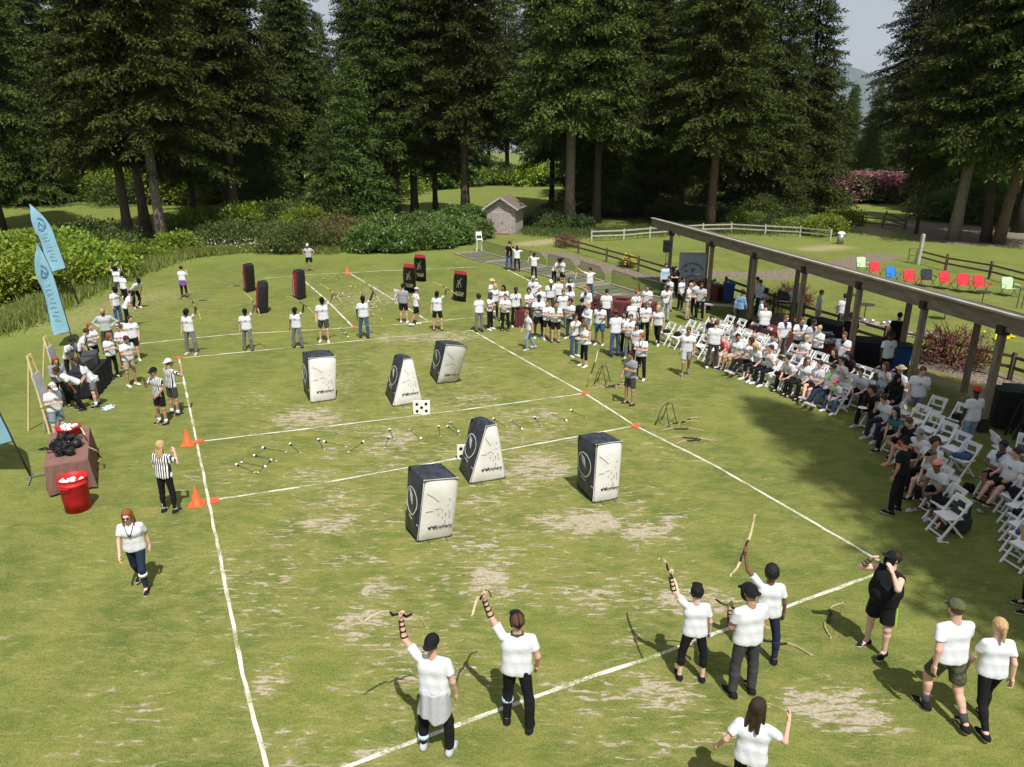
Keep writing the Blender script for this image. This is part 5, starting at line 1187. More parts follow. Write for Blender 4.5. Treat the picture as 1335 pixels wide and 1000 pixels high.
b = MB(); b.bar(a+nside*.06+Vector((0, 0, .42)), c+nside*.06+Vector((0, 0, .42)), .17, .06); b.build('trim_board', TRIM, S_)
b = MB(); bo = Vector((2.75, .85, -.66)); t0 = Vector((0, 0, .45))
b.add([a+t0-nside*.07, c+t0-nside*.07, c+t0+bo, a+t0+bo, a+t0-nside*.07-Vector((0, 0, .07)), c+t0-nside*.07-Vector((0, 0, .07)), c+t0+bo-Vector((0, 0, .07)), a+t0+bo-Vector((0, 0, .07))], [(0, 1, 2, 3), (7, 6, 5, 4), (0, 4, 5, 1), (1, 5, 6, 2), (2, 6, 7, 3), (3, 7, 4, 0)]); b.build('roof', ROOFM, S_)
b = MB(); b.bar(a+bk_off+Vector((0, -.3, -.45)), c+bk_off+Vector((0, -.3, -.45)), .12, .22); b.build('rear_beam', FASC, S_)
for i in range(22):
    y = 40.5-i*1.4; p = onb(y)-o0; b = MB(); b.bar(p+Vector((.05, 0, .30)), p+bo+Vector((0, 0, .30)), .05, .14); b.build('rafter', FASC, S_)
# ================================================================ fences
GRW = mat('grey_rail_wood', (.42, .40, .35), .9, .25, 4, .5, 20, stretch=(1, 1, 3)); BRW = mat('brown_rail_wood', (.13, .095, .065), .9, .3, 4, .5, 20)
def fence(pts, n, label, m, h=.95, rails=(.45, .82), group=None, pw=.12, name='rail_fence'):
    w_ = [P(*q) for q in pts]; c0 = w_[0].copy(); o = empty(name, (c0.x, c0.y, 0), 0, label, 'fence', group); tot = [0]
    for a, b in zip(w_[:-1], w_[1:]): tot.append(tot[-1]+(b-a).length)
    def at(d):
        k = max([j for j in range(len(tot)-1) if tot[j] <= d] or [0]); t = (d-tot[k])/(tot[k+1]-tot[k]); return w_[k].lerp(w_[k+1], t)-Vector((c0.x, c0.y, 0))
    ps = [at(tot[-1]*i/n*.99999) for i in range(n+1)]
    for p in ps:
        g = gz(p.x+c0.x, p.y+c0.y); b = MB(); b.box((p.x, p.y, g+h/2), (pw, pw, h)); b.box((p.x, p.y, g+h+.015), (pw*.8, pw*.8, .03)); b.build('post', m, o)
    for r_ in rails:
        for i, (a, b_) in enumerate(zip(ps[:-1], ps[1:])):
            b = MB(); j = RT.uniform(-.02, .02); b.bar(a+Vector((0, 0, r_+j+gz(a.x+c0.x, a.y+c0.y))), b_+Vector((0, 0, r_-j+gz(b_.x+c0.x, b_.y+c0.y))), .06, .11); b.build('rail', m, o)
    return o
fence([(771, 315), (818, 313), (860, 309), (905, 306), (945, 304), (1040, 309), (1082, 314)], 8, 'long grey split rail fence in front of the shady grove', GRW)
fence([(725, 321), (752, 330), (786, 340), (826, 352), (880, 371), (930, 388)], 5, 'brown split rail fence beside the bark bed right of the shed', BRW)
fence([(945, 384), (1000, 405), (1060, 428), (1130, 450), (1190, 467), (1278, 484), (1335, 501), (1400, 524)], 8, 'brown split rail fence running behind the shelter', BRW)
fence([(1196, 343), (1226, 352), (1275, 360), (1335, 376), (1400, 392)], 4, 'brown split rail fence along the golf green, right', BRW, 1.05)
fence([(1100, 292), (1117, 294), (1146, 297), (1180, 300)], 3, 'dark low fence in shadow beyond the path', BRW, 1.1, (.35, .85))
fence([(1154, 289), (1179, 299)], 1, 'short dark fence return at the far gate', BRW, 1.1, (.35, .85)); fence([(1180, 299), (1207, 286), (1226, 278)], 2, 'thin brown fence right of the far gate', BRW, 1.1, (.85,))
# weathered tall post at fence end
b = MB(); b.box((0, 0, 1.0), (.2, .2, 2.0)); b.box((0, 0, 2.02), (.15, .15, .05)); o = b.build('wooden_post', GRW, None, bevel=.02); o.location = P(1196, 345); o.rotation_euler = (0, rad(2), .3); tag(o, 'tall weathered grey post at the end of the golf green fence', 'post')
b = MB(); b.tube([(-.25, 0, 0), (-.25, 0, 1.0), (.25, 0, 1.0), (.25, 0, 0)], .03, 6); b.tube([(-.25, 0, .5), (.25, 0, .5)], .02, 6); o = b.build('green_hoop', mat('green_paint', (.03, .12, .04), .6), None); o.location = P(1188, 343); tag(o, 'small dark green metal frame beside the tall grey post', 'frame')
# ================================================================ shed
SHW = mat('silver_weathered_cedar', (.42, .37, .35), .9, .35, 3, .7, 16, stretch=(1, 1, 7)); SHR = mat('mossy_roof', (.15, .125, .095), .95, .45, 6, .7, 20); SHD = mat('dark_gap', (.04, .035, .03), .9)
sp = P(660, 305); s_ = empty('garden_shed', (sp.x-.1, sp.y+1.5, 0), rad(-14), 'small weathered wooden shed with gabled roof and double door', 'shed')
W_, D_, H_ = 2.65, 3.0, 2.35
b = MB(); b.box((0, 0, H_/2), (W_, D_, H_)); b.add([(-W_/2, -D_/2, H_), (W_/2, -D_/2, H_), (0, -D_/2, H_+.85), (-W_/2, D_/2, H_), (W_/2, D_/2, H_), (0, D_/2, H_+.85)], [(0, 1, 2), (4, 3, 5), (0, 2, 5, 3), (2, 1, 4, 5)]); b.build('wall', SHW, s_)
for k in range(14):
    b = MB(); b.box((0, -D_/2-.012, .16+k*.16), (W_*.99, .02, .012)); b.build('siding_gap', SHD, s_) if False else None
b = MB()
for k in range(1, 16): b.box((0, -D_/2-.014, .155*k), (W_*.985, .028, .125))
for k in range(1, 16): b.box((-W_/2-.014, 0, .155*k), (.028, D_*.985, .125))
b.build('siding', SHW, s_)
for s in (-1, 1):
    b = MB(); b.box((.1+s*.44, -D_/2-.05, 1.0), (.86, .05, 1.9)); d = b.build('door', SHW, s_)
    b = MB()
    for k in range(1, 6): b.box((.1+s*.44-.43+k*.143, -D_/2-.079, 1.0), (.012, .006, 1.86))
    b.box((.1+s*.06, -D_/2-.085, 1.0), (.03, .02, .16)); b.build('handle', SHD, d)
for s in (-1, 1):
    b = MB(); n = Vector((s*.85, 0, W_/2)).normalized(); e0 = Vector((0, 0, H_+.9)); e1 = Vector((s*(W_/2+.35), 0, H_-.16)); mid = (e0+e1)/2; L_ = (e1-e0).length
    b.box(mid, (L_, D_+.7, .07), R=Matrix.Rotation(math.atan2(-(e1-e0).z*(1), (e1-e0).x*1), 3, 'Y')); b.build('roof', SHR, s_)
    b = MB(); b.bar(e0+Vector((0, -D_/2-.37, -.03)), e1+Vector((0, -D_/2-.37, -.03)), .04, .16); b.build('barge_board', SHW, s_)
b = MB(); b.box((0, -D_/2-.3, .04), (1.6, .5, .06)); b.build('step', mat('rust_step', (.25, .08, .04), .9), s_)
# ================================================================ practice bays (timber kerb, mat and low net)
TIM = mat('timber_edging', (.30, .25, .20), .9, .2, 6, .4, 20); MATG = mat('driving_mat', (.10, .115, .085), .9, .2, 20); 
def net_mat():
    m = bpy.data.materials.new('green_net'); m.use_nodes = True; t = m.node_tree; b = t.nodes['Principled BSDF']; b.inputs['Base Color'].default_value = (.03, .07, .045, 1); b.inputs['Roughness'].default_value = .8
    tr = t.nodes.new('ShaderNodeBsdfTransparent'); mx_ = t.nodes.new('ShaderNodeMixShader'); mx_.inputs[0].default_value = .42; t.links.new(tr.outputs[0], mx_.inputs[1]); t.links.new(b.outputs[0], mx_.inputs[2]); t.links.new(mx_.outputs[0], t.nodes['Material Output'].inputs['Surface']); return m
NET = net_mat()
bays = [((592, 331), (632, 343), 14), ((634, 342), (676, 352), 12), ((676, 352), (712, 361), 11), ((712, 361), (745, 372), 10), ((752, 375), (788, 387), 11), ((790, 388), (838, 400), 11)]
for i, (a, b_, dd) in enumerate(bays):
    a, b_ = P(*a), P(*b_); d = (b_-a).normalized(); n = Vector((-d.y, d.x, 0)); n = n if n.y > 0 else -n; L_ = (b_-a).length; c = (a+b_)/2
    o = empty('practice_bay', c, math.atan2(d.y, d.x), ['timber edged practice bay mat left of the white high chair', 'practice bay mat below the shed', 'practice bay mat behind the two masked girls', 'practice bay with net right of the bark bed', 'practice bay net behind the kneeling bow drawer', 'practice bay net at the end nearest the shelter'][i], 'practice bay', 'golf practice bays')
    b = MB()
    for y in (0, 2.2): b.box((0, y, .04), (L_*.98, .12, .09))
    for x in (-.49*L_, .49*L_): b.box((x, 1.1, .038), (.12, 2.1, .085))
    b.build('timber_edging', TIM, o); b = MB(); b.box((-.24*L_, 1.1, .025), (L_*.36, 1.6, .03)); b.box((.25*L_, 1.1, .025), (L_*.36, 1.6, .03)); b.build('mat', MATG, o)
    b = MB(); b.tube([(-.48*L_, 2.3, 0), (-.48*L_, 2.3, .75), (-.44*L_, 2.3, .85), (.30*L_, 2.3, .80), (.46*L_, 2.3, .45), (.48*L_, 2.3, 0)], .022, 6); b.build('net_frame', MATG, o)
    b = MB(); b.add([(-.47*L_, 2.3, .05), (.47*L_, 2.3, .05), (.45*L_, 2.3, .45), (.30*L_, 2.3, .79), (-.44*L_, 2.3, .84), (-.47*L_, 2.3, .75)], [(0, 1, 2, 3, 4, 5)]); b.build('net', NET, o)
# white high chair
b = MB(); o = empty('high_chair', P(625, 328), .2, 'white wooden high chair standing on the practice mats', 'chair')
for x in (-.22, .22):
    for y in (-.2, .2): b = MB(); b.bar((x, y, 0), (x*.9, y, 1.0 if y < 0 else 1.5), .05); b.build('leg', CHW, o)
b = MB(); b.box((0, 0, .92), (.46, .42, .05)); b.build('seat', CHW, o); b = MB(); b.box((0, .2, 1.32), (.42, .04, .28)); b.build('backrest', CHW, o)
# ================================================================ camp chairs on the lawn behind
def camp_chair(px, py, m, rz, label):
    p = P(px, py); o = empty('camp_chair', p, rz, label, 'camp chair', 'camp chairs in a row on the far lawn')
    b = MB(); b.add([(-.30, -.25, .44), (.30, -.25, .44), (.27, .2, .38), (-.27, .2, .38), (-.30, -.25, .42), (.30, -.25, .42), (.27, .2, .36), (-.27, .2, .36)], [(0, 1, 2, 3), (7, 6, 5, 4), (0, 4, 5, 1), (1, 5, 6, 2), (2, 6, 7, 3), (3, 7, 4, 0)]); b.build('seat', m, o)
    b = MB(); b.add([(-.27, .2, .38), (.27, .2, .38), (.30, .36, .90), (.18, .38, .96), (-.18, .38, .96), (-.30, .36, .90), (-.27, .22, .38), (.27, .22, .38), (.30, .38, .90), (.18, .40, .96), (-.18, .40, .96), (-.30, .38, .90)], [(0, 1, 2, 3, 4, 5), (11, 10, 9, 8, 7, 6), (0, 6, 7, 1), (1, 7, 8, 2), (2, 8, 9, 3), (3, 9, 10, 4), (4, 10, 11, 5), (5, 11, 6, 0)]); b.build('backrest', m, o)
    for s in (-1, 1):
        b = MB(); b.box((s*.34, -.02, .62), (.09, .44, .03)); b.build('armrest', m, o)
    b = MB()
    for s in (-1, 1): b.tube([(s*.34, -.26, 0), (s*.30, .2, .38), (s*.31, .37, .88)], .013, 5); b.tube([(s*.34, .3, 0), (s*.33, -.24, .62)], .013, 5)
    b.tube([(-.34, -.26, .01), (.34, .3, .01)], .012, 5); b.tube([(.34, -.26, .01), (-.34, .3, .01)], .012, 5); b.build('frame', SHAFT, o)
RC = mat('red_canvas', (.72, .04, .055), .8, .1, 8); BC = mat('blue_canvas', (.03, .20, .50), .8); KC = mat('black_canvas', (.03, .035, .045), .8); GC = mat('pale_green_canvas', (.45, .62, .38), .8)
for x, y, m, r_, l in [(1124, 356, GC, .1, 'pale green camp chair mostly hidden by the shelter roof'), (1141, 363, RC, .1, 'red camp chair left of the blue one'), (1163, 370, BC, .2, 'blue camp chair in the row'), (1186, 375, RC, 0, 'red camp chair between the blue and the black one'), (1208, 374, KC, -.1, 'black camp chair in the row'), (1233, 377, RC, .2, 'red camp chair just right of the black one'), (1256, 381, RC, -.1, 'red camp chair in the middle of the three right ones'), (1278, 383, RC, .1, 'red camp chair nearest the pale green one'), (1314, 386, GC, -.05, 'pale green camp chair alone at the right end')]:
    camp_chair(x, y, m, r_, l)
# litter bin on the lawn, stake tables
o = empty('litter_bin', P(1095, 318), 0, 'small grey litter bin on the lawn behind the shelter', 'bin'); b = MB(); b.lathe([(0, .02), (.26, .02), (.28, .80), (0, .80)]); b.build('body', GALV, o, True); b = MB(); b.lathe([(.30, .80), (.30, .86), (.2, .98), (0, 1.0)]); b.build('lid', CHW, o, True)
for i, (x, y, l) in enumerate([(1126, 418, 'black round stake table standing left of a post'), (1107, 404, 'black round stake table furthest left on the lawn'), (1231, 417, 'black round stake table below the red camp chairs'), (1279, 400, 'black stake table hidden behind the shelter roof')]):
    o = empty('stake_table', P(x, y), 0, l, 'table', 'round stake tables'); b = MB(); b.tube([(0, 0, 0), (0, 0, .75)], .02, 6); b.build('pole', SHAFT, o); b = MB(); b.lathe([(0, .74), (.36, .74), (.36, .77), (0, .77)]); b.build('top', SHAFT, o)
b = MB(); b.tube([(0, 0, 0), (0, 0, 1.0)], .02, 6); b.tube([(.25, 0, 0), (.25, 0, 1.0)], .02, 6); b.tube([(0, 0, .9), (.25, 0, .9)], .015, 6); o = b.build('golf_bag_stand', SHAFT, None); o.location = P(1325, 402); tag(o, 'thin metal golf bag stand right of the pale green chair', 'stand')
o = empty('garden_sprinkler', P(1308, 443), .4, 'yellow sprinkler toy lying on the lawn behind the shelter', 'sprinkler'); b = MB(); b.tube([(-.5, 0, .04), (-.2, .2, .25), (.1, -.1, .3), (.4, .1, .1), (.7, .0, .04)], .05, 8); b.build('hose', mat('yellow_plastic', (.75, .6, .03), .5), o, True); b = MB(); b.box((.1, 0, .15), (.3, .25, .25)); b.build('body', mat('yellow_plastic', (.75, .6, .03), .5), o, bevel=.03)
b = MB(); b.ball((0, 0, .06), .07); o = b.build('ball', mat('yellow_plastic', (.75, .6, .03), .5), None, True); o.location = P(1283, 435); tag(o, 'yellow ball on the lawn left of the sprinkler', 'ball')
# ================================================================ tables and party gear
CLM = mat('maroon_tablecloth', (.105, .026, .024), .85, .15, 5, .3, 10); CLBR = mat('brown_tablecloth', (.20, .105, .085), .85, .12, 5, .3, 10); CLK = mat('black_tablecloth', (.012, .012, .014), .8, .2, 5); STEEL = mat('steel_tray', (.55, .56, .57), .3, .1, 10, metal=.8); BREAD = mat('bread', (.55, .36, .16), .8, .3, 9); BLUEP = mat('blue_plastic', (.015, .07, .22), .45, .1, 5); WD = mat('bench_wood', (.38, .31, .25), .85, .25, 5)
def cloth_table(loc, rz, L_, W_, m, label, group=None, h=.76, items=()):
    o = empty('folding_table', (loc[0], loc[1], 0), rz, label, 'table', group)
    b = MB(); b.box((0, 0, h-.03), (L_-.04, W_-.04, .04)); b.build('tabletop', WD, o)
    for sx in (-1, 1):
        for sy in (-1, 1): b = MB(); b.tube([(sx*(L_/2-.12), sy*(W_/2-.1), 0), (sx*(L_/2-.12), sy*(W_/2-.1), h-.05)], .016, 6); b.build('leg', SHAFT, o)
    # draped cloth with folds (lies on the table: a thing of its own)
    n = 56; V = []; F_ = []; per = []
    for k in range(n):
        t = k/n*4; s = int(t); f = t-s; cs = [(-1, -1), (1, -1), (1, 1), (-1, 1)]; a_ = cs[s]; b2 = cs[(s+1) % 4]; per.append(((a_[0]+(b2[0]-a_[0])*f), (a_[1]+(b2[1]-a_[1])*f)))
    for j, (zz, ex, wv) in enumerate(((h-.004, 0, 0), (h-.03, .012, 0), (h*.6, .03, .012), (.05, .065, .035))):
        for k, (x, y) in enumerate(per):
            r_ = ex+wv*math.sin(k*1.9+j*.3); V.append((x*(L_/2)+math.copysign(min(1, abs(x)**3), x)*r_, y*(W_/2)+math.copysign(min(1, abs(y)**3), y)*r_, zz))
    for j in range(3):
        for k in range(n): F_.append((j*n+k, j*n+(k+1) % n, (j+1)*n+(k+1) % n, (j+1)*n+k)[::-1])
    F_.append(tuple(range(n)))
    me = bpy.data.meshes.new('tablecloth'); me.from_pydata(V, [], F_); me.materials.append(m); me.update(); c = link('tablecloth', me); c.location = (loc[0], loc[1], .004); c.rotation_euler = (0, 0, rz)
    tag(c, {'CL': ''}.get(label, '')+m.name.replace('_', ' ').replace('tablecloth', 'cloth')+' draped over the '+label.replace('table ', '', 1) if False else m.name.split('_')[0]+' cloth draped over '+('the ' if not label.startswith('the') else '')+label, 'tablecloth', 'draped tablecloths'); return o
def tloc(px, py): p = P(px, py); return p
def rz_of(p, q): d = P(*q)-P(*p); return math.atan2(d.y, d.x)
# gear table, lower left
ta, tb = P(68, 636), P(123, 643); tdir = rad(118)
gl = P(97, 618); gq = P(104, 585)-P(98, 655); grz = math.atan2(gq.y, gq.x)
cloth_table(gl, grz, 2.2, .85, CLBR, 'gear table in the left foreground')
def gl_(x, y, z=.77): c, s = math.cos(grz), math.sin(grz); return Vector((gl.x+x*c-y*s, gl.y+x*s+y*c, z))
for i in range(11):
    x = -.68+.11*i+RT.uniform(-.05, .05); y = RT.uniform(-.28, .28); c = link('face_mask', head_part('mask' if i % 4 else 'helmet')); om(c, 0, PLB); c.location = gl_(x, y, .85+.05*(i % 3 == 0)); c.rotation_euler = (RT.uniform(-2.2, 1.2), RT.uniform(-.8, .8), RT.uniform(0, 6)); c.scale = (1.1, 1.0, .9)
    tag(c, 'black protective face mask in the pile on the gear table', 'mask', 'face masks piled on the gear table')
for i in range(16):
    b = MB(); b.tube([(0, 0, 0), (.1, .04, .04), (.2, -.02, .02), (.3, .05, .0)], .022, 6); b.tube([(.05, 0, 0), (.1, .12, .03), (.2, .1, .02)], .015, 6); o = b.build('arm_guard', PLB if i % 3 else mat('grey_strap', (.2, .2, .21), .8), None, True); o.location = gl_(RT.uniform(-.8, .5), RT.uniform(-.3, .3), .80+.03*(i % 3)); o.rotation_euler = (0, 0, RT.uniform(0, 6)); tag(o, 'strappy arm guard lying on the gear table', 'arm guard', 'arm guards on the gear table')
def tub(loc, r, h, m, name, label, n=10):
    o = empty(name, loc, 0, label, 'bin' if h > .4 else 'tub'); b = MB(); b.lathe([(0, .01), (r*.88, .01), (r*.89, h*.3), (r*.92, h*.32), (r*.96, h*.78), (r, h*.80), (r, h*.86), (r*.97, h*.86), (r*1.03, h*.98), (r*1.06, h), (r*1.0, h), (r*.93, h*.82), (r*.88, h*.72), (0, h*.70)], n=28); b.build('body', m, o, True)
    if h > .4:
        for s in (-1, 1): b = MB(); b.tube([(-.1, s*r*1.0, h*.84), (-.08, s*(r+.06), h*.82), (.08, s*(r+.06), h*.82), (.1, s*r*1.0, h*.84)], .014, 6); b.build('handle', m, o)
    for k in range(n):
        a = RT.uniform(0, 6.28); q = r*.72*math.sqrt(RT.random()); b = MB(); b.tube([(0, 0, -.03), (0, 0, -.02), (0, 0, .02), (0, 0, .03)], [.028, .036, .036, .024], 10); c = b.build('foam_arrow_tip', FOAM, None, True); c.location = (loc[0]+q*math.cos(a), loc[1]+q*math.sin(a), loc[2]+h*.82+RT.uniform(0, .07)); c.rotation_euler = (RT.uniform(0, 3), RT.uniform(0, 3), 0)
        c.scale = (1.35,)*3; tag(c, 'white foam arrow tip in '+label, 'foam tip', 'foam tips in the '+('bin' if h > .4 else 'tub'))
    return o
rb = P(92, 672); tub((rb.x, rb.y+.3, 0), .29, .78, REDP, 'round_bin', 'round red plastic bin in front of the gear table', 16)
tub(tuple(gl_(.78, 0, .765)), .27, .20, REDP, 'round_tub', 'red tub on the gear table')
bow(frame_M(gl_(.5, -.25, .98), (.55, -.62, .2), (0, 0, 1)), 'bow lying across the red tub on the gear table'); bow(frame_M((gl_(-.1, -.60, .42)), (.35, -.8, .75), (1, 0, 0)), 'bow leaning on the right side of the gear table')
# score table group, upper left
g2 = P(97, 520); cloth_table((g2.x, g2.y+.9, 0), rad(105), 1.9, .8, CLK, 'sign-in table behind the gear table')
for i, (x, y, r_) in enumerate([(84, 508, .2), (103, 500, -.2), (80, 520, .6)]):
    b = MB(); b.box((0, 0, .19), (.60, .44, .38)); o = b.build('equipment_case', mat('charcoal_case', (.05, .052, .06), .6), None, bevel=.03); p = P(x, y); o.location = (g2.x+[-.1, .15, -.05][i], g2.y+.9+[.5, -.35, 1.2][i], .765) if i < 2 else (p.x, p.y, 0); o.rotation_euler = (0, 0, 1.8+r_); tag(o, ['grey case at the far end of the sign-in table', 'grey case at the near end of the sign-in table', 'grey case on the grass under the wooden easel'][i], 'case')
def easel(px, py, rz, label, hh=2.1, board=True):
    o = empty('easel', P(px, py), rz, label, 'easel', 'wooden display easels'); m = mat('pine_wood', (.62, .48, .24), .7, .1, 8)
    for x, y in ((-.38, -.25), (.38, -.25), (0, .45)): b = MB(); b.bar((x, y, 0), (x*.25, .02, hh), .045); b.build('leg', m, o)
    if board:
        b = MB(); b.box((0, -.10, 1.25), (.5, .03, .85), R=Matrix.Rotation(rad(-7), 3, 'X')); b.build('board', mat('pale_board', (.50, .52, .56), .6, .3, 3), o); b = MB(); b.box((0, -.16, .78), (.66, .06, .04)); b.build('ledge', m, o)
easel(60, 560, rad(100), 'wooden easel with a pale board left of the white capped woman', 2.2); easel(76, 518, rad(105), 'wooden easel with a board behind the grey hooded woman', 2.0)
b = MB(); b.box((0, 0, .3), (.5, .03, .6)); 
for s in (-.2, .2): b.tube([(s, -.2, 0), (s, 0, .6), (s, .2, 0)], .015, 6)
o = b.build('metal_stand', GALV, None); o.location = P(72, 562); tag(o, 'low white metal stand at the foot of the wooden easel', 'stand')
# ---- feather banners
FL = mat('banner_blue', (.25, .47, .60), .7, .08, 3, .15, 6); FLD = mat('banner_edge', (.02, .07, .09), .7); FLP = mat('banner_print', (.34, .54, .66), .8, .3, 20); FLN = mat('banner_navy_print', (.16, .25, .42), .8, .3, 20)
def feather(base, top_h, W_, rz, label, lean, bot=1.1, curve=.9, txt='WELCOME'):
    o = empty('feather_banner', base, rz, label, 'banner', 'blue feather banners'); o.rotation_euler = (lean[0], lean[1], rz)
    n = 22
    def edge(t): # pole side, t 0 bottom..1 tip
        z = bot+(top_h-bot)*t; x = -curve*max(0, t-.55)**2.0*W_*4.4; return Vector((x, 0, z))
    def far(t):
        z = bot+(top_h-bot)*t; w_ = W_*(1-.0*t) if t < .6 else W_*(1-((t-.6)/.4)**1.6); w_ = max(w_, .02); e = edge(t); return e+Vector((-w_*(.94+.06*math.sin(t*9)), .06*math.sin(t*6), -.10*w_))
    b = MB(); V = []; F_ = []; m_ = 7
    for i in range(n+1):
        t = i/n; a, c = edge(t), far(t)
        for j in range(m_+1): u = j/m_; q = a.lerp(c, u)+Vector((0, .05*math.sin(u*5+t*8)*u, 0)); V.append(q)
    for i in range(n):
        for j in range(m_): q = i*(m_+1)+j; F_.append((q, q+1, q+m_+2, q+m_+1))
    b.add(V, F_); N0 = len(V); b.add([v+Vector((0, .004, 0)) for v in V], [f[::-1] for f in F_]); b.build('flag', FL, o, True)
    b = MB(); b.tube([far(i/n) for i in range(n+1)], .014, 5); b.tube([edge(0), far(0)], .014, 5); b.build('hem', FLD, o)
    b = MB(); b.tube([(0, 0, .05), (0, 0, bot)]+[edge(i/n)+Vector((.012, 0, 0)) for i in range(1, n+1)], [.022]*2+[.02-.008*i/n for i in range(1, n+1)], 8); b.build('pole', SHAFT, o, True)
    b = MB()
    for a in (.6, 2.2, 3.75, 5.3): b.bar((0, 0, .04), (.5*math.cos(a), .5*math.sin(a), .015), .035, .02)
    b.build('cross_base', GALV, o)
    b = MB(); cz = bot+(top_h-bot)*.70; e = edge(.70); cx = e.x-W_*.48
    for rr, nn in ((.30, 20), (.24, 20)):
        pts = [Vector((cx+W_*rr*1.05*math.cos(k*6.283/nn), -.03, cz+W_*rr*1.25*math.sin(k*6.283/nn))) for k in range(nn+1)]; b.tube(pts, .012, 4)
    b.tube([(cx-.1*W_, -.03, cz-.1), (cx, -.03, cz+.12*W_), (cx+.12*W_, -.03, cz-.08)], .03, 4); b.build('round_emblem', FLN, o)
    # faded vertical lettering
    y0 = bot+(top_h-bot)*.56; b = MB(); k = 0
    for i in range(9):
        zz = y0-i*(top_h-bot)*.05; xx = -W_*.5; s_ = W_*.17
        for pts in ([(-s_, 0), (s_, 0)], [(-s_, .0), (-s_, .06)] if i % 2 else [(s_, 0), (s_, .06)], [(-s_, .06), (s_*.3, .06)] if i % 3 else [(0, 0), (0, .07)]):
            b.bar((xx+pts[0][0], -.045, zz+pts[0][1]), (xx+pts[1][0], -.045, zz+pts[1][1]), .02, .006, up=(0, 1, 0))
    b.build('faded_lettering', FLP, o); return o
feather(P(97, 452), 4.15, .62, rad(10), 'pale blue feather banner standing behind the sign-in table', (rad(2), rad(-4)), .62, .4)
feather(P(103, 398), 5.1, .80, rad(12), 'pale blue feather banner further back, curving to the left', (rad(0), rad(-8)), 1.9, .8)
feather(P(41, 623), 4.2, 1.15, rad(-8), 'pale blue feather banner cut off by the left picture edge', (rad(4), rad(-11)), 1.0, .5)
# ---- camp sign by the shelter
SG = mat('painted_sign_grey', (.42, .46, .52), .7, .1, 3); SGD = mat('sign_dark_paint', (.03, .05, .10), .8, .3, 20); SGG = mat('sign_grey_paint', (.11, .14, .17), .8, .3, 20)
c = P(902, 384); o = empty('camp_sign', (c.x, c.y+.4, 0), rad(-8), 'grey painted camp sign board with arched dark lettering by the first posts', 'sign')
b = MB(); b.box((0, 0, 1.12), (1.42, .05, 2.15)); b.build('board', SG, o, bevel=.01)
M = Matrix.Translation((0, -.03, .98)) @ Matrix.Rotation(rad(90), 4, 'X'); text_obj('CAMP RIVERTON', .185, M, SGD, o, 'lettering', 0, .003, arc=.62)
b = MB()
for k in range(12): a = math.pi*(.12+.76*k/11); a2 = math.pi*(.12+.76*(k+1)/11); b.bar((.38*math.cos(a), -.03, .55+.42*math.sin(a)), (.38*math.cos(a2), -.03, .55+.42*math.sin(a2)), .05, .008, up=(0, 1, 0)) if k < 11 else None
b.box((.05, -.032, 1.30), (.22, .01, .10)); b.box((.02, -.032, 1.18), (.12, .01, .1)); b.box((-.32, -.032, 1.2), (.14, .01, .12)); b.build('painted_emblem', SGG, o)
for s in (-.5, .5): b = MB(); b.bar((s, .03, 1.6), (s, .7, 0), .05); b.build('brace', WD, o)
# loudspeaker
o = empty('loudspeaker', P(865, 383), 0, 'black loudspeaker on a tall thin stand beside the camp sign', 'loudspeaker'); b = MB(); b.box((0, 0, 2.55), (.34, .32, .62)); b.build('cabinet', PLB, o, bevel=.02)
b = MB(); b.tube([(0, 0, .5), (0, 0, 2.25)], .018, 6); b.build('pole', SHAFT, o)
for k in range(3): b = MB(); b.tube([(0, 0, .8), (.45*math.cos(k*2.1), .45*math.sin(k*2.1), .01)], .014, 6); b.build('leg', SHAFT, o)
# ---- maroon tables in the crowd
cloth_table(P(797, 408), rad(-25), 1.7, .8, CLM, 'table behind the standing crowd, left one', None); cloth_table(P(826, 414), rad(-25), 1.9, .8, CLM, 'table behind the standing crowd, right one', None); cloth_table(P(681, 424), rad(80), .8, .5, CLM, 'small table hidden among the left crowd', None)
for i, (x, y) in enumerate([(776, 394), (789, 397), (818, 403), (833, 404), (842, 408)]):
    c = link('face_mask', head_part('helmet')); om(c, 0, PLB); p = P(x, y, .9); c.location = (p.x, p.y, .87); c.rotation_euler = (-1, .3*i, i); tag(c, 'black face mask lying on a maroon crowd table', 'mask', 'face masks on the crowd tables')
# ---- food tables under the shelter
t1 = P(935, 396); t1.x -= .35; t1.y += 1.0; cloth_table((t1.x+.3, t1.y+.6, 0), rad(-62), 2.2, .8, CLM, 'buffet table left of the blue bin under the shelter')
def tray(loc, m, label, s=1, h=.1, cat='tray', name='food_tray'):
    o = empty(name, loc, RT.uniform(-.4, .4), label, cat); b = MB(); b.box((0, 0, .03), (.42*s, .3*s, .06)); b.build('tray', STEEL, o, bevel=.01)
    b = MB()
    for k in range(9): b.ball((RT.uniform(-.15, .15)*s, RT.uniform(-.1, .1)*s, .07+h*.4), .055, 6, 5, (1.3, 1, .8))
    b.build('food', m, o, True)
tray((t1.x+.0, t1.y+1.2, .77), BREAD, 'tray heaped with bread rolls on the buffet table'); tray((t1.x+.55, t1.y+.2, .77), FOAM, 'white napkins piled on the near end of the buffet table', .8); tray((t1.x-.1, t1.y+1.6, .77), FOAM, 'stack of white cups at the far end of the buffet table', .6, .5)
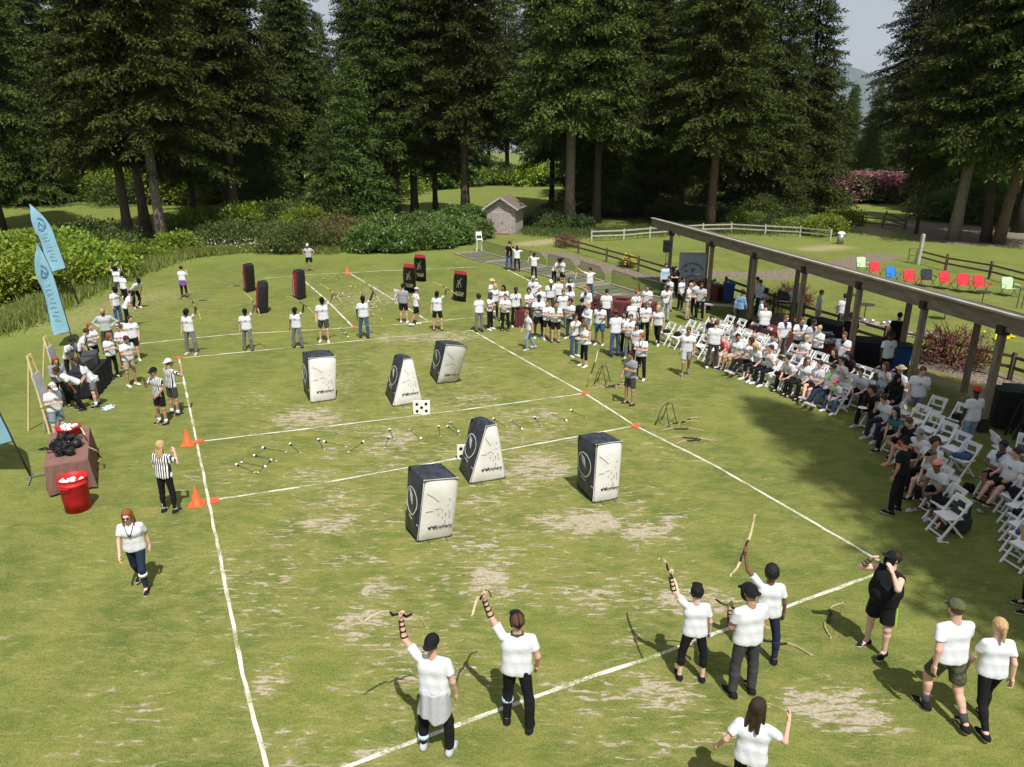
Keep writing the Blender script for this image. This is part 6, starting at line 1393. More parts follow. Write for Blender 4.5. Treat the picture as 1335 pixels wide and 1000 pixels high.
def bin_(px, py, m, label, h=.95, w_=.56, lid=None, dy=0):
    p = P(px, py); o = empty('rubbish_bin', (p.x, p.y+dy, 0), rad(-15), label, 'bin'); b = MB(); b.box((0, 0, h/2+.04), (w_*.84, w_*.84, h*.92), taper=1.16); b.build('body', m, o, bevel=.03)
    b = MB(); b.box((0, .01, h+.03), (w_*1.1, w_*1.1, .07)); b.build('lid', lid or m, o, bevel=.02); b = MB(); b.tube([(-w_*.3, w_*.5, .09), (w_*.3, w_*.5, .09)], .08, 10); b.build('wheel', PLB, o); return o
bin_(951, 396, BLUEP, 'blue plastic bin beside the buffet table under the shelter', dy=.3); bin_(1168, 487, BLUEP, 'dark blue bin next to the man by the black table', 1.0, .66, mat('dark_lid', (.02, .02, .025), .6)); bin_(1302, 557, PLB, 'black bin left one, behind the last shelter post', 1.1, .6); bin_(1318, 552, PLB, 'black bin right one, behind the last shelter post', 1.05, .6)
# picnic bench
p = P(930, 410); o = empty('picnic_bench', (p.x+.3, p.y, 0), rad(-20), 'grey wooden bench in the sun behind the second post', 'bench'); b = MB(); b.box((0, 0, .45), (1.9, .32, .05)); b.build('seat', WD, o)
for s in (-.7, .7): b = MB(); b.box((s, 0, .21), (.08, .3, .42)); b.build('leg', WD, o)
for i, (x, y, L_, r_, m, l, dy) in enumerate([(1003, 455, 1.8, -64, CLM, 'long table behind the seated girl in black', 0), (1050, 462, 1.8, -64, CLM, 'serving table behind the blond server', 0), (1075, 474, 1.6, -64, CLM, 'serving table left of the black draped one', 0), (1085, 450, 1.6, -64, CLK, 'tray table beside the server reaching over', .6)]):
    q = P(x, y); cloth_table((q.x+.2, q.y+.3+dy, 0), rad(r_), L_, .8, m, l)
for i, (x, y, m, l) in enumerate([(1076, 436, STEEL, 'steel food tray on the black tray table, far one'), (1084, 446, STEEL, 'steel food tray on the black tray table, near one'), (1052, 440, BREAD, 'tray of buns on the serving table')]): p = P(x, y, .8); tray((p.x, p.y, .775), m, l, 1.3)
q = P(1133, 474); cloth_table((q.x+.1, q.y+.2, 0), rad(-20), 1.3, 1.0, CLK, 'square table right of the fifth post', None, .85)
for i, (x, y, l) in enumerate([(1135, 447, 'left trestle table behind the shelter with glassware'), (1188, 463, 'right trestle table behind the shelter with glassware')]):
    p = P(x, y); o = empty('trestle_table', (p.x+.2, p.y, 0), rad(-22), l, 'table', 'trestle tables behind the shelter'); b = MB(); b.box((0, 0, .78), (2.1, .75, .05)); b.build('tabletop', TIM, o)
    for s in (-.85, .85): b = MB(); b.box((s, 0, .38), (.10, .6, .75)); b.build('trestle', BRW, o)
    for k in range(6):
        b = MB(); b.lathe([(0, 0), (.10, 0), (.13, .07), (.09, .14), (0, .15)], n=10); c = b.build('glass_bowl', STEEL, None, True); a = math.radians(-22); xx = -.8+k*.3; c.location = (p.x+.2+xx*math.cos(a), p.y+xx*math.sin(a)+RT.uniform(-.15, .15), .806); tag(c, 'shiny bowl on the '+l.split(' with')[0], 'bowl', 'bowls on the trestle tables')
# smoker grill
p = P(1030, 416); o = empty('smoker_grill', (p.x, p.y+.5, 0), rad(-20), 'black smoker grill in front of the rust red shrub', 'grill'); b = MB(); b.tube([(-.5, 0, .9), (-.48, 0, .9), (.48, 0, .9), (.5, 0, .9)], [.2, .3, .3, .2], 16); b.build('barrel', SHAFT, o, True)
for x in (-.4, .4):
    for y in (-.2, .2): b = MB(); b.bar((x, y, 0), (x, y, .8), .04); b.build('leg', SHAFT, o)
b = MB(); b.box((0, -.42, .8), (.9, .25, .03)); b.build('shelf', WD, o); b = MB(); b.tube([(.35, 0, 1.1), (.35, 0, 1.6)], .05, 8); b.build('chimney', SHAFT, o)
# ---- clutter by the last post
for i, (x, y, l) in enumerate([(1322, 566, 'black metal easel frame, left one, behind the right chairs'), (1333, 572, 'black metal easel frame at the right picture edge')]):
    p = P(x, y); o = empty('metal_easel', p, .2, l, 'easel'); 
    for a_, c_ in (((-.3, 0, 0), (0, 0, 1.0)), ((.3, 0, 0), (0, 0, 1.0)), ((0, .4, 0), (0, 0, 1.0))): b = MB(); b.bar(a_, c_, .05); b.build('leg', PLB, o)
def bag(loc, m, label, s=(.32, .2, .42), rz=0, cat='bag', name='backpack'):
    o = empty(name, loc, rz, label, cat)
    b = MB(); b.box((0, 0, s[2]/2), s, taper=.8); bb = b.build('body', m, o); md = bb.modifiers.new('round', 'BEVEL'); md.width = min(s)*.28; md.segments = 3
    b = MB(); b.box((0, -s[1]*.5, s[2]*.3), (s[0]*.7, s[1]*.3, s[2]*.4)); bb = b.build('pocket', m, o); md = bb.modifiers.new('round', 'BEVEL'); md.width = .02; md.segments = 2
    b = MB(); b.tube([(-s[0]*.25, s[1]*.5, s[2]*.15), (-s[0]*.25, s[1]*.75, s[2]*.5), (-s[0]*.2, s[1]*.45, s[2]*.95)], .014, 5); b.tube([(s[0]*.25, s[1]*.5, s[2]*.15), (s[0]*.25, s[1]*.75, s[2]*.5), (s[0]*.2, s[1]*.45, s[2]*.95)], .014, 5); b.build('strap', m, o); return o
bag(P(1247, 692), mat('dark_green_pack', (.03, .042, .03), .8), 'tall dark green backpack standing beside the nearest chair of the middle block', (.42, .3, .70), .3)
bag(P(1228, 688), CL['maroon'], 'dark red bag under the nearest chair of the middle block', (.2, .2, .25))
bag(P(1190, 640), CL['dgrey'], 'charcoal bag under the man in the pale cap', (.3, .2, .2), .5)
# ================================================================ the people in the photo
sg = ('glasses', 'black')
def bow_for(o, pose, label, axis, face=(0, 1, 0), fem=False, side='l', g='bows held by the archers'):
    c = hand_world(o, pose, side, fem, .075); bow(frame_M(c, axis, face), label, g)
# --- near archers (backs to the camera)
o = person(570, 978, 168, 'archer', 'archer in backwards black cap with grey shirt tied at the waist, nearest on the left', 'white', 'black', 'trousers', ('short', 'black'), 'light', 'lgrey', [('capback', 'black'), ('guard', 'l'), ('apron', 'lgrey', 'back', .34), ('kneeband', 'pblue', 'l', .72)], 1.80, 1, socks=('white', .25))
bow_for(o, 'archer', 'bow raised by the nearest archer in the backwards cap', (.55, .55, -.50), (.2, .3, .9))
o = person(674, 948, 174, 'archer2', 'archer in black trousers with a pale blue band tied below one knee, masked', 'white', 'black', 'trousers', ('short', 'brown'), 'light', 'black', [('mask', 'black'), ('guard', 'l'), ('kneeband', 'pblue', 'l', .30), ('bandana', 'dgrey')], 1.84, 1, socks=('white', .2))
bow_for(o, 'archer2', 'bow raised by the archer with the blue knee band', (.18, .88, -.38), (0, .3, 1))
o = person(900, 886, 176, 'archer', 'masked woman archer in black capri leggings raising her bow', 'white', 'black', 'capri', ('bun', 'black'), 'fair', 'black', [('helmet', 'black'), ('guard', 'l'), ('lanyard', 'pblue')], 1.62, 1, fem=True)
bow_for(o, 'archer', 'bow raised by the masked woman in capri leggings', (-.06, .96, -.02), (0, 0, 1), True)
o = person(966, 905, 195, 'hold', 'burly archer in black cap and charcoal trousers handling his bow', 'white', 'dgrey', 'trousers', ('short', 'dark'), 'tan', 'black', [('capback', 'black'), ('mask', 'black'), ('guard', 'l'), ('lanyard', 'pblue')], 1.82, 1, wd=1.08)
bow_for(o, 'hold', 'bow held low by the burly archer in the black cap', (.90, -.35, -.25), (0, 1, 0))
o = person(993, 862, 170, 'archer', 'archer in navy jeans behind the burly capped one, pale bow held highest', 'white', 'navy', 'leggings', ('curly', 'black'), 'brown', 'black', [('mask', 'black'), ('lanyard', 'pblue')], 1.70, 1, fem=True)
bow_for(o, 'archer', 'bow held highest, by the archer in navy jeans', (.48, .72, .42), (.3, .3, -.8), True)
o = person(1140, 848, 300, 'shade', 'heavy man in black shirt and black shorts with lime stripe aiming at the corner', 'black', 'black', 'shorts', ('short', 'dark'), 'fair', 'black', [('mask', 'black'), ('stripe', 'lime', 'l'), ('stripe', 'lime', 'r'), ('guard', 'r')], 1.78, 1, big=1, sk='tank')
o = person(1222, 930, 186, 'walk', 'man in olive cap and camouflage shorts walking away, nearest the right corner', 'white', 'camo', 'shorts', ('short', 'brown'), 'light', 'black', [('cap', 'olive')], 1.84, 1, wd=1.10, socks=('dgrey', .35))
o = person(1276, 944, 176, 'walk2', 'blond woman with ponytail in black leggings walking beside the olive capped man', 'white', 'black', 'leggings', ('ponytail', 'blond'), 'fair', 'black', [], 1.70, 1, fem=True)
o = person(968, 1062, 160, 'stride', 'woman with long dark wavy ponytail cut off by the bottom picture edge', 'white', 'black', 'leggings', ('long', 'dark'), 'light', 'black', [sg], 1.70, 1, fem=True)
o = person(186, 768, 12, 'walk', 'woman with auburn hair and sunglasses in navy leggings walking towards the camera', 'white', 'navy', 'leggings', ('long', 'ginger'), 'fair', 'black', [sg, ('lanyard', 'navy'), ('kneeband', 'white', 'l', .25)], 1.68, 1, fem=True, socks=('hgrey', .8))
o = person(222, 668, 172, 'handface', 'blond long haired referee in striped shirt and black leggings seen from behind', 'stripes', 'black', 'leggings', ('long', 'blond'), 'fair', 'black', [], 1.68, 1, fem=True, socks=('white', .35))
o = person(213, 553, 335, 'handface', 'referee in black cap and black shorts, left of the two by the sideline', 'stripes', 'black', 'shorts', ('short', 'black'), 'tan', 'black', [('cap', 'black')], 1.72, 1, socks=('white', .25))
o = person(229, 541, 150, 'bothup', 'referee in white cap and charcoal shorts, right of the two by the sideline', 'stripes', 'dgrey', 'shorts', ('short', 'dark'), 'tan', 'black', [('capback', 'white')], 1.74, 1, socks=('white', .25))
# --- left table group
person(80, 574, 60, 'clipb', 'woman in white cap and denim shorts standing by the wooden easel', 'white', 'pjeans', 'shorts', ('ponytail', 'brown'), 'fair', 'white', [('cap', 'white')], 1.68, fem=True)
person(84, 532, 50, 'phone', 'woman with long auburn hair in a grey hooded sweater behind the sign-in table', 'hgrey', 'black', 'trousers', ('long', 'ginger'), 'fair', 'black', [], 1.68, sk='long', fem=True)
person(96, 498, 70, 'leanf', 'person with black hair leaning over the far end of the sign-in table', 'white', 'black', 'trousers', ('bun', 'black'), 'brown', 'black', [('lanyard', 'navy')], 1.66)
person(110, 488, 110, 'leanf', 'short dark haired person bending beside the one with black hair', 'white', 'navy', 'trousers', ('short', 'dark'), 'light', 'white', [('lanyard', 'navy')], 1.70)
person(106, 535, 320, 'bend', 'person bent forward over the near side of the sign-in table', 'white', 'black', 'trousers', ('short', 'dark'), 'brown', 'black', [], 1.72)
person(127, 530, 300, 'leanf', 'person in sunglasses and grey shorts with white shirt knotted, right of the table', 'white', 'grey', 'shorts', ('long', 'dark'), 'light', 'black', [sg, ('apron', 'white', 'front', .12)], 1.68, fem=True, socks=('white', .3))
person(126, 480, 60, 'crossed', 'woman in black shorts with red brown hair left of the bald man', 'white', 'black', 'shorts', ('ponytail', 'ginger'), 'fair', 'black', [], 1.68, fem=True)
person(144, 461, 20, 'hips', 'bald man in grey sweater standing in the left group', 'lgrey', 'dgrey', 'trousers', None, 'tan', 'black', [('beard', 'black')], 1.80, sk='long', wd=1.06)
person(150, 494, 70, 'clipb', 'woman with ginger hair in black leggings in front of the bald man', 'white', 'black', 'leggings', ('long', 'ginger'), 'fair', 'black', [], 1.66, fem=True)
person(173, 503, 60, 'phone', 'man in khaki shorts holding a device right of the ginger woman', 'white', 'khaki', 'shorts', ('short', 'dark'), 'tan', 'white', [], 1.76)
person(166, 480, 10, 'crossed2', 'woman in sunglasses just behind the man in khaki shorts', 'white', 'maroon', 'trousers', ('short', 'brown'), 'fair', 'black', [sg], 1.62, fem=True)
person(178, 470, 30, 'stand2', 'man in black shorts behind the woman in sunglasses, left group', 'white', 'black', 'shorts', ('short', 'dark'), 'light', 'white', [], 1.72)
person(156, 424, 70, 'stand', 'masked archer in blue jeans standing with back half turned, left group', 'white', 'jeans', 'trousers', ('short', 'black'), 'light', 'white', [('mask', 'black')], 1.74)
person(168, 428, 120, 'leanf', 'archer bending in black trousers right of the one in jeans', 'white', 'black', 'trousers', ('short', 'dark'), 'light', 'white', [('mask', 'black')], 1.74)
o = person(157, 388, 20, 'armsup', 'person with both arms thrown up at the far left of the lawn', 'white', 'dgrey', 'trousers', ('long', 'black'), 'fair', 'white', [('mask', 'black')], 1.66, fem=True)
bow_for(o, 'armsup', 'bow lifted by the person with both arms up', (-.5, .3, .6), fem=True)
person(165, 398, 160, 'stand2', 'person hidden behind the arms up archer, far left', 'white', 'black', 'trousers', ('bun', 'black'), 'light', 'black', [('mask', 'black')], 1.64, fem=True)
o = person(179, 402, 60, 'bend', 'archer in black mask bending to pick something, right end of left group', 'white', 'black', 'trousers', ('short', 'black'), 'light', 'white', [('mask', 'black')], 1.78)
bow_for(o, 'bend', 'bow held by the bending archer of the left group', (.2, .3, .95))
o = person(241, 388, 175, 'handface', 'woman with a purple shirt tied round her waist on the far left lawn', 'white', 'black', 'leggings', ('bun', 'black'), 'light', 'black', [('apron', 'purple', 'back', .26)], 1.66, fem=True)
# --- far archers facing the camera
F_ = [(251, 462, 1.80, 'grey', 'trousers', 'black', 'light', 'lgrey', 'archer in grey trousers, leftmost of the far archers in front of the line', 'archer', (-.2, -.3, .9)),
      (325, 457, 1.68, 'grey', 'trousers', 'black', 'tan', 'black', 'archer in grey trousers before the overlapping black bunkers', 'archer2', (-.6, .5, .7)),
      (389, 454, 1.66, 'grey', 'trousers', 'black', 'brown', 'black', 'slim archer in grey jeans with bow across a red sided bunker', 'archer', (-.85, .3, .5)),
      (424, 446, 1.86, 'dgrey', 'shorts', 'black', 'light', 'white', 'tall archer in charcoal shorts and white shoes on the far court', 'archer2', (-.8, .3, .6)),
      (476, 441, 1.80, 'jeans', 'trousers', 'black', 'dark', 'black', 'dark skinned archer in blue jeans on the far court', 'archer2', (-.55, .1, .8)),
      (571, 431, 1.74, 'black', 'shorts', 'black', 'light', 'black', 'archer in black shorts standing right of the centre line', 'archer', (-.75, .3, .35))]
for x, y, h_, bt, bk_, hc, s_, shs, lb, ps, ax in F_:
    o = person(x, y, -8 if ps == 'archer' else 6, ps, lb, 'white', bt, bk_, ('short', hc), s_, shs, [('mask', 'black'), ('guard', 'l')], h_)
    bow_for(o, ps, 'bow raised by the '+lb.replace('archer', 'archer', 1).split(' on the')[0].split(', leftmost')[0], ax)
person(404, 354, 0, 'hips', 'man in white cap with hands on hips by the far shrubs', 'lgrey', 'black', 'shorts', ('short', 'dark'), 'tan', 'black', [('cap', 'white'), sg], 1.78)
person(527, 421, 175, 'stand', 'man in grey shirt and black shorts seen from behind below a black bunker', 'hgrey', 'black', 'shorts', ('short', 'dark'), 'light', 'white', [('capback', 'black')], 1.78)
person(543, 424, 120, 'walk', 'person in white shirt and black shorts walking beside the man in grey', 'white', 'black', 'shorts', ('short', 'brown'), 'tan', 'white', [('cap', 'lgrey')], 1.74)
# --- by the practice bays
o = person(664, 352, 150, 'point', 'man in black shirt and blue jeans in front of the shed', 'black', 'jeans', 'trousers', ('short', 'dark'), 'light', 'black', [], 1.84)
o = person(674, 354, 185, 'bowdraw', 'woman in black leggings being helped to draw a bow before the shed', 'white', 'black', 'leggings', ('long', 'dark'), 'tan', 'black', [], 1.64, fem=True); bow_for(o, 'bowdraw', 'bow aimed upwards in front of the shed', (.2, -.1, 1), fem=True)
o = person(696, 365, 165, 'bowdraw', 'woman in black leggings standing alone drawing a bow, right of the shed', 'white', 'black', 'leggings', ('bun', 'black'), 'brown', 'white', [], 1.62, fem=True); bow_for(o, 'bowdraw', 'bow drawn by the woman alone right of the shed', (.3, .1, 1), fem=True)
person(722, 372, 60, 'leanf', 'masked girl in black leggings, left of a pair by the bark bed', 'white', 'black', 'leggings', ('short', 'black'), 'light', 'black', [('mask', 'black')], 1.64, fem=True)
person(733, 374, 300, 'stand3', 'masked girl in black shorts, right of a pair by the bark bed', 'white', 'black', 'shorts', ('short', 'black'), 'tan', 'black', [('mask', 'black')], 1.66, fem=True)
o = person(768, 392, 215, 'bowdraw', 'person in blue jeans drawing a bow before the practice net', 'white', 'jeans', 'trousers', ('short', 'dark'), 'light', 'black', [], 1.74); bow_for(o, 'bowdraw', 'bow drawn in front of the practice net', (.3, .2, 1))
# --- standing crowd, left end to shelter
CR = 'standing crowd of spectators'
C_ = [
 (625, 433, 200, 'stand', 'dark haired spectator in grey jeans, furthest left of the crowd, from behind', 'white', 'grey', 'trousers', ('curly', 'black'), 'light', 'black', [], 1.66, 1),
 (639, 430, 60, 'crossed', 'spectator in dark headscarf, second from the left end of the crowd', 'white', 'black', 'trousers', None, 'light', 'white', [('hijab', 'dgrey')], 1.66, 1),
 (645, 417, 40, 'stand2', 'blond woman behind the headscarf wearer', 'white', 'dgrey', 'leggings', ('long', 'blond'), 'fair', 'white', [], 1.68, 1),
 (641, 408, 60, 'stand', 'spectator in straw hat behind the blond woman, left end', 'white', 'grey', 'trousers', ('short', 'blond'), 'fair', 'white', [('straw', 'straw')], 1.66, 1),
 (657, 420, 5, 'stand3', 'spectator with long black hair behind the arms folded front man, left crowd', 'white', 'black', 'trousers', ('long', 'black'), 'tan', 'white', [], 1.72, 1),
 (659, 432, 350, 'crossed', 'arms folded spectator in black trousers with wide stance, left crowd', 'white', 'black', 'trousers', ('short', 'brown'), 'light', 'black', [], 1.66, 0),
 (672, 426, 15, 'stand', 'dark skinned bearded man with a dark scarf, left crowd', 'white', 'black', 'trousers', ('short', 'black'), 'dark', 'white', [('beard', 'black'), ('lanyard', 'black')], 1.78, 0),
 (689, 424, 30, 'crossed2', 'woman in sunglasses with curly brown hair above the maroon cloth', 'white', 'dgrey', 'trousers', ('curly', 'dark'), 'light', 'black', [sg], 1.68, 1),
 (689, 456, 290, 'walk', 'person in pale jeans standing forward of the crowd, facing left', 'white', 'pjeans', 'trousers', ('short', 'ginger'), 'light', 'lgrey', [], 1.62, 0),
 (702, 441, 0, 'crossed', 'tall dark skinned man in black shorts with folded arms', 'white', 'black', 'shorts', ('short', 'black'), 'dark', 'white', [], 1.86, 0),
 (695, 408, 350, 'stand', 'man in pale grey cap at the back of the left crowd', 'white', 'grey', 'trousers', ('short', 'brown'), 'tan', 'black', [('capback', 'lgrey'), ('lanyard', 'navy')], 1.80, 0),
 (704, 422, 340, 'stand3', 'spectator in pale cap just behind the tall man with folded arms', 'white', 'khaki', 'trousers', ('short', 'blond'), 'fair', 'black', [('cap', 'white2')], 1.76, 0),
 (717, 412, 10, 'stand', 'spectator in white cap with dark scarf, back row centre', 'white', 'dgrey', 'trousers', ('short', 'brown'), 'light', 'black', [('cap', 'white'), ('bandana', 'dgrey')], 1.74, 0),
 (727, 408, 160, 'stand2', 'spectator seen from behind below the masked pair', 'white', 'black', 'trousers', ('short', 'black'), 'light', 'black', [], 1.70, 0),
 (742, 420, 330, 'stand3', 'woman with long dark hair looking left, centre of the crowd', 'white', 'grey', 'leggings', ('long', 'black'), 'tan', 'white', [], 1.70, 1),
 (713, 443, 20, 'crossed2', 'spectator in dark shorts leaning left beside the green scarf wearer', 'white', 'black', 'shorts', ('ponytail', 'brown'), 'light', 'white', [], 1.66, 1),
 (724, 447, 0, 'crossed', 'man with green scarf and black shorts, arms folded', 'white', 'black', 'shorts', ('short', 'dark'), 'light', 'black', [('bandana', 'olive')], 1.74, 0),
 (733, 428, 10, 'stand', 'brown haired spectator behind the green scarf wearer', 'white', 'grey', 'trousers', ('short', 'brown'), 'light', 'black', [], 1.72, 0),
 (743, 442, 320, 'crossed', 'person in a black mask with dark curls, arms folded, centre crowd', 'white', 'dgrey', 'trousers', ('curly', 'dark'), 'tan', 'white', [('lanyard', 'pblue')], 1.72, 1),
 (748, 465, 40, 'bothup', 'curly haired person in blue jeans photographing, front of the crowd', 'white', 'jeans', 'trousers', ('curly', 'dark'), 'tan', 'white', [], 1.66, 1),
 (761, 478, 300, 'phone', 'woman in black capri leggings and white shoes, nearest of the centre crowd', 'white', 'black', 'capri', ('bun', 'brown'), 'fair', 'white', [sg], 1.66, 1),
 (757, 442, 165, 'stand', 'person in a long black jacket in the middle of the crowd', 'black', 'black', 'trousers', ('bun', 'black'), 'tan', 'black', [], 1.72, 1),
 (764, 424, 320, 'handface', 'red haired spectator turning left behind the black jacket', 'white', 'dgrey', 'trousers', ('short', 'ginger'), 'fair', 'black', [('bandana', 'navy')], 1.78, 0),
 (742, 406, 15, 'stand', 'spectator at the back beneath the masked girls, right one', 'white', 'grey', 'trousers', ('long', 'dark'), 'light', 'black', [], 1.66, 1),
 (766, 448, 300, 'crossed', 'fair haired person in pale shorts right of the black jacket', 'white', 'khaki', 'shorts', ('short', 'blond'), 'fair', 'white', [], 1.72, 0),
 (789, 428, 170, 'stand', 'dark haired person from behind between the maroon tables', 'white', 'navy', 'trousers', ('short', 'black'), 'tan', 'black', [], 1.74, 0),
 (781, 450, 340, 'clipb', 'man in blue grey shorts and black socks before the maroon table', 'white', 'jeans', 'shorts', ('short', 'dark'), 'brown', 'white', [('beard', 'black')], 1.76, 0),
 (801, 465, 200, 'hold', 'man in dark cap and blue jeans seen from behind, right crowd', 'white', 'jeans', 'trousers', ('short', 'dark'), 'brown', 'black', [('capback', 'dgrey')], 1.82, 0),
 (814, 462, 320, 'crossed2', 'person in black trousers talking to the man in jeans', 'white', 'black', 'trousers', ('long', 'dark'), 'light', 'lgrey', [], 1.70, 1),
 (820, 468, 340, 'crossed', 'arms folded man in dark shorts behind the grey shirted official', 'white', 'grey', 'trousers', ('short', 'brown'), 'light', 'lgrey', [], 1.74, 0),
 (829, 478, 330, 'phone', 'woman with long black hair right of the arms folded man', 'white', 'black', 'trousers', ('long', 'black'), 'light', 'black', [('lanyard', 'pblue')], 1.68, 1),
 (834, 495, 330, 'crossed2', 'auburn haired person in black right behind the official', 'white', 'black', 'trousers', ('bun', 'ginger'), 'light', 'white', [('lanyard', 'black')], 1.66, 1),
 (820, 528, 310, 'hold', 'official in grey shirt and charcoal shorts by the upper rack', 'hgrey', 'dgrey', 'shorts', ('short', 'black'), 'tan', 'black', [], 1.76, 0),
 (827, 428, 20, 'stand2', 'fair haired woman in a long white shirt near the maroon tables', 'white', 'lgrey', 'trousers', ('bun', 'ginger'), 'fair', 'white', [('lanyard', 'black')], 1.70, 1),
 (822, 441, 190, 'stand', 'person in white from behind with camera strap, near the tables', 'white', 'white2', 'trousers', ('bun', 'blond'), 'fair', 'white', [('lanyard', 'black')], 1.64, 1),
 (842, 420, 330, 'hold', 'spectator eating at the right maroon table', 'white', 'grey', 'trousers', ('short', 'dark'), 'light', 'black', [], 1.72, 0),
 (839, 448, 10, 'phone', 'bearded man in black trousers between crowd and first chairs', 'white', 'black', 'trousers', ('short', 'ginger'), 'light', 'black', [('beard', 'ginger')], 1.78, 0),
 (856, 450, 330, 'walk', 'fair haired woman in black leggings in front of the first chairs', 'white', 'black', 'leggings', ('long', 'blond'), 'fair', 'white', [], 1.68, 1),
 (893, 490, 350, 'walk2', 'man in long white shirt and pale shorts walking on the open lawn', 'white', 'lgrey', 'shorts', ('short', 'brown'), 'tan', 'teal', [sg], 1.80, 0),
 (865, 386, 20, 'stand', 'person in open blue grey shirt left of the first shelter post', 'pblue', 'black', 'trousers', ('short', 'dark'), 'light', 'black', [], 1.76, 0),
 (878, 388, 10, 'crossed', 'woman in black between the first post and the camp sign', 'black', 'black', 'trousers', ('long', 'black'), 'fair', 'black', [], 1.66, 1),
 (871, 406, 300, 'hold', 'spectator with plate in front of the camp sign, left one', 'white', 'lgrey', 'trousers', ('short', 'dark'), 'tan', 'black', [], 1.74, 0),
 (886, 405, 40, 'hold', 'dark haired woman with plate before the camp sign, middle one', 'white', 'black', 'trousers', ('bun', 'black'), 'tan', 'black', [], 1.66, 1),
 (895, 417, 60, 'phone', 'fair haired man in khaki trousers before the camp sign', 'white', 'khaki', 'trousers', ('short', 'blond'), 'fair', 'black', [], 1.74, 0),
 (866, 420, 10, 'clipb', 'dark skinned man looking down behind the first chairs', 'white', 'lgrey', 'trousers', ('short', 'black'), 'brown', 'black', [], 1.74, 0),
 (904, 412, 300, 'stand', 'person with big black hair beside the second post', 'white', 'black', 'trousers', ('curly', 'black'), 'tan', 'black', [], 1.72, 1),
 (911, 418, 340, 'hold', 'bearded man with a plate right beside the second post', 'lgrey', 'black', 'trousers', ('short', 'dark'), 'tan', 'black', [('beard', 'dark')], 1.78, 0),
 (928, 481, 160, 'stand3', 'man in white shirt and grey trousers standing before the front row', 'white', 'dgrey', 'trousers', ('short', 'brown'), 'light', 'white', [], 1.80, 0),
 (962, 428, 120, 'walk', 'person in denim blue shirt carrying a black bag by the third post', 'blue', 'black', 'trousers', ('bun', 'black'), 'brown', 'black', [], 1.74, 1),
 (983, 408, 150, 'hold', 'person in white behind the third post, left of a pair', 'white', 'navy', 'trousers', ('short', 'black'), 'tan', 'black', [], 1.74, 0),
 (988, 412, 190, 'hold', 'person in white behind the third post, right of a pair', 'white', 'navy', 'trousers', ('short', 'brown'), 'light', 'black', [], 1.72, 0),
 (991, 424, 60, 'clipb', 'person in pale blue shirt bending right of the third post', 'pblue', 'black', 'trousers', ('short', 'black'), 'dark', 'black', [], 1.72, 0),
 (988, 438, 80, 'hold', 'spectator with navy scarf just right of the third post', 'white', 'navy', 'trousers', ('short', 'black'), 'tan', 'black', [('bandana', 'navy')], 1.68, 1),
 (993, 452, 175, 'phone', 'person in white shirt and navy trousers, back turned, at the maroon table', 'white', 'navy', 'trousers', ('short', 'dark'), 'light', 'black', [], 1.74, 0),
 (1034, 421, 165, 'hold', 'man in pale cap and long white shirt at the smoker grill', 'white', 'black', 'trousers', ('short', 'blond'), 'fair', 'black', [('capback', 'white2')], 1.84, 0),
 (1063, 430, 80, 'stand', 'ginger haired man in profile left of the fifth post', 'white', 'khaki', 'trousers', ('short', 'ginger'), 'fair', 'black', [], 1.76, 0),
 (1095, 436, 160, 'stand', 'dark haired person behind a rear post beyond the tray table', 'white', 'black', 'trousers', ('short', 'black'), 'tan', 'black', [], 1.74, 0),
 (1017, 470, 5, 'hold', 'server in dark scarf and grey trousers, leftmost behind the chairs', 'white', 'grey', 'trousers', ('short', 'ginger'), 'fair', 'black', [('bandana', 'navy')], 1.76, 0),
 (1038, 473, 350, 'crossed', 'server with navy scarf and black trousers, arms folded', 'white', 'black', 'trousers', ('short', 'brown'), 'light', 'black', [('bandana', 'navy')], 1.74, 0),
 (1052, 476, 20, 'stand2', 'dark haired server in vest standing behind the blond server', 'lgrey', 'dgrey', 'trousers', ('short', 'black'), 'brown', 'black', [('bandana', 'navy')], 1.74, 0),
 (1062, 483, 300, 'hold', 'blond server facing left over the serving table', 'white', 'black', 'trousers', ('bun', 'blond'), 'fair', 'black', [], 1.66, 1),
 (1093, 497, 310, 'hold', 'server in black trousers reaching over the tray table with a bandana', 'white', 'navy', 'trousers', ('short', 'brown'), 'light', 'black', [('bandana', 'black')], 1.76, 0),
 (1103, 470, 170, 'hold', 'tall person in black with a hat between rear and front posts', 'black', 'black', 'trousers', ('curly', 'brown'), 'light', 'black', [], 1.80, 0),
 (1163, 470, 150, 'stand', 'man in black shirt mostly hidden by a rear post at the trestle tables', 'black', 'black', 'trousers', ('short', 'black'), 'light', 'black', [('capback', 'black')], 1.82, 0),
 (1150, 501, 10, 'stand2', 'dark skinned man in white shirt beside the dark blue bin', 'white', 'black', 'shorts', ('short', 'black'), 'dark', 'black', [], 1.84, 0),
 (1188, 557, 340, 'hold', 'brown haired man in grey shorts standing behind the middle chairs', 'white', 'grey', 'shorts', ('short', 'brown'), 'light', 'black', [], 1.84, 0),
 (1257, 592, 190, 'stand3', 'dark skinned man in red cap and pale jeans seen from behind', 'white', 'pjeans', 'trousers', ('short', 'black'), 'dark', 'black', [('capback', 'red')], 1.84, 0),
 (1165, 668, 215, 'point', 'man all in black with black cap standing before the middle chairs', 'black', 'black', 'trousers', ('short', 'black'), 'tan', 'black', [('capback', 'black')], 1.78, 0),
 (1336, 795, 250, 'bothup', 'person cut off by the right picture edge with hands raised', 'white', 'black', 'leggings', ('short', 'dark'), 'light', 'black', [], 1.70, 1)]
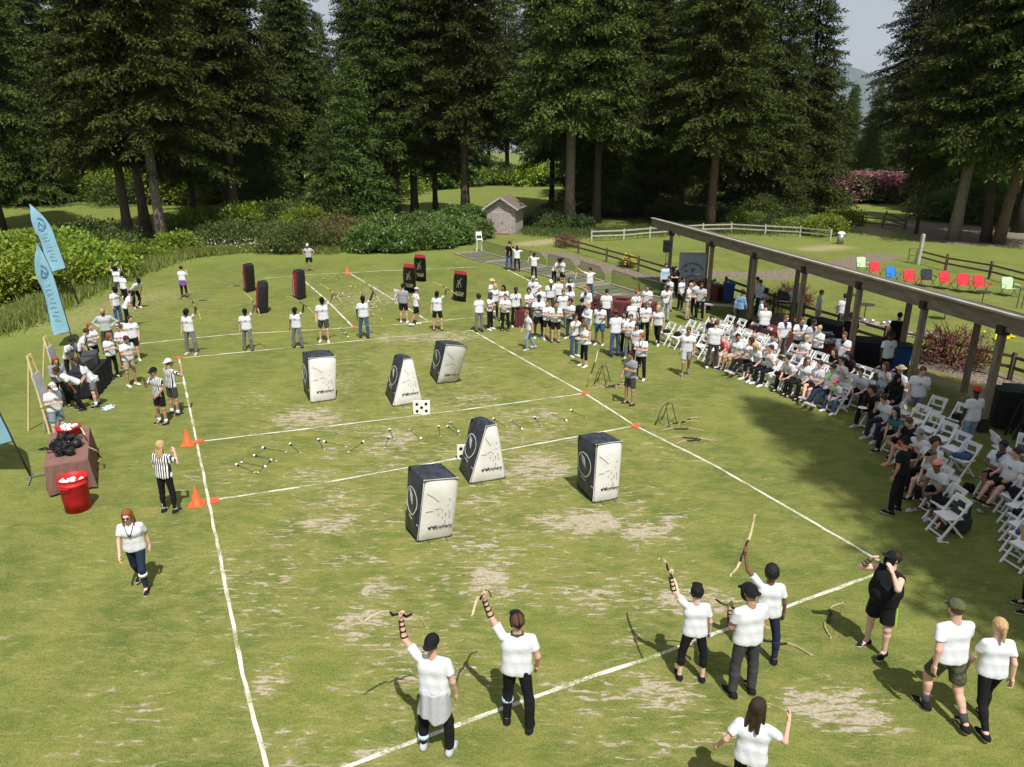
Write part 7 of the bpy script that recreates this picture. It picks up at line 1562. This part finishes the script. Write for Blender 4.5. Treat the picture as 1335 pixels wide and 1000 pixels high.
for x, y, fc, ps, lb, sh_, bt, bk_, hr, sk_, shs, ac, h_, fm in C_:
    kind = 'jacket' if 'jacket' in lb else 'long' if ('denim blue' in lb or 'blue grey shirt' in lb) else 'tee'
    person(x, y, fc, ps, lb, sh_, bt, bk_, hr, sk_, shs, ac, h_, fem=bool(fm), group=CR if y < 470 and x < 860 else None, sk=kind, near=0)
P_ = P(839, 448)
b = MB(); b.box((0, 0, 0), (.28, .03, .20)); o = b.build('orange_folder', CL['orange'], None); o.location = Vector((6.95, 9.95, 1.62)); o.rotation_euler = (.3, .2, .5)
bpy.data.objects.remove(o)
# ---------------------------------------------------------------- seated rows
def face_of(d): return math.degrees(math.atan2(-d[0], d[1]))-180
SN = [0]
def seat(loc, d, lab, who=None, rzj=None):
    """chair at loc facing direction d; who = person kwargs"""
    d = Vector((d[0], d[1], 0)).normalized(); j = RT.uniform(-.06, .06) if rzj is None else rzj; rz = math.atan2(-d.x, d.y)+j
    chair(loc, rz, lab)
    if who:
        pose, label, kw = who; person(0, 0, math.degrees(rz)-180, pose, label, loc=(loc[0]-d.x*.06, loc[1]-d.y*.06, 0), **kw)
dA = Vector((-.91, -.41)); rowA = [868, 882, 897, 912, 928, 943, 957, 971, 985, 1000, 1014, 1029, 1045, 1060, 1075, 1090]
K = dict
WA = {943: ('sitlean', 'seated person in a bright red shirt in the front row', K(shirt='coral', bottom='khaki', bk='shorts', hair=('short', 'brown'), skin='fair')),
      957: ('sitlook', 'dark haired seated spectator right of the one in red', K(bottom='khaki', bk='shorts', hair=('bun', 'black'), skin='tan', fem=True)),
      971: ('sitlegs', 'seated spectator with long black trousers stretched out, front row', K(bottom='black', hair=('long', 'dark'), skin='tan', fem=True, shoes='lgrey')),
      985: ('sitface', 'seated woman with long straight blond hair in the front row', K(bottom='black', bk='capri', hair=('long', 'blond'), skin='fair', fem=True, shoes='white')),
      1000: ('sitarm', 'seated dark haired spectator resting an arm, right of the blond woman', K(bottom='black', hair=('short', 'dark'), skin='light', shoes='white')),
      1029: ('sitlean', 'seated man looking down alone between empty chairs, front row', K(bottom='black', hair=('short', 'black'), skin='light')),
      1045: ('sitlook', 'seated woman with long brown hair turning left, front row', K(bottom='black', hair=('long', 'brown'), skin='light', fem=True)),
      1060: ('sitcross', 'seated man with one leg crossed beside the long haired woman', K(bottom='black', bk='shorts', hair=('short', 'dark'), skin='light', shoes='lgrey', acc=[('lanyard', 'pblue')])),
      1075: ('sitlegs', 'seated man in sunglasses with a lime scarf, front row', K(bottom='navy', hair=('short', 'dark'), skin='light', shoes='white', acc=[sg, ('bandana', 'lime')])),
      1090: ('sitlean', 'seated child in a pink cap at the right end of the front row', K(bottom='jeans', hair=('short', 'brown'), skin='light', h=1.45, shoes='white', acc=[('cap', 'coral'), ('bandana', 'lime')]))}
CL['lime'] = cm('lime_cloth', (.30, .70, .08)); CL['pink'] = cm('pink_cloth', (.8, .35, .33))
BOT = mat('small_black_bag', (.015, .016, .018), .7)
for i, x in enumerate(rowA):
    y = 447+(x-866)*.40; p = P(x, y)
    seat(p, dA, 'white folding chair number %d from the left in the front row%s' % (i+1, ', occupied' if x in WA else ', empty') if False else ('white folding chair, front row, '+('under the '+WA[x][1].split(', ')[0].replace(' in the front row', '').replace(' of the front row', '').replace(' at the right end', '') if x in WA else ['under a dark coat at its left end', 'second from its left end', 'third from its left end', 'fourth from its left end', 'behind the standing man in grey trousers', '', '', '', '', '', 'empty between two seated groups'][i])), WA.get(x))
nb_ = -dA
def back(p, k): return Vector((p.x-dA.x*k, p.y-dA.y*k, 0))
WB = {2: ('sitlook', 'seated person in a black top reaching left in the second row', K(shirt='black', bottom='dgrey', hair=('bun', 'dark'), skin='fair', fem=True)),
      4: ('sit', 'dark haired seated spectator upright in the second row', K(bottom='grey', hair=('short', 'dark'), skin='light')),
      13: ('sitarm', 'seated man in sunglasses with arm along the second row chairs', K(bottom='grey', hair=('short', 'black'), skin='light', acc=[sg])),
      6: ('sitlean', 'seated spectator with fair hair bent forward in the second row', K(bottom='lgrey', hair=('short', 'blond'), skin='light')), 7: ('sit2', 'seated spectator in white and black, second row centre', K(bottom='black', hair=('short', 'dark'), skin='tan'))}
for i, x in enumerate(rowA):
    p = back(P(x, 447+(x-866)*.40), 1.0)
    if i in (8,): continue
    seat(p, dA, 'white folding chair, second row, '+('under the '+WB[i][1].split(' in the')[0] if i in WB else 'place %s from its left end' % ['one', 'two', '', 'four', '', 'six', '', '', '', 'ten', 'eleven', 'twelve', 'thirteen', '', 'fifteen', 'sixteen'][i]), WB.get(i))
WC = {8: ('sit2', 'seated man in sunglasses and lime lanyard in the third row', K(bottom='dgrey', hair=('short', 'blond'), skin='light', acc=[sg, ('lanyard', 'lime')])),
      11: ('sitlean', 'seated girl in black with long dark hair, left of two, third row', K(shirt='black', bottom='black', hair=('long', 'dark'), skin='fair', fem=True)),
      12: ('sitface', 'seated girl in black, right of two, third row', K(shirt='black', bottom='grey', bk='shorts', hair=('long', 'black'), skin='fair', fem=True))}
for i, x in enumerate(rowA):
    if i not in (6, 14, 15):
        p = back(P(x, 447+(x-866)*.40), 2.0); seat(p, dA, 'white folding chair, third row, '+('under the '+WC[i][1].split(' in the')[0] if i in WC else 'place %s from its left end' % ['one', 'two', 'three', 'four', 'five', 'six', '', 'eight', '', 'ten', 'eleven', '', '', 'fourteen'][i]), WC.get(i))
for i, x in enumerate((868, 882, 897, 912)): seat(back(P(x, 447+(x-866)*.40), 3.0), dA, 'white folding chair of the short fourth row, '+['left end', 'second from its left end', 'third from its left end', 'right end'][i])
# middle block
seat(P(1120, 531), (-.8, -.6), 'white folding chair standing a little apart under the seated man in black trousers', ('sitlean', 'seated man in black trousers and white shoes, apart at the corner', K(bottom='black', hair=('short', 'brown'), skin='fair', shoes='white')))
MBK = [((1136, 558), ('sitlean', 'seated dark haired person all in black with a white plate on the knees', K(shirt='black', bottom='black', hair=('curly', 'black'), skin='tan', shoes='lgrey', sk='long'))),
 ((1150, 573), ('sitface', 'seated woman in white and navy holding her hands to her face', K(bottom='navy', hair=('bun', 'dark'), skin='light', fem=True, shoes='lgrey'))),
 ((1166, 590), ('sitlean', 'seated woman in a teal vest with black hair', K(shirt='teal', bottom='black', hair=('long', 'black'), skin='light', fem=True))),
 ((1182, 608), ('sitface', 'seated man in black shirt and bright red shorts with tan shoes', K(shirt='black', bottom='red', bk='shorts', hair=('short', 'brown'), skin='light', shoes='orange'))),
 ((1196, 622), ('sitlean', 'seated person in grey cap right of the red shorts', K(bottom='black', hair=('short', 'dark'), skin='light', acc=[('cap', 'hgrey')]))),
 ((1205, 640), ('sitlook', 'seated woman with dark curls beside the grey capped one', K(bottom='black', hair=('curly', 'dark'), skin='tan', fem=True))),
 ((1212, 654), ('sitlean', 'seated woman with blond hair under a dark cap', K(bottom='khaki', bk='shorts', hair=('long', 'blond'), skin='fair', fem=True, acc=[('cap', 'black')]))),
 ((1219, 668), ('sitlean', 'seated dark skinned man in pale cap and black trousers, nearest of the middle block', K(bottom='black', bk='capri', hair=('short', 'black'), skin='brown', acc=[('capback', 'pink')], shoes='lgrey')))]
for q, wh in MBK: seat(P(*q), (-.93, -.33), 'white folding chair, middle block, under the '+wh[1].split(', ')[0].replace(' person', '').replace(' with a white plate on the knees', ''), wh)
for i, q in enumerate([(1226, 682), (1231, 697)]): seat(P(*q), (-.98, -.15), 'white folding chair at the near end of the middle block, '+['second to last', 'last one beside the backpack'][i])
for i, q in enumerate([(1160, 545), (1176, 556), (1190, 568), (1206, 580), (1222, 592), (1238, 606), (1250, 620)]):
    wh = None
    if i == 0: wh = ('sitlook', 'seated woman in a black headscarf behind the one with the plate', K(shirt='black', bottom='black', hair=None, skin='tan', fem=True, sk='long', acc=[('hijab', 'black')]))
    seat(P(*q), (-.93, -.36), 'white folding chair of the middle block second row, '+('under the seated woman in a black headscarf' if wh else 'place %s from its far end' % ['', 'two', 'three', 'four', 'five', 'six', 'seven'][i]), wh)
seat(P(1146, 527), (-.9, -.4), 'white folding chair under the left one of the straw hat pair', ('sitarm', 'seated person shading their eyes, left of the straw hat wearer', K(bottom='grey', hair=('long', 'brown'), skin='light', fem=True)))
seat(P(1166, 532), (-.9, -.4), 'white folding chair under the straw hat wearer', ('sitarm', 'seated person in a straw hat holding the brim', K(bottom='grey', hair=('short', 'blond'), skin='fair', acc=[('straw', 'straw')])))
for i, q in enumerate([(1212, 556), (1244, 566)]): seat(P(*q), (-.85, -.5), 'white folding chair standing behind the middle block, '+['beside the man in grey shorts', 'alone with a dark coat'][i])
# right block
seat(P(1290, 647), (-.92, -.4), 'white folding chair under the seated man texting, right block', ('sitcross', 'seated man with dark hair and navy scarf looking at a phone, right block', K(bottom='black', bk='shorts', hair=('short', 'black'), skin='brown', acc=[('bandana', 'navy')])))
seat(P(1305, 658), (-.92, -.4), 'white folding chair under the seated woman with folded hands, right block', ('sitlegs', 'seated person in black shorts leaning back beside the man with a phone', K(bottom='black', bk='shorts', hair=('short', 'dark'), skin='light')))
for i, q in enumerate([(1318, 672), (1324, 686), (1327, 699), (1328, 711), (1329, 724), (1331, 738)]): seat(P(*q), (-.97, -.22), 'white folding chair of the right block, '+['with a black bag on it', 'second in front of the black bag', 'middle of the empty run', 'third from the near end', 'second from the near end', 'nearest one by the picture edge'][i])
for i, (q, d) in enumerate([((1303, 606), (.9, -.1)), ((1331, 612), (-.6, -.8)), ((1345, 628), (-.9, -.4))]): seat(P(*q), d, 'loose white folding chair near the black bins, '+['turned sideways', 'facing the camera with a coat', 'at the picture edge'][i])
# things left on chairs
def lay(loc, m, label, s=(.34, .3, .12), name='jacket', cat='jacket', seed=1, z=.465, g=None):
    def f(g_):
        d = ell_d(g_, (0, 0, s[2]*.4), (s[0]*.5, s[1]*.5, s[2]*.6)); d = smin(d, ell_d(g_, (s[0]*.25, -s[1]*.4, 0.0), (s[0]*.3, s[1]*.4, s[2]*.45)), .05); return np.maximum(d+.018*np.sin(g_[..., 0]*33+seed)*np.sin(g_[..., 1]*29+seed*2), -g_[..., 2])
    V, Fq = snet(f, (-s[0]*.7, -s[1]*.9, -.01), (s[0]*.7, s[1]*.7, s[2]*1.2), .02); o = link(name, mesh_np(name, V, Fq, [m], None, True)); o.location = (loc[0], loc[1], z); o.rotation_euler = (0, 0, seed); tag(o, label, cat, g); return o
lay(P(868, 448), CL['black'], 'dark jacket heaped on the leftmost front row chair', seed=1); lay(back(P(882, 453), 1.0), CL['dgrey'], 'charcoal jacket on a second row chair near the left end', seed=2); lay(P(882, 453), CL['black'], 'black bag on the second front row chair', (.25, .2, .2), 'bag', 'bag', 3)
lay(back(P(897, 459), 2.0), CL['black'], 'black jacket on a third row chair', seed=4); lay(P(1318, 672), CL['black'], 'black bag with strap on a right block chair', (.36, .26, .2), 'bag', 'bag', 5); lay(P(1329, 724), CL['jeans'], 'denim jacket on a right block chair', seed=6); lay(P(1327, 699), CL['black'], 'dark jacket on the middle chair of the right block', seed=2.5)
lay(P(1244, 566), CL['black'], 'dark jacket on the lone chair behind the middle block', seed=7); lay(P(1331, 612), CL['jeans'], 'blue jacket on a loose chair near the black bins', seed=8); lay(P(1226, 682), CL['black'], 'black jacket on the second to last middle block chair', seed=9); lay(P(1250, 620), CL['jeans'], 'blue jacket on the last chair of the second middle row', seed=3.3)
lay(P(140, 533), CL['pblue'], 'pale blue cloth dropped on the lawn right of the sign-in table', (.4, .2, .05), 'cloth', 'cloth', 2, .0)
b = MB(); b.lathe([(0, 0), (.09, 0), (.125, .014), (.125, .018), (.085, .006), (0, .006)], n=20); o = b.build('paper_plate', FOAM, None, True); q = P(1136, 558); o.location = (q.x-.42, q.y-.15, .66); tag(o, 'white paper plate on the knees of the person all in black', 'plate')

for i, (r_, k, m_, l) in enumerate([(3, 1.0, 'white2', 'white shirt draped on a second row chair by the left end'), (0, 2.0, 'white2', 'white cloth left on a third row chair'), (5, 1.0, 'dgrey', 'dark bag on a second row chair behind the red shirt'), (9, 1.0, 'black', 'black coat on a second row chair mid row'), (10, 0.0, 'black', 'black bag on the empty front row chair'), (11, 1.0, 'white2', 'white shirt draped on a second row chair, mid row'), (15, 1.0, 'black', 'black coat on the last second row chair'), (7, 2.0, 'grey', 'grey coat on a third row chair mid row'), (13, 2.0, 'white2', 'white shirt on a third row chair near the right end')]):
    x = rowA[r_]; lay(back(P(x, 447+(x-866)*.40), k), CL[m_], l, seed=i*1.3+.4)
for i, (x, y, m_, l) in enumerate([(1262, 640, 'black', 'black bag on the grass behind the middle block'), (1276, 668, 'lgrey', 'white cup on the grass before the right block'), (1226, 706, 'white2', 'scrap of white paper on the grass by the nearest chair')]):
    lay(P(x, y), CL[m_], l, [(.3, .2, .2), (.1, .1, .1), (.14, .1, .02)][i], ['bag', 'cup', 'paper'][i], ['bag', 'cup', 'paper'][i], i, 0)
ws = [o for o in bpy.data.objects if o.parent is None and 'label' in o and len(o['label'].split()) > 16]
for o in ws:
    w_ = o['label'].replace('white folding chair', 'white chair').split()
    while len(w_) > 16: w_.pop()
    while w_[-1] in ('a', 'the', 'of', 'in', 'with', 'and', 'at', 'on', 'right', 'left'): w_.pop()
    o['label'] = ' '.join(w_).rstrip(',')

# ================================================================ summer haze
def haze():
    m = bpy.data.materials.new('haze'); m.use_nodes = True; t = m.node_tree; t.nodes.remove(t.nodes['Principled BSDF']); v = t.nodes.new('ShaderNodeVolumePrincipled')
    v.inputs['Color'].default_value = (.72, .82, .95, 1); v.inputs['Density'].default_value = 5e-5; v.inputs['Anisotropy'].default_value = .1
    t.links.new(v.outputs[0], t.nodes['Material Output'].inputs['Volume'])
    b = MB(); b.box((3900, 4100, 1247), (10300, 8400, 2500)); tag(b.build('haze', m), kind='stuff')
haze()
